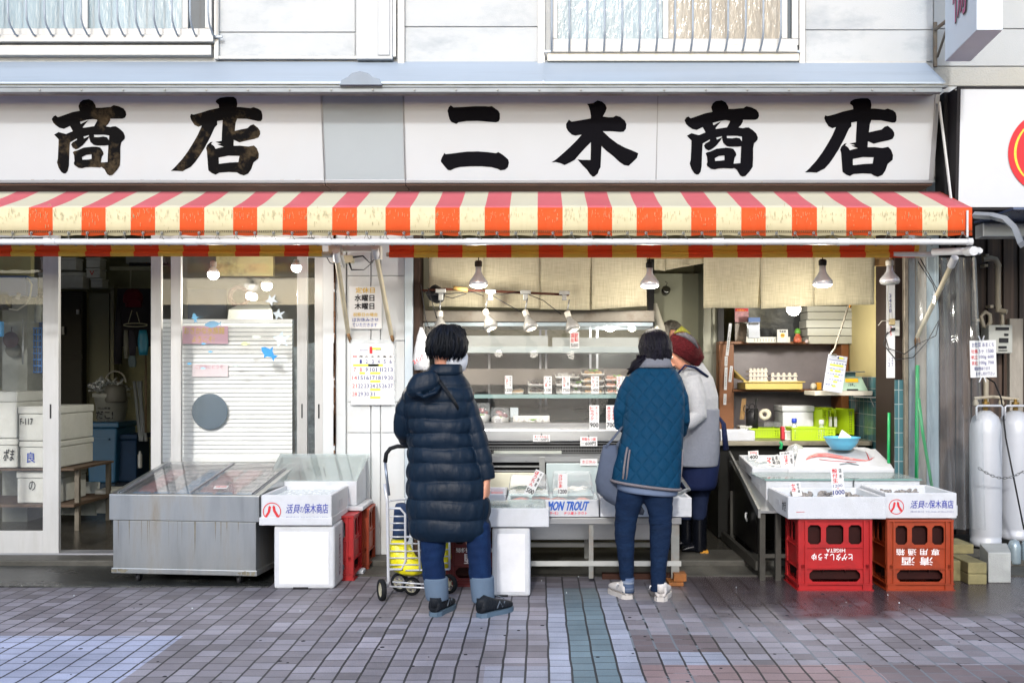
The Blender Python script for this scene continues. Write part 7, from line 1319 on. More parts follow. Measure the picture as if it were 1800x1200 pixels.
o_ = MB().lathe([(.001,0),(.014,.006),(.015,.02),(.008,.03),(.001,.032)], P(1418,603,8.1), 12).build('small_ornament', mat('orn_white', '#c9b8b8', .5), smooth=True); tag(o_, 'tiny white ornament beside the flat box pile', 'ornament')
# cream tray with egg cartons, middle shelf
ct = thing('cream_tray', 'cream plastic tray holding clear egg cartons on the middle shelf', 'tray', P(1358,684,8.0))
m_ = MB(); x0_, x1_, z0_ = X(1308,8.05), X(1408,8.05), Zz(684,8.1); hx_ = (x1_-x0_)/2
crm = mat('tray_cream', '#c9b468', .5, 0, .06)
oo = [(x0_,8.0),(x1_,8.0),(x1_-.0,8.3),(x0_-.03,8.3)]
open_box(m_, x0_, x1_, 8.0, 8.34, z0_, z0_+.055, .012); m_.hexa([(x0_-.02,7.985,z0_+.056),(x1_+.02,7.985,z0_+.056),(x1_+.02,8.0,z0_+.056),(x0_-.02,8.0,z0_+.056),(x0_-.02,7.985,z0_+.066),(x1_+.02,7.985,z0_+.066),(x1_+.02,8.0,z0_+.066),(x0_-.02,8.0,z0_+.066)]); m_.build('tray', crm, ct, bevel=.004)
m_ = MB(); m_.hexa([(x0_-.05,8.34,z0_+.1),(x0_+.01,8.0,z0_+.06),(x0_+.02,8.0,z0_+.06),(x0_-.03,8.34,z0_+.1),(x0_-.05,8.34,z0_+.17),(x0_-.01,8.0,z0_+.068),(x0_+.0,8.0,z0_+.068),(x0_-.03,8.34,z0_+.17)]); m_.build('tray_side', crm, ct)
for k_, (a, b_, n_, zz0) in enumerate(((1312,1346,4,z0_+.03),(1350,1398,3,z0_+.03))):
    for j in range(n_):
        o_ = thing('egg_carton', 'clear egg carton in the %s stack of the cream tray, %s' % (('left','right')[k_], ('lowest','second up','third up','topmost')[j]), 'egg carton', (X((a+b_)/2,8.15), 8.12, zz0+j*.036)); w2 = (X(b_,8.15)-X(a,8.15))/2*.95; m_ = MB(); m_.box(-w2, w2, -.06, .06, 0, .012)
        for q in range(5): m_.lathe([(.013,.012),(.015,.02),(.009,.032),(.001,.034)], (-w2+.015+q*(2*w2-.03)/4, -.045, 0), 8)
        m_.build('carton', mat('carton_clear_white', '#d6cfc4', .25, 0, .1, 20), o_, local=True, smooth=False)
o_ = MB().lathe([(.02,0),(.026,.02),(.022,.04),(.012,.05),(.001,.052)], P(1430,684,8.05), 12).build('small_figurine', mat('orn_cream', '#c8c2b4', .5), smooth=True); tag(o_, 'small cream figurine right of the cream tray', 'figurine'); o_ = MB().box(X(1436,8.05), X(1444,8.05), 8.05, 8.1, Zz(685,8.05), Zz(672,8.05)).build('yellow_box', mat('box_yellow', '#d69a24', .5)); tag(o_, 'tiny yellow box next to the cream figurine', 'box')
# bracket shelf with scale and hanging calendar
Ys = 7.6; z_s = Zz(687,Ys); sh = thing('bracket_shelf', 'narrow white shelf board on wire brackets at the tiled wall', 'shelf', P(1490,690,Ys)); MB().box(X(1432,Ys), X(1534,Ys), Ys, Ys+.3, Zz(695,Ys), z_s).build('board', mat('shelf_white', '#c4bfb2', .5, 0, .06, 5), sh, bevel=.003); MB().tube([P(1530,700,Ys),P(1538,718,Ys),P(1545,722,Ys)], .004, 6).tube([P(1500,697,Ys),P(1575,700,7.5)], .006, 6).build('bracket', steel_d, sh, smooth=True)
sc2 = thing('kitchen_scale', 'pale green trapezoid kitchen scale with a yellow label on the white shelf', 'scale', (X(1500,Ys), Ys+.1, z_s+.001)); H_ = Zz(652,Ys)-z_s; w2 = 28*Ys/F
gsm = mat('scale_green', '#8fa999', .45, 0, .06); MB().hexa([(-w2,-.08,0),(w2,-.08,0),(w2,.14,0),(-w2,.14,0),(-w2*.6,-.02,H_*.72),(w2*.72,-.02,H_*.72),(w2*.72,.12,H_*.72),(-w2*.6,.12,H_*.72)]).build('housing', gsm, sc2, local=True, bevel=.006)
MB().box(-w2*.9, w2*.85, -.06, .14, H_*.93, H_*.99).build('pan', mat('scale_pan', '#9aa09e', .3, .7), sc2, local=True, bevel=.003); MB().box(-w2*.35, w2*.4, 0, .09, H_*.72, H_*.93).build('pan_column', mat('scale_blue_green', '#5f8a94', .5), sc2, local=True)
q = MB(); q.hexa([(-.045,-.048,H_*.44),(.055,-.048,H_*.44),(.055,-.046,H_*.44),(-.045,-.046,H_*.44),(-.04,-.034,H_*.62),(.055,-.034,H_*.62),(.055,-.032,H_*.62),(-.04,-.032,H_*.62)]); q.build('yellow_label', mat('label_yellow', '#d9a418', .5), sc2, local=True); q = MB(); put_text(q, 'ご注意\n水平に置く', (-.03,-.062,H_*.16), (1,0,0), (0,.18,.98), .07, .035, .02); q.build('small_lettering', black_i, sc2, local=True); MB().box(-w2*.35, w2*.35, -.083, -.07, .002, .014).build('dial_slot', black_pl, sc2, local=True)
s, w_, h_ = sheet('hanging_calendar', 'tilted white month calendar with yellow marks hanging beside the scale', 'calendar', 1446, 1480, 624, 688, 7.5, mat('calendar_pale', '#c4cad8', .5), R(9))
rows = [('1',.5,.03,.06,.06,'n',.04)]
for r_, wk in enumerate(('1 2 3 4 5 6','7 8 9 10 11 12 13','14 15 16 17 18 19','21 22 23 24 25 26','28 29 30 31')): rows.append((wk, .08 if r_ else .2, .20+.15*r_, .8 if r_ < 4 else .5, .035, 'n', .03))
lines(s, w_, h_, rows); q = MB(); [q.box(-w_/2+fx*w_, -w_/2+(fx+fw)*w_, -.0032, -.0022, h_*(1-fy-.045), h_*(1-fy)) for fx, fy, fw in ((.15,.25,.7),(.2,.40,.15),(.45,.40,.3),(.45,.55,.25),(.45,.70,.22),(.42,.82,.2),(.55,.035,.25))]; q.build('marker_highlights', cw, s, local=True); q = MB(); q.box(-w_/2+.01, w_/2-.005, -.003, -.0015, h_*.86, h_*.87); q.build('header_rule', mat('navy_ink'), s, local=True)
m_ = MB(); m_.tube([P(1494,452,7.45), P(1494,536,7.45)], .0022, 5); m_.tube([P(1492,536,7.45), P(1466,616,7.45)], .007, 8); m_.tube([P(1466,614,7.45),P(1460,622,7.45),P(1470,624,7.45)], .01, 6); tag(m_.build('hanging_rod', mat('rod_grey', '#8a857a', .4, .5)), 'thin slanting rod on a string holding the calendar clip', 'rod'); o_ = MB().lathe([(.010,0),(.012,.01),(.008,.03)], P(1494,541,7.45), 10).build('wood_bead', mat('bead', '#b07a30', .5)); tag(o_, 'orange wooden bead where the string meets the slanting rod', 'bead')
# vertical paper strip, outlet on corner post
s, w_, h_ = sheet('paper_strip', 'long white paper strip with handwritten figures on the right corner post', 'paper strip', 1558, 1573, 500, 664, 6.96); lines(s, w_, h_, [('3\n4\n2\n8',.3,.10,.3,.2,'n',.0),('2\n5',.4,.45,.25,.1,'r',.0),('1 2\n2 7',.2,.78,.6,.1,'n',.0)])
ot = thing('wall_socket', 'white double socket with a cream and a black plug on the brown corner post', 'socket', P(1576,577,6.95)); MB().box(X(1571,6.98), X(1580,6.98), 6.965, 6.985, Zz(590,6.98), Zz(563,6.98)).build('plate', mat('plastic_pale', '#c9c9c2', .5), ot, bevel=.002); MB().box(X(1563,6.95), X(1573,6.95), 6.94, 6.965, Zz(571,6.95), Zz(560,6.95)).build('plug', mat('plug_cream', '#a8966a', .5), ot, bevel=.003); MB().box(X(1566,6.95), X(1573,6.95), 6.94, 6.964, Zz(581,6.95), Zz(576,6.95)).build('plug', black_pl, ot); MB().tube([P(1564,563,6.94),P(1550,564,6.9),P(1544,572,6.9)], .003, 5).tube([P(1564,562,6.94),P(1560,520,6.94),P(1562,498,6.75)], .0022, 5).build('cord', cream_s, ot, smooth=True)
# rear doorway: cold store door, refrigerator, ladle
wk_ = MB().box(X(1150,8.6), X(1240,8.6), 8.6, 8.7, .04, Zz(481,8.6)); tag(wk_.build('cold_store_panel', mat('grey_green_panel', '#8c8e7a', .4, .1, .08, 1.5)), 'plain grey-green cold store panel behind the doorway', 'panel')
lk = thing('ladle', 'small steel ladle hanging on the grey-green panel', 'ladle', P(1169,512,8.5)); m_ = MB(); m_.lathe([(.001,-.02),(.03,-.01),(.038,.02),(.036,.045),(.034,.045)], P(1169,514,8.5), 18, (.15,-.75,.6)); m_.tube([P(1170,504,8.5),P(1173,497,8.5),P(1169,495,8.5)], .003, 5); m_.build('cup', mat('ladle_steel', '#8a8a88', .15, .95), lk, smooth=True)
rfz = thing('steel_refrigerator', 'tall stainless double-door refrigerator beside the wooden shelf', 'refrigerator', P(1255,800,8.3)); rs_m = mat('fridge_steel', '#77786f', .3, .8, .1, 2, stretch=(4,4,.5))
MB().box(X(1236,8.35), X(1272,8.35), 8.35, 8.85, .04, 2.4).build('body', rs_m, rfz, bevel=.004); m_ = MB(); m_.box(X(1237,8.34), X(1250,8.34), 8.335, 8.349, .1, Zz(622,8.34)); m_.box(X(1237,8.34), X(1250,8.34), 8.335, 8.349, Zz(619,8.34), 2.35); m_.box(X(1252,8.34), X(1268,8.34), 8.335, 8.349, .1, Zz(622,8.34)); m_.box(X(1252,8.34), X(1268,8.34), 8.335, 8.349, Zz(619,8.34), 2.35); m_.build('doors', rs_m, rfz, bevel=.002)
MB().box(X(1262,8.3), X(1272,8.3), 8.29, 8.32, .6, 2.3).build('dark_edge', black_pl, rfz)
for a, b_, c_, lb in ((1278,568,625,'top long white note hanging beside the wooden shelf'),(1276,626,643,'short white note below the top one'),(1275,645,685,'long white note, second from below'),(1283,643,671,'white note beside the long lower one'),(1274,692,711,'small slanted white note at the bottom')):
    s, w_, h_ = sheet('paper_note', lb, 'note', a-2.5, a+2.5, b_, c_, 8.12, mat('note_white', '#b9bcc0', .6), R(6 if a > 1276 else 2)); lines(s, w_, h_, [('メ\nモ\n本\n日\n分',.25,.08,.5,.8,'k',.0)])
fr2 = MB(); fr2.box(X(1140,8.4), X(1150,8.4), 8.4, 8.5, .04, 2.4); tag(fr2.build('dark_door_edge', black_pl), 'dark strip edge beside the rear doorway', 'door edge')
m_ = MB(); m_.loft([[P(px_+dx, py_, 7.55+dy) for dx, dy in ((-w_,0),(0,-.02),(w_,0),(0,.02))] for px_, py_, w_ in ((1152,533,3),(1155,555,7),(1160,575,9),(1164,582,6))]); tag(m_.build('hanging_towel', mat('towel', '#b7b4a8', .9), smooth=True), 'pale towel hanging at the right end of the display case', 'towel')
# ------------------------------------------------------------------ people
def remesh(o, vox, smooth_it=2):
    m = o.modifiers.new('remesh', 'REMESH'); m.mode = 'VOXEL'; m.voxel_size = vox; m.use_smooth_shade = True
    if smooth_it: q = o.modifiers.new('smooth', 'SMOOTH'); q.iterations = smooth_it; q.factor = .5
    return o
def hring(mb, px, py, Y, hw, dep, n=40, e=.85, tilt=0):
    c = P(px, py, Y); u = Vector((1,0,-tilt)).normalized(); v = Vector((0,1,0)); return mb.ring(c, u, v, hw*Y/F, dep, n, e)
def head_geo(mb, c, f, size=1.0, up=Vector((0,0,1)), nk=None):
    """head with jaw, nose, ears and lips; c = head centre (eye height), f = forward"""
    f = Vector(f).normalized(); r = f.cross(up).normalized(); u = r.cross(f).normalized(); s = size
    prof = [(-.118,.026,.030,.035),(-.108,.040,.046,.028),(-.085,.054,.070,.014),(-.055,.064,.084,.004),(-.02,.071,.093,0),(.02,.075,.097,-.004),(.055,.073,.095,-.008),(.085,.060,.078,-.010),(.105,.040,.052,-.010),(.114,.015,.02,-.010)]
    mb.loft([mb.ring(c+u*h*s+f*fo*s, r, f, a*s, b*s, 24) for h, a, b, fo in prof])
    mb.tube([c+f*.085*s+u*.012*s, c+f*.108*s-u*.020*s, c+f*.113*s-u*.034*s, c+f*.09*s-u*.042*s], .01, 8, rs=[.007*s,.010*s,.013*s,.009*s])
    mb.tube([c+f*.088*s-u*.062*s-r*.022*s, c+f*.096*s-u*.060*s, c+f*.088*s-u*.062*s+r*.022*s], .005, 8, rs=[.004*s,.008*s,.004*s])
    for k in (-1, 1):
        mb.tube([c+r*k*.070*s-f*.008*s+u*.03*s, c+r*k*.080*s-f*.018*s+u*.02*s, c+r*k*.079*s-f*.014*s-u*.01*s, c+r*k*.071*s-f*.004*s-u*.03*s], .01, 8, rs=[.008*s,.012*s,.010*s,.006*s])
    nk = c-u*.2*s-f*.03*s if nk is None else nk; mb.tube([c-u*.05*s-f*.02*s, (c-u*.05*s-f*.02*s).lerp(nk, .55), nk], .05, 16, rs=[.052*s,.050*s,.054*s])
    return r, u
def eyes(c, f, par, s=1.0, up=Vector((0,0,1))):
    f = Vector(f).normalized(); r = f.cross(up).normalized(); u = r.cross(f).normalized()
    mw, mk = MB(), MB()
    for k in (-1, 1):
        e = c+f*.080*s+r*k*.032*s+u*.002*s; mw.lathe([(.001,-.012),(.010,-.006),(.012,0),(.010,.006),(.001,.012)], e, 12, f); mk.lathe([(.001,.0105),(.006,.0112),(.001,.0135)], e, 10, f)
        mk.tube([e+u*.022*s-r*.014*s+f*.004, e+u*.026*s+f*.006, e+u*.021*s+r*.014*s+f*.004], .0028, 6)
    mw.build('eye', mat('eye_white', '#d8d4cc', .2), par, smooth=True); mk.build('pupil', black_pl, par, smooth=True)
def hand_geo(mb, w, d, n, t, s=1.0, curl=.5, spread=1.0):
    """w wrist, d direction of the fingers, n palm normal, t thumb side"""
    d = Vector(d).normalized(); n = Vector(n).normalized(); t = (Vector(t)-d*Vector(t).dot(d)).normalized()
    mb.loft([mb.ring(w+d*a*s, t, n, b*s, c_*s, 14, .8) for a, b, c_ in ((-.03,.026,.020),(0,.027,.019),(.025,.036,.017),(.055,.041,.016),(.08,.040,.014),(.088,.036,.011))])
    for i, (o_, L_) in enumerate(((.031,.070),(.0105,.078),(-.0105,.073),(-.030,.058))):
        b0 = w+d*.075*s+t*o_*s; c = curl*(1+.12*i); p = [b0]; a = 0; seg = (.45,.32,.23)
        for k, sg in enumerate(seg):
            a += c*(.55,.75,.6)[k]; p.append(p[-1]+(d*math.cos(a)+n*math.sin(a)+t*(o_*2.2*spread)).normalized()*L_*sg*s)
        mb.tube(p, .008, 8, rs=[.0092*s,.0086*s,.0078*s,.0062*s])
    b0 = w+d*.018*s+t*.026*s; mb.tube([b0, b0+(d*.55+t*.75+n*.35).normalized()*.036*s, b0+(d*.8+t*.55+n*.45).normalized()*.062*s, b0+(d*.95+t*.35+n*.5).normalized()*.084*s], .009, 8, rs=[.0135*s,.0115*s,.0095*s,.0072*s])
def hair_locks(c, f, mm, par, rad=(.082,.104,.122), n=150, seed=1, front=58, back=112, drop=.0, lift=.006, thick=.012, messy=.012, sweep=None, name='hair', up=Vector((0,0,1)), gap=32):
    rg = random.Random(seed); f = Vector(f).normalized(); r = f.cross(up).normalized(); u = r.cross(f).normalized(); mb = MB()
    def pt(a, t, k=1.0): return c+u*.0+(r*math.sin(a)*math.sin(t)*rad[0]+f*math.cos(a)*math.sin(t)*rad[1]+u*math.cos(t)*rad[2])*k
    core = []
    for j in range(9):
        t = R(2+ (back-12)*j/8); core.append([pt(2*math.pi*i/28, min(t, R(front if abs(((360*i/28+180)%360)-180) < gap+18 else back)), .985) for i in range(28)])
    mb.loft(core)
    for i in range(n):
        a = rg.uniform(-math.pi, math.pi); da = abs(math.degrees(a)); end = front if da < gap else back+rg.uniform(-6,6)
        t0 = R(rg.uniform(0, 40) if i % 3 else rg.uniform(0, 10)); a1 = a+rg.uniform(-.25,.25); k = 1+lift*10*rg.uniform(0,1)*.6; p = []
        for j in range(6):
            s_ = j/5; t = t0+(R(end)-t0)*s_; p.append(pt(a+(a1-a)*s_, t, 1+ (k-1)*math.sin(math.pi*s_*.8)) + Vector((rg.uniform(-1,1),rg.uniform(-1,1),rg.uniform(-1,1)))*messy*s_)
        if drop and da > gap:
            q = p[-1]
            for j in range(1, 5):
                off = Vector((0,0,-drop*j/4)); 
                if sweep is not None: off += Vector(sweep)*(j/4)**1.3*(1 if a < 0 or True else 0)
                p.append(q+off+Vector((rg.uniform(-1,1),rg.uniform(-1,1),0))*messy*.6)
        m_ = len(p); mb.tube(p, thick, 6, rs=[thick*(.5+.6*math.sin(math.pi*min(1,(j+.6)/m_))) if j < m_-1 else thick*.22 for j in range(m_)], flat=.55)
    return mb.build(name, mm, par, smooth=True)
def hair_mat(name, col, hi):
    return mat(name, col, .5, 0, .5, 9, dirt=hi, dscale=14, damt=.5, bump=.5, bs=160, stretch=(2,2,.25), spec=.15)
skin = mat('skin', '#c98f74', .5, 0, .06, 12, bump=.05, bs=200, sss=.12, dirt='#b8705c', dscale=6, damt=.25)
def person(label, loc):
    o = bpy.data.objects.new('person', bpy.data.meshes.new('person')); sc.collection.objects.link(o); o.location = loc; ORI[o] = Vector(loc); tag(o, label, 'person'); return o
def set_body(o, mb, m, vox=.005):
    o.data = mb.mesh('person', m, ORI[o], True); remesh(o, vox, 2)
def shoe(mb, sole, heel, d, L_=.26, W=.046, H=.07):
    d = Vector(d).normalized(); r = d.cross(Vector((0,0,1))).normalized(); u = Vector((0,0,1)); heel = Vector(heel)
    mb.loft([mb.ring(heel+d*a*L_+u*(.022+h/2), r, u, w_, h/2, 18, .8) for a, w_, h in ((0,.018,.04),(.02,.032,.065),(.12,.036,H+.012),(.28,.036,H),(.42,.039,H*.8),(.6,W,.055),(.8,W*.98,.044),(.93,W*.75,.034),(1,.018,.02))])
    mb.loft([mb.ring(heel+d*.15*L_+u*z_, r, d, .034, .046, 16) for z_ in (.05,.085,.10)])
    sole.loft([[heel+d*(a*L_)+r*w_*k+u*z_ for a, w_, k in ((-.01,.02,-1),(-.01,.02,1),(.1,.038,1),(.35,.036,1),(.62,W+.003,1),(.85,W,1),(1.0,.022,1),(1.015,.0,1),(1.0,.022,-1),(.85,W,-1),(.62,W+.003,-1),(.35,.036,-1),(.1,.038,-1))] for z_ in (.0,.012,.024)])
# ---- person in the long dark padded coat
P1 = person('person in long black padded hooded coat and rolled jeans beside a shopping cart', (X(795,5.45), 5.45, 0))
hc = P(786,612,5.5); fd = Vector((math.sin(R(58)), math.cos(R(58)), -.10))
bd_ = MB(); head_geo(bd_, hc, fd, .98, nk=P(781,652,5.5))
bd_.loft([hring(bd_, cx_, py, 5.5, hw, dp) for cx_, py, hw, dp in ((780,650,16,.05),(776,668,34,.08),(774,690,48,.095),(776,740,46,.10),(782,800,42,.10),(786,850,46,.115),(790,900,46,.11))])
wr = P(857,850,5.46); bd_.tube([P(818,692,5.5),P(834,757,5.49),P(856,846,5.46)], .04, 12, rs=[.045,.036,.023]); hand_geo(bd_, P(855,847,5.45), (-.02,.10,-1), (-.95,.32,0), (.32,.95,-.1), .95, .6, 1.3)
bd_.tube([P(728,690,5.5),P(710,755,5.52),P(728,772,5.72)], .04, 12, rs=[.045,.038,.026]); hand_geo(bd_, P(727,772,5.72), (.45,1,.05), (.6,-.3,-.5), (-.3,.2,1), .92, .7)
for a, b_, c_ in (((768,900),(764,985),(768,1055)),((822,900),(842,985),(848,1058))): bd_.tube([P(*a,5.47),P(*b_,5.45),P(*c_,5.44)], .06, 14, rs=[.060,.042,.032])
set_body(P1, bd_, skin, .0038)
eyes(hc, fd, P1, .98)
hair_locks(hc+Vector((0,0,.008)), fd, hair_mat('hair_black', '#090c12', '#18243c'), P1, rad=(.088,.105,.122), n=460, seed=4, front=58, back=119, messy=.014, thick=.0080, lift=.022, gap=40)
gl_ = MB(); r_ = fd.normalized().cross(Vector((0,0,1))).normalized(); f_ = fd.normalized()
for k in (-1, 1):
    e = hc+f_*.095+r_*k*.034; gl_.tube([e+r_*.024*math.cos(t*.785)+Vector((0,0,.018*math.sin(t*.785))) for t in range(9)], .002, 6); gl_.tube([hc+f_*.093+r_*k*.056+Vector((0,0,.004)), hc+r_*k*.083+Vector((0,0,.008))], .002, 6)
gl_.build('glasses', black_pl, P1, smooth=True)
mk_ = MB(); u_ = Vector((0,0,1)); mk_.loft([mk_.ring(hc+f_*(.03)+u_*h, r_, f_, a, b_, 24) for h, a, b_ in ((-.125,.03,.05),(-.11,.052,.078),(-.07,.068,.092),(-.035,.074,.094),(-.015,.074,.086))]); mk_.tube([hc+r_*.078+f_*.02-u_*.03, hc+r_*.085-f_*.012+u_*.005], .0018, 5); mk_.build('face_mask', mat('mask_white', '#d8dadf', .8), P1, smooth=True)
def coat_mat():
    return mat('coat_navy_black', '#081a2b', .5, 0, .25, 3, bump=.7, bs=13, spec=.2, stretch=(1.8,1.8,.7))
coat = coat_mat(); ct = MB()
tab = [(650,782,29,.072),(660,779,36,.085),(670,775,48,.105),(680,771,57,.12),(694,770,62,.128),(706,770,63,.132),(734,773,60,.136),(760,776,58,.138),(784,779,60,.14),(811,783,65,.145),(841,786,69,.15),(874,788,71,.155),(909,789,71,.155),(932,790,69,.15),(944,790,64,.14)]
seams = [680,706,734,760,784,811,841,874,909,944]
def lerp_tab(py):
    for a, b_ in zip(tab[:-1], tab[1:]):
        if a[0] <= py <= b_[0]: t = (py-a[0])/(b_[0]-a[0]); return [a[k]+(b_[k]-a[k])*t for k in range(4)]
    return list(tab[-1] if py > tab[-1][0] else tab[0])
rings = []
for py in (650,656,662,668,674): _, cx_, hw, dp = lerp_tab(py); rings.append(hring(ct, cx_, py, 5.5, hw*1.02, dp, 64))
rs1 = random.Random(2)
for a, b_ in zip(seams[:-1], seams[1:]):
    for j in range(8):
        t = j/8; py = a+(b_-a)*t; _, cx_, hw, dp = lerp_tab(py); bul = (math.sin(math.pi*t)**.55)
        rg_ = hring(ct, cx_, py, 5.5, hw-1.6+3.6*bul, dp-.008+.014*bul, 64)
        cc = P(cx_, py, 5.5)
        for i, q in enumerate(rg_):
            an = 2*math.pi*i/64; k = 1+.014*bul*math.sin(an*9+a*.7)+.011*bul*math.sin(an*19+a*1.3+t*3)+.010*math.sin(an*4+a*.21); q = cc+(q-cc)*k; q.z += .006*math.sin(an*2.0+a*.13)+.0035*math.sin(an*5+a*.4); rg_[i] = q
        rings.append(rg_)
rings.append(hring(ct, 790, 946, 5.5, 58, .13, 64)); ct.loft(rings)
def sleeve(mb, pts, rs, segn, puff=.0045):
    pts = [Vector(p) for p in pts]; L_ = [0]
    for a, b_ in zip(pts[:-1], pts[1:]): L_.append(L_[-1]+(b_-a).length)
    P_ = []; Rr = []; N_ = segn*7
    for i in range(N_+1):
        s_ = L_[-1]*i/N_; k = max(j for j in range(len(L_)) if L_[j] <= s_+1e-9); k = min(k, len(pts)-2); t = (s_-L_[k])/(L_[k+1]-L_[k])
        t2 = t*t*(3-2*t)*.4+t*.6; P_.append(pts[k].lerp(pts[k+1], t)); Rr.append(rs[k]+(rs[k+1]-rs[k])*t2+puff*(math.sin(math.pi*((i/7) % 1))**.55 if i % 7 else 0)-.004)
    mb.tube(P_, .05, 28, rs=Rr)
sleeve(ct, [P(806,684,5.5),P(820,720,5.49),P(834,760,5.48),P(848,804,5.47),P(857,843,5.46)], [.068,.066,.062,.054,.046], 6)
sleeve(ct, [P(736,684,5.5),P(714,720,5.5),P(708,752,5.52),P(718,772,5.62),P(732,774,5.72)], [.068,.062,.056,.052,.046], 6)
co = ct.build('padded_coat', coat, P1, smooth=True); remesh(co, .0055, 1)
hd = MB(); hd.loft([hd.ring(P(744+(i-4)*.4, 700-i*6.6, 5.37-.0*i)+Vector((0,.0,0)), Vector((1,0,.22)).normalized(), Vector((0,1,0)), w_*5.4/F, d_, 30, .8) for i, (w_, d_) in enumerate(((10,.02),(22,.045),(28,.06),(30,.064),(30,.062),(28,.056),(24,.052),(18,.04)))])
hd.tube([P(728,690,5.33),P(745,697,5.30),P(765,690,5.32),P(776,676,5.36)], .012, 8, rs=[.006,.014,.014,.006])
hdo = hd.build('hood', coat, P1, smooth=True); remesh(hdo, .005, 2)
cl_ = MB(); cl_.loft([hring(cl_, cx_, py, 5.5, hw, dp, 40) for py, cx_, hw, dp in ((660,779,36,.088),(652,781,32,.082),(644,784,29,.076),(640,785,26,.068))]); o_ = cl_.build('collar', coat, P1, smooth=True)
sp_ = MB(); sp_.tube([P(772,668,5.36),P(778,676,5.335),P(788,690,5.335),P(798,704,5.35),P(806,718,5.38)], .013, 8, flat=.3); sp_.build('bag_strap', mat('strap_black', '#1b1e22', .6), P1, smooth=True)
jean = mat('denim_blue', '#0a2144', .85, 0, .2, 5, bump=.4, bs=220, dirt='#234268', dscale=5, damt=.4, stretch=(2,2,.8)); cuff_m = mat('denim_cuff', '#56687c', .85, 0, .1, 12, bump=.4, bs=220)
def legs(name, par, mm, rows, Y, vox=.006):
    mb = MB()
    for q, rw in enumerate(rows):
        rr = []
        for a, b_ in zip(rw[:-1], rw[1:]):
            n_ = max(2, int((b_[1]-a[1])/3.5))
            for j in range(n_+(1 if b_ is rw[-1] else 0)):
                t = j/n_; cx_, py, hw, dp, y_ = [a[k]+(b_[k]-a[k])*t for k in range(5)]; cc = P(cx_, py, y_); rg_ = mb.ring(cc, Vector((1,0,0)), Vector((0,1,0)), hw*y_/F, dp, 36, .92)
                for i, v in enumerate(rg_): an = 2*math.pi*i/36; rg_[i] = cc+(v-cc)*(1+.028*math.sin(py*.42+an*1.5+q*2)*(.5+.5*math.sin(an*2+py*.05+q))+.02*math.sin(py*.21-an*3+q))
                rr.append(rg_)
        mb.loft(rr)
    o_ = mb.build(name, mm, par, smooth=True); remesh(o_, vox, 1); return o_
legs('jeans', P1, jean, [[(775,880,34,.10,5.49),(768,920,28,.09,5.48),(762,950,23,.075,5.47),(760,985,20,.068,5.46),(764,1018,20,.066,5.455)],[(812,880,34,.10,5.49),(834,920,27,.09,5.48),(841,950,22,.075,5.47),(843,985,20,.068,5.45),(845,1016,20,.066,5.445)]], 5.45)
for (cx_, top_, bot_, y_) in ((767,1014,1052,5.45),(848,1012,1056,5.44)):
    cf = MB(); cf.loft([cf.ring(P(cx_+dx, py, y_), Vector((1,0,0)), Vector((0,1,0)), hw*y_/F, .070, 28, .95) for py, hw, dx in ((top_,20.5,-1),(top_+3,21.3,-1),((top_+bot_)/2,21,0),(bot_-2,20,1.5),(bot_,19,2))]); cf.build('jean_cuff', cuff_m, P1, smooth=True)
for hl, d_, hp in ((P(762,1083,5.37),(.30,.95,0),0),(P(842,1085,5.35),(.66,.75,0),1)):
    hl = Vector((hl.x, hl.y, 0)); u1, s1 = MB(), MB(); shoe(u1, s1, hl, d_, .25, .045, .085); o_ = u1.build('shoe', mat('sneaker_black', '#1a1e24', .6, 0, .3, 30, bump=.4, bs=90), P1, smooth=True); s1.build('sole', mat('sole_blue_grey', '#4b5f70', .7), o_, smooth=False, auto=30)
    d_ = Vector(d_).normalized(); r2 = d_.cross(Vector((0,0,1))); lc = MB()
    for q in range(4): c0 = hl+d_*(.11+.022*q)+Vector((0,0,.105-.009*q)); lc.tube([c0-r2*.02, c0+Vector((0,0,.004)), c0+r2*.02], .0028, 5)
    q_ = hl+d_*.10+r2*.04; lc.tube([q_+Vector((0,0,.04)), q_+d_*.02+Vector((0,0,.075)), q_+d_*.04+Vector((0,0,.04)), q_+d_*.06+Vector((0,0,.07))], .004, 5); lc.build('laces', mat('lace_grey', '#565f6b', .8), o_, smooth=True)
# ---- person in the teal quilted jacket
P2 = person('person in teal quilted jacket and slim dark jeans leaning toward the fish, seen from behind', (X(1130,5.8), 5.8, 0))
hc2 = P(1152,614,6.16); fd2 = Vector((-.50,.80,-.42)); b2_ = MB(); head_geo(b2_, hc2, fd2, .95, nk=P(1151,650,6.11))
b2_.loft([hring(b2_, cx_, py, y_, hw, dp) for cx_, py, hw, dp, y_ in ((1150,655,18,.05,6.10),(1148,678,32,.07,6.08),(1148,712,38,.09,6.03),(1144,762,38,.10,5.97),(1138,820,42,.11,5.90),(1136,850,44,.12,5.88))])
b2_.tube([P(1114,684,6.08),P(1096,735,6.06),P(1104,752,6.16),P(1112,752,6.28)], .038, 12, rs=[.032,.030,.028,.023]); hand_geo(b2_, P(1112,752,6.28), (.3,1,.1), (.5,-.2,-.8), (-.2,.1,1), .88, .9)
b2_.tube([P(1182,684,6.08),P(1196,742,6.065),P(1190,765,6.26)], .038, 12, rs=[.032,.030,.023]); hand_geo(b2_, P(1190,765,6.26), (-.3,1,0), (-.4,-.1,-.8), (.3,.1,.9), .88, .8)
for a, b_, c_, d_ in (((1118,860,5.88),(1100,925,5.84),(1103,1030,5.82),(1104,1043,5.81)),((1152,860,5.88),(1161,925,5.82),(1158,1030,5.77),(1160,1047,5.76))): b2_.tube([P(*a),P(*b_),P(*c_),P(*d_)], .06, 14, rs=[.055,.038,.024,.024])
set_body(P2, b2_, skin, .004); eyes(hc2, fd2, P2, .95)
hm2 = hair_mat('hair_plum_black', '#0a0812', '#191330')
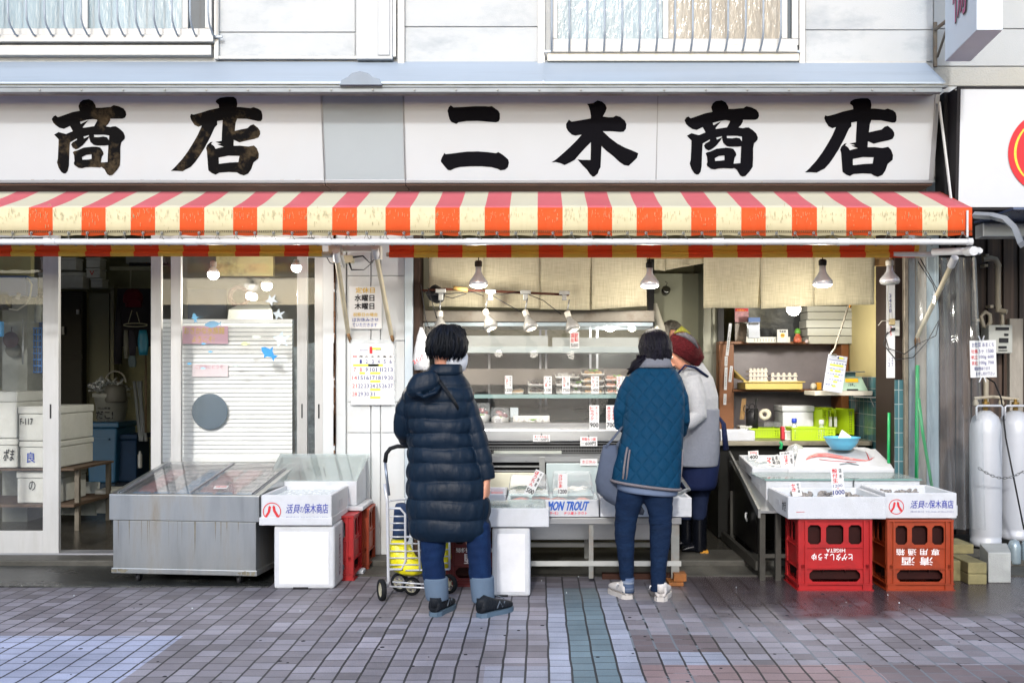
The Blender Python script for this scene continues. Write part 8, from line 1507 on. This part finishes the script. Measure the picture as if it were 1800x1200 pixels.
hair_locks(hc2+Vector((0,0,.008)), fd2, hm2, P2, rad=(.086,.104,.122), n=330, seed=9, front=62, back=112, drop=.075, messy=.006, thick=.010, lift=.004, sweep=(-.018,.0,0), gap=34)
tl = MB(); rg = random.Random(3)
for i in range(30):
    a0 = P(1130+rg.uniform(-10,16), 632+rg.uniform(-8,10), 6.10+rg.uniform(-.02,.05)); tl.tube([a0, P(1116+rg.uniform(-4,6), 642+rg.uniform(-6,6), 6.09), P(1106+rg.uniform(-5,6), 655+rg.uniform(-6,6), 6.12)], .008, 6, rs=[.010,.011,.003])
tl.build('hair_tail', hm2, P2, smooth=True)
def quilt_mat():
    m = mat('quilt_teal', '#04344f', .7, 0, .15, 4, spec=.12); N = m.node_tree.nodes; L = m.node_tree.links; b = N['Principled BSDF']
    g = N.new('ShaderNodeTexCoord'); s = N.new('ShaderNodeSeparateXYZ'); L.new(g.outputs['Object'], s.inputs[0])
    def M(op, a, b_=None):
        n = N.new('ShaderNodeMath'); n.operation = op
        for i, v in enumerate((a, b_)):
            if v is None: continue
            if isinstance(v, (int, float)): n.inputs[i].default_value = v
            else: L.new(v, n.inputs[i])
        return n.outputs[0]
    nz = N.new('ShaderNodeTexNoise'); nz.inputs['Scale'].default_value = 5; L.new(g.outputs['Object'], nz.inputs[0]); wob = M('MULTIPLY', nz.outputs[0], .02)
    sx = M('ADD', M('MULTIPLY', s.outputs[0], 1.05), wob); a = M('ABSOLUTE', M('SINE', M('MULTIPLY', M('ADD', sx, s.outputs[2]), 36))); c = M('ABSOLUTE', M('SINE', M('MULTIPLY', M('SUBTRACT', sx, M('MULTIPLY', s.outputs[2], .9)), 36)))
    h = M('MULTIPLY', M('POWER', a, .4), M('POWER', c, .4)); n2 = N.new('ShaderNodeTexNoise'); n2.inputs['Scale'].default_value = 22; n2.inputs['Detail'].default_value = 4; L.new(g.outputs['Object'], n2.inputs[0])
    h2 = M('ADD', h, M('MULTIPLY', n2.outputs[0], .9)); bp = N.new('ShaderNodeBump'); bp.inputs['Strength'].default_value = .9; bp.inputs['Distance'].default_value = .007; L.new(h2, bp.inputs['Height']); L.new(bp.outputs[0], b.inputs['Normal']); return m
quilt = quilt_mat(); j2 = MB()
rows = [(640,1153,22,.06,6.12),(650,1151,36,.085,6.11),(660,1150,45,.10,6.10),(676,1150,50,.11,6.08),(700,1151,52,.118,6.05),(730,1150,53,.125,6.01),(762,1147,54,.13,5.97),(795,1142,57,.135,5.93),(825,1138,60,.14,5.90),(850,1135,61,.145,5.88)]
rr2 = []
for py, cx_, hw, dp, y_ in rows:
    rg_ = hring(j2, cx_, py, y_, hw, dp, 56, .85, tilt=.12*max(0,(py-760)/90)); cc = P(cx_, py, y_)
    for i, q in enumerate(rg_): an = 2*math.pi*i/56; rg_[i] = cc+(q-cc)*(1+.012*math.sin(an*5+py*.05)+.008*math.sin(an*11+py*.11))
    rr2.append(rg_)
j2.loft(rr2)
j2.tube([P(1114,668,6.09),P(1102,690,6.08),P(1093,722,6.06),P(1094,745,6.07),P(1104,752,6.16),P(1112,752,6.26)], .05, 24, rs=[.055,.056,.054,.052,.046,.038]); j2.tube([P(1184,668,6.09),P(1196,700,6.07),P(1200,738,6.06),P(1196,758,6.14),P(1190,765,6.25)], .05, 24, rs=[.052,.05,.046,.042,.036])
jo = j2.build('quilted_jacket', quilt, P2, smooth=True); remesh(jo, .006, 2)
trm = mat('trim_grey_brown', '#6a6468', .8, 0, .1, 20); tr = MB()
hem = hring(tr, 1135, 851, 5.88, 61.5, .147, 56, .85, tilt=.13); tr.tube(hem+[hem[0]], .0085, 8, flat=1); tr.tube([P(1103,786,5.815),P(1100,800,5.80),P(1097,822,5.785),P(1095,842,5.775)], .0065, 8); tr.tube([P(1107,790,5.81),P(1104,812,5.79),P(1101,843,5.77)], .006, 8); tr.tube([P(1196,848,5.84),P(1199,815,5.86),P(1200,790,5.88)], .005, 6)
tr.build('jacket_trim', trm, P2, smooth=True)
cr = MB(); cr.loft([hring(cr, cx_, py, y_, hw, dp, 36, .9) for py, cx_, hw, dp, y_ in ((646,1152,31,.082,6.105),(638,1153,27,.076,6.115),(630,1154,24,.070,6.125),(626,1155,20,.06,6.13))]); cr.build('collar', mat('corduroy_grey', '#6a6c74', .9, 0, .1, 30, bump=.5, bs=120, stretch=(3,3,.3)), P2, smooth=True)
ls = MB(); ls.loft([hring(ls, 1137, py, 5.88, hw, .13, 40, .85, tilt=.1) for py, hw in ((845,55),(862,54),(866,50))]); ls.build('inner_shirt', mat('shirt_blue_grey', '#5f6e88', .8), P2, smooth=True)
slim = mat('denim_slim', '#0b1e38', .85, 0, .2, 6, bump=.6, bs=60, dirt='#1a3556', dscale=4, damt=.5, stretch=(1,1,3))
legs('slim_jeans', P2, slim, [[(1118,845,30,.10,5.88),(1108,875,26,.085,5.87),(1101,907,20,.068,5.86),(1098,940,18,.06,5.85),(1100,975,14.5,.052,5.83),(1102,1018,12,.042,5.82)],[(1150,845,32,.10,5.88),(1157,875,26,.085,5.86),(1161,907,20.5,.068,5.84),(1161,940,19,.06,5.82),(1158,987,14.5,.052,5.79),(1156,1038,12,.042,5.77)]], 5.8, .0055)
wr2 = MB()
for cx_, y_, py in ((1101,5.86,905),(1099,5.86,916),(1099,5.86,927),(1161,5.84,908),(1161,5.83,920),(1160,5.83,932)): wr2.tube([P(cx_-15,py+2,y_-.045),P(cx_,py,y_-.062),P(cx_+15,py+3,y_-.045)], .004, 6)
wr2.build('knee_creases', slim, P2, smooth=True)
so_ = MB(); [so_.loft([so_.ring(P(1104,py,5.815), Vector((1,0,0)), Vector((0,1,0)), .036, .04, 20) for py in (1014,1022,1032,1040)])]; so_.build('sock', mat('sock_striped', '#3c4f6e', .9, 0, .6, 60, stretch=(.1,.1,6), dirt='#c9cfd6', dscale=6, damt=1), P2, smooth=True)
wsn = mat('sneaker_white', '#c9c4c0', .6, 0, .08, 12, dirt='#8b7f76', damt=.4)
for hl, d_, W_ in ((P(1106,1052,5.79),(-.35,.94,0),1),(P(1161,1058,5.73),(.22,.97,0),1)):
    hl = Vector((hl.x, hl.y, 0)); u1, s1 = MB(), MB(); shoe(u1, s1, hl, d_, .235, .046, .08); o_ = u1.build('shoe', wsn, P2, smooth=True); s1.build('sole', mat('sole_white', '#bfbab4', .6, 0, .1, 10, dirt='#6b625c', damt=.5), o_, auto=30)
    d_ = Vector(d_).normalized(); lc = MB(); q = hl+d_*.02+Vector((-.045,.02,.075)); lc.tube([q, q+Vector((-.015,-.01,.012)), q+Vector((-.018,.0,-.012))], .004, 5); lc.build('lace_loop', card, o_, smooth=True)
# tote bag held by the teal-jacket person
tb_ = thing('tote_bag', 'grey-blue cloth tote bag hanging from the arm of the teal-jacketed person', 'bag', P(1090,895,5.9)); m_ = MB()
bag_r = []
for px_, py, hw, dp in ((1072,782,12,.03),(1072,800,17,.045),(1073,825,23,.06),(1076,850,29,.07),(1086,872,36,.075),(1098,888,34,.07),(1108,898,22,.045)):
    rg_ = hring(m_, px_, py, 5.93, hw, dp, 36, .9, tilt=.25*(py-782)/100); cc = P(px_, py, 5.93)
    for i, q in enumerate(rg_): an = 2*math.pi*i/36; rg_[i] = cc+(q-cc)*(1+.05*math.sin(an*4+py*.03)+.03*math.sin(an*9+py*.1))
    bag_r.append(rg_)
m_.loft(bag_r); bm_ = mat('tote_cloth', '#475062', .85, 0, .15, 6, bump=.7, bs=14); m_.build('bag_body', bm_, tb_, smooth=True)
m_ = MB(); m_.tube([P(1064,786,5.9),P(1078,770,5.92),P(1092,752,6.0),P(1100,744,6.12)], .014, 8, flat=.35); m_.tube([P(1080,790,5.98),P(1092,772,6.02),P(1104,754,6.1)], .014, 8, flat=.35); m_.build('handles', bm_, tb_, smooth=True)
# ---- shop worker in grey sweater and apron
P3 = person('shop worker in grey sweater, apron and dark red cap bending over beside the teal jacket', (X(1225,7.1), 7.1, .04))
hc3 = P(1196,618,6.95); fd3 = Vector((-.86,-.10,-.5)); b3_ = MB(); head_geo(b3_, hc3, fd3, .98, nk=P(1208,648,7.0))
Y3 = 7.02
b3_.tube([P(1208,648,Y3),P(1222,676,Y3),P(1230,720,Y3+.02),P(1232,770,Y3+.04)], .1, 20, rs=[.05,.10,.10,.10])
b3_.tube([P(1214,672,6.92),P(1224,700,6.88),P(1226,728,6.86),P(1212,742,6.84),P(1190,751,6.80)], .04, 12, rs=[.04,.038,.036,.03,.025]); hand_geo(b3_, P(1190,752,6.80), (-1,.1,-.1), (0,-.2,-1), (0,-1,.2), .9, .7)
for a, b_, c_, y_ in (((1236,790),(1232,870),(1232,962),7.1),((1216,790),(1212,880),(1210,960),7.22)): b3_.tube([P(*a,y_),P(*b_,y_),P(*c_,y_)], .06, 12, rs=[.05,.035,.03])
set_body(P3, b3_, skin, .006); eyes(hc3, fd3, P3, .98)
swt = mat('sweater_grey', '#9a9ca0', .95, 0, .12, 20, bump=.6, bs=120); s3 = MB()
s3.tube([P(1200,638,Y3-.0),P(1212,650,Y3),P(1222,674,Y3),P(1228,700,Y3+.01),P(1229,728,Y3+.02)], .12, 32, rs=[.065,.105,.132,.138,.134]); s3.tube([P(1214,664,6.92),P(1224,700,6.88),P(1228,730,6.86),P(1212,742,6.84),P(1192,750,6.81)], .05, 20, rs=[.068,.066,.060,.052,.042]); s3.tube([P(1196,640,7.0),P(1203,646,7.0),P(1210,654,7.0)], .05, 16, rs=[.058,.066,.07])
so3 = s3.build('sweater', swt, P3, smooth=True); remesh(so3, .007, 2)
ap = MB(); ap.loft([hring(ap, cx_, py, Y3+.02, hw, dp, 40, .9) for py, cx_, hw, dp in ((718,1230,34,.145),(740,1230,34,.15),(780,1229,36,.16),(815,1224,38,.165),(818,1224,37,.16))]); o_ = ap.build('grey_apron', mat('apron_grey', '#6f737d', .9, 0, .1, 6, bump=.4, bs=60), P3, smooth=True); remesh(o_, .007, 1)
nv = mat('apron_navy', '#101b3c', .8, 0, .2, 5, bump=.3, bs=40); ap = MB(); ap.loft([hring(ap, cx_, py, Y3+.04, hw, dp, 36, .9) for py, cx_, hw, dp in ((770,1232,33,.15),(815,1230,34,.155),(850,1226,33,.15),(858,1225,31,.145))]); ap.build('navy_apron', nv, P3, smooth=True); ap = MB(); ap.tube([P(1262,730,7.0),P(1272,745,6.98),P(1276,790,6.98)], .02, 10, rs=[.012,.03,.04], flat=.5); ap.build('apron_bow', nv, P3, smooth=True); ap = MB(); ap.tube([P(1192,656,6.88),P(1204,642,6.87),P(1222,646,6.88),P(1244,662,6.92)], .014, 8, flat=.5); ap.build('apron_strap', nv, P3, smooth=True)
legs('work_trousers', P3, mat('trouser_navy', '#151f38', .8), [[(1236,840,22,.09,7.1),(1230,870,16,.075,7.1),(1228,912,13,.062,7.1)],[(1212,840,22,.09,7.22),(1210,870,16,.075,7.22),(1208,912,13,.062,7.22)]], 7.1, .008)
bt = mat('rubber_boot', '#0c0e14', .22, 0, .1); 
for cx_, y_, pb in ((1229,7.1,969),(1208,7.24,962)):
    m_ = MB(); m_.loft([m_.ring(P(cx_, py, y_), Vector((1,0,0)), Vector((0,1,0)), hw*y_/F, .06, 20) for py, hw in ((905,14),(912,14),(935,13),(955,13.5),(pb-1,13))]); m_.loft([m_.ring(P(cx_+dx, pb-h, y_), Vector((0,1,0)), Vector((0,0,1)), .045, hh, 16) for dx, h, hh in ((8,8,.03),(-5,9,.035),(-18,7,.03),(-28,5,.02),(-32,4,.01))]); o_ = m_.build('boot', bt, P3, smooth=True); remesh(o_, .007, 1)
    m_ = MB(); m_.box(X(cx_,y_)-.0, X(cx_+14,y_), y_-.055, y_+.05, .041, .062); m_.build('yellow_heel', mat('heel_yellow', '#b9801c', .6), o_)
cp_ = MB(); cp_.loft([cp_.ring(c_, Vector((.86,0,-.5)), Vector((0,1,0)), a, b_, 28) for c_, a, b_ in [(hc3+Vector((.0,0,-.045)),.10,.10),(hc3+Vector((.02,0,.0)),.125,.115),(hc3+Vector((.035,0,.045)),.125,.115),(hc3+Vector((.045,0,.085)),.105,.10),(hc3+Vector((.05,0,.115)),.07,.07),(hc3+Vector((.052,0,.13)),.025,.03)]]); cp_.tube([hc3+Vector((.08,.0,.0)), hc3+Vector((.115,0,-.05)), hc3+Vector((.10,0,-.10))], .06, 14, rs=[.07,.055,.03]); o_ = cp_.build('red_cap', mat('knit_dark_red', '#3c080e', .95, 0, .25, 30, bump=1, bs=70), P3, smooth=True); remesh(o_, .006, 2)
bn_ = MB(); bn_.tube([P(1190,588,6.90),P(1205,589,6.86),P(1218,598,6.86),P(1226,612,6.88)], .022, 12, rs=[.014,.026,.026,.012], flat=.8); bn_.build('grey_band', mat('band_grey', '#4c4b50', .9, 0, .1, 20, bump=.4, bs=80), P3, smooth=True)
bn_ = MB(); bn_.tube([P(1186,587,6.92),P(1198,579,6.92),P(1212,588,6.92)], .02, 12, rs=[.012,.028,.014]); bn_.build('olive_tip', mat('olive_knit', '#6b6a1e', .95, 0, .1, 20), P3, smooth=True)
# ---- grey-haired person behind
P4 = person('grey-haired person mostly hidden behind the dark red cap, only the hair showing', (X(1182,7.8), 7.8, .04))
hc4 = P(1180,592,7.8); fd4 = Vector((.1,-1,-.35)); b4_ = MB(); head_geo(b4_, hc4, fd4, .95); Y4 = 7.86
b4_.loft([hring(b4_, cx_, py, Y4, hw, dp) for cx_, py, hw, dp in ((1182,628,14,.05),(1184,645,40,.09),(1186,680,42,.11),(1186,740,38,.11),(1186,800,38,.12))])
for k in (-1, 1): b4_.tube([P(1186+k*40,650,Y4),P(1186+k*46,700,Y4),P(1186+k*30,735,Y4-.15)], .04, 10, rs=[.045,.04,.028]); hand_geo(b4_, P(1186+k*30,735,Y4-.15), (-k*.5,-1,0), (0,0,-1), (k,0,0), .9, .5)
for k in (-1, 1): b4_.tube([P(1186+k*14,800,Y4),P(1186+k*14,930,Y4)], .06, 10, rs=[.075,.05])
set_body(P4, b4_, skin, .008); eyes(hc4, fd4, P4, .95); hair_locks(hc4+Vector((0,0,.008)), fd4, hair_mat('hair_grey', '#5a5650', '#8a857c'), P4, rad=(.088,.104,.12), n=110, seed=12, front=50, back=108, messy=.004, thick=.012)
m_ = MB(); m_.loft([hring(m_, cx_, py, Y4, hw, dp) for cx_, py, hw, dp in ((1183,634,20,.07),(1184,645,46,.11),(1186,680,50,.13),(1186,740,46,.13),(1186,810,48,.14)) ]); [m_.tube([P(1186+k*36,652,Y4),P(1186+k*47,700,Y4),P(1186+k*31,733,Y4-.14)], .05, 14, rs=[.07,.062,.045]) for k in (-1,1)]; o_ = m_.build('dark_smock', mat('smock', '#2a2c33', .9), P4, smooth=True)
legs('dark_trousers', P4, mat('trouser_navy'), [[(1172,790,22,.09,Y4),(1172,930,14,.06,Y4)],[(1200,790,22,.09,Y4),(1200,930,14,.06,Y4)]], Y4, .01)
for k in (-1, 1): u1, s1 = MB(), MB(); shoe(u1, s1, (X(1186+k*14,Y4), Y4+.06, .04), (0,-1,0)); o_ = u1.build('shoe', mat('sneaker_black'), P4, smooth=True); s1.build('sole', mat('sole_blue_grey'), o_)
# ------------------------------------------------------------------ shopping cart
cg = thing('shopping_cart', 'white wire shopping cart with black handle and wheels, yellow bag inside', 'shopping cart', (X(720,5.85), 5.85, 0)); Yc1, Yc2 = 5.78, 5.98
wh = mat('cart_white', '#c3c6cc', .35, .3, .08, 8); w_ = MB()
w_.tube([P(676,850,Yc1),P(681,880,Yc1),P(683,1020,Yc1),P(676,1035,Yc1)], .0095, 8)
w_.tube([P(683,893,Yc1),P(703,893,Yc1),P(712,903,Yc1),P(713,985,Yc1),P(706,1000,Yc1),P(684,1000,Yc1)], .007, 8)
for py in (907,919,931,943): w_.tube([P(685,py,Yc1),P(713,py,Yc1)], .0045, 6)
for py in (955,968,980,992): w_.tube([P(685,py,Yc1),P(735,py,Yc1),P(742,py-2,Yc2),P(790,py-3,Yc2)], .0045, 6)
w_.tube([P(713,943,Yc1),P(733,943,Yc1),P(736,950,Yc1),P(738,1002,Yc1)], .0065, 8); w_.tube([P(690,1022,Yc1),P(760,1027,Yc1)], .005, 6); w_.tube([P(684,1030,Yc1),P(790,1034,Yc1)], .005, 6); w_.tube([P(713,1002,Yc1),P(790,1000,Yc1)], .006, 6)
w_.tube([P(790,930,Yc2),P(790,1000,Yc2)], .007, 6); w_.tube([P(684,880,Yc1),P(720,876,Yc2),P(790,880,Yc2)], .006, 6); w_.build('wire_frame', wh, cg, smooth=True)
h_ = MB(); h_.tube([P(720,784,Yc1),P(698,784,Yc1),P(686,788,Yc1),P(679,797,Yc1),P(677,812,Yc1)], .0125, 10); h_.build('handle', mat('grip_black', '#1a1c20', .6), cg, smooth=True)
h_ = MB(); h_.tube([P(677,811,Yc1),P(680,840,Yc1),P(684,870,Yc1)], .008, 8); h_.tube([P(720,784,Yc1),P(760,784,Yc2),P(768,800,Yc2),P(768,880,Yc2)], .008, 8); h_.build('handle_tube', mat('tube_blue_grey', '#7c8696', .3, .6), cg, smooth=True)
def wheel(px, py, r_px, Y, ax=(1,.15,0)):
    r = r_px*Y/F; c0 = P(px, py, Y); c0.z = r; m_ = MB(); m_.lathe([(r*.68,-.012),(r*.94,-.014),(r,-.008),(r,.008),(r*.94,.014),(r*.68,.012)], c0, 24, ax, ring=True); q = m_.build('wheel', mat('tyre_black', '#17191c', .7), cg, smooth=True)
    m_ = MB(); m_.lathe([(.002,-.006),(r*.25,-.008),(r*.3,-.004),(r*.3,.004),(r*.25,.008),(.002,.006)], c0, 14, ax); a_ = Vector(ax).normalized(); u_ = a_.orthogonal().normalized(); v_ = a_.cross(u_)
    for k in range(6): t = k*math.pi/3; m_.tube([c0, c0+(u_*math.cos(t)+v_*math.sin(t))*r*.7], .004, 5)
    m_.lathe([(r*.64,-.008),(r*.70,-.008),(r*.70,.008),(r*.64,.008)], c0, 20, ax, ring=True); m_.build('rim', mat('rim_cream', '#a8a592', .5), q, smooth=False)
wheel(671,1035,19,5.76,(1,.45,0)); wheel(703,1028,17,6.0,(.35,1,0)); wheel(724,1030,16,5.9,(.35,1,0)); wheel(789,1024,17,5.95,(.6,1,0))
yb_ = MB(); rings = []
for py, cx_, hw, dp in ((948,698,10,.04),(958,702,18,.06),(975,706,24,.075),(992,716,32,.08),(1004,722,26,.07),(1010,722,12,.03)):
    rg_ = hring(yb_, cx_, py, 5.86, hw, dp, 30); cc = P(cx_, py, 5.86)
    for i, q in enumerate(rg_): an = 2*math.pi*i/30; rg_[i] = cc+(q-cc)*(1+.09*math.sin(an*3+py*.1)+.06*math.sin(an*8+py*.3))
    rings.append(rg_)
yb_.loft(rings); tag(yb_.build('yellow_bag', mat('bag_yellow', '#dfd51c', .35, 0, .08, 12, bump=1, bs=26), smooth=True), 'bright yellow plastic bag inside the shopping cart', 'bag')
yb_ = MB(); yb_.loft([hring(yb_, 783, py, 6.04, hw, .05, 24) for py, hw in ((940,6),(955,9),(980,10),(996,6))]); tag(yb_.build('yellow_bag', mat('bag_yellow'), smooth=True), 'sliver of yellow bag between the legs of the dark-coated person', 'bag')
yb_ = MB(); yb_.loft([hring(yb_, cx_, py, 5.92, hw, .06, 24) for py, cx_, hw in ((885,704,8),(895,706,13),(925,706,15),(950,704,14))]); tag(yb_.build('blue_cloth_bag', mat('navy_bag', '#173055', .8, 0, .3, 8, bump=.8, bs=20), smooth=True), 'dark blue bag standing in the upper part of the shopping cart', 'bag')
crate('dark red bottle crate behind the legs of the dark-coated person', X(785,6.15), 6.15, .36, .27, .40, mat('crate_dark_red', '#5e1418', .45, 0, .1, 4), [('清酒',.3,.7,.5,.66,.02),('専用通箱',.2,.84,.4,.48,.02)])
b_ = foam_box('white foam box on the dark red crate behind the dark coat', X(770,6.2), X(858,6.2), 6.2, 6.6, .41, .55)[0]
# ------------------------------------------------------------------ extra wear and small clutter
rg = random.Random(21)
def streaks(name, m, parent, n, x0, x1, zt, y, lmin, lmax, wmin=.002, wmax=.006):
    mb = MB()
    for i in range(n):
        x_ = rg.uniform(x0, x1); w_ = rg.uniform(wmin, wmax); L_ = rg.uniform(lmin, lmax); z_ = zt-rg.uniform(0, .004)
        mb.add([(x_-w_,y,z_),(x_+w_,y,z_),(x_+w_*.5,y,z_-L_*.6),(x_,y,z_-L_),(x_-w_*.5,y,z_-L_*.5)], [(0,4,3,2,1)])
    return mb.build(name, m, parent)
st_m = mat('stain_grey', '#8d9296', .9, 0, .2); st_b = mat('stain_brown', '#8a7860', .9, 0, .3)
streaks('rust_streaks', st_b, S2, 16, X(-20,6.5), X(566,6.5), 2.588, 6.541, .01, .02, .004, .02); streaks('rust_streaks', st_b, S1, 14, X(720,6.5), X(1630,6.5), 2.586, 6.5405, .006, .016, .004, .02)
# fixings on the eaves and trims
mb = MB()
for i in range(26): mb.lathe([(.007,0),(.006,.003),(.002,.004)], (-3.9+i*.26, 6.216, Zz(158,6.216)), 8, (0,-1,0))
mb.build('gutter_screws', steel_d, B)
# hanging clutter in the left shop
def hang(name, label, cat, px, py0, py1, w, Y, col, rough=.6):
    o = MB().tube([P(px,py0,Y),P(px+w*.1,(py0+py1)/2,Y),P(px,py1,Y)], w/2*Y/F, 8, rs=[.006, w/2*Y/F, w/2.4*Y/F], flat=.4).build(name, mat('c_'+name+col[1:], col, rough, 0, .3, 12), smooth=True); tag(o, label, cat)
hang('broom', 'thin broom standing against the dark board inside the doorway', 'broom', 256, 600, 760, 5, 11.0, '#5b4a34'); hang('hanging_apron', 'dark apron hanging on the inside wall right of the cream door', 'apron', 207, 520, 640, 16, 11.5, '#2c2b30')
hang('metal_tongs', 'pair of steel tongs hanging beside the pan behind the left glass', 'tongs', 40, 560, 640, 4, 8.5, '#7f8484', .3); hang('rag', 'pale rag hanging behind the left glass pane', 'rag', 66, 520, 566, 14, 8.4, '#8a8f86')
o = MB().box(X(0,8.35), X(22,8.35), 8.3, 8.35, Zz(545,8.35), Zz(512,8.35)).build('wall_phone', mat('phone_dark', '#2c2d2c', .4, 0, .5, 30, dirt='#a39a4a', dscale=20, damt=.6), bevel=.01); tag(o, 'dark wall device at the upper left behind the glass', 'device')
o = MB().hexa([P(27,525,8.3),P(34,527,8.3),P(34,527,8.33),P(27,525,8.33),P(30,514,8.3),P(37,516,8.3),P(37,516,8.33),P(30,514,8.33)]).build('thermometer', mat('thermo', '#9a9c9a', .4)); tag(o, 'small tilted grey thermometer on the inner pillar', 'thermometer')
# litter and gum on the paving
g = MB()
for i in range(70):
    x_, y_ = rg.uniform(-2.6, 2.6), rg.uniform(4.2, 6.0); r_ = rg.uniform(.004, .012); g.lathe([(r_,.0003),(r_*.8,.0012),(.0005,.0016)], (x_, y_, 0), 7)
tag(g.build('pavement_spots', mat('gum_dark', '#3a3a40', .8)), 'small dark gum spots scattered over the paving', kind='stuff')
g = MB()
for i in range(22):
    x_, y_ = rg.uniform(-2.8, 2.7), rg.uniform(5.4, 6.7); r_ = rg.uniform(.0025, .0045); g.lathe([(r_,.002),(r_*.6,.007),(.0005,.009)], (x_, y_, .004), 6)
tag(g.build('ice_crumbs', mat('ice')), 'scattered ice crumbs on the wet ground before the stalls', kind='stuff')

mb = MB()
for i in range(16):
    x_ = rg.uniform(.02, wF-.03); w_ = rg.uniform(.001, .004); L_ = rg.uniform(.05, .26)
    mb.add([(x_-w_,.0092,.333),(x_+w_,.0092,.333),(x_+w_*.4,.0092,.333-L_*.6),(x_,.0092,.333-L_)], [(0,3,2,1)])
for i in range(20):
    x_ = rg.uniform(.0, .12) if i % 2 else rg.uniform(wF-.14, wF-.02); mb.box(x_, x_+rg.uniform(.004,.02), .0032, .0036, rg.uniform(.002,.02), rg.uniform(.021,.035))
mb.build('rust_stains', mat('freezer_rust', '#8f8a7a', .45, .7, .3, 20), fz, local=True)
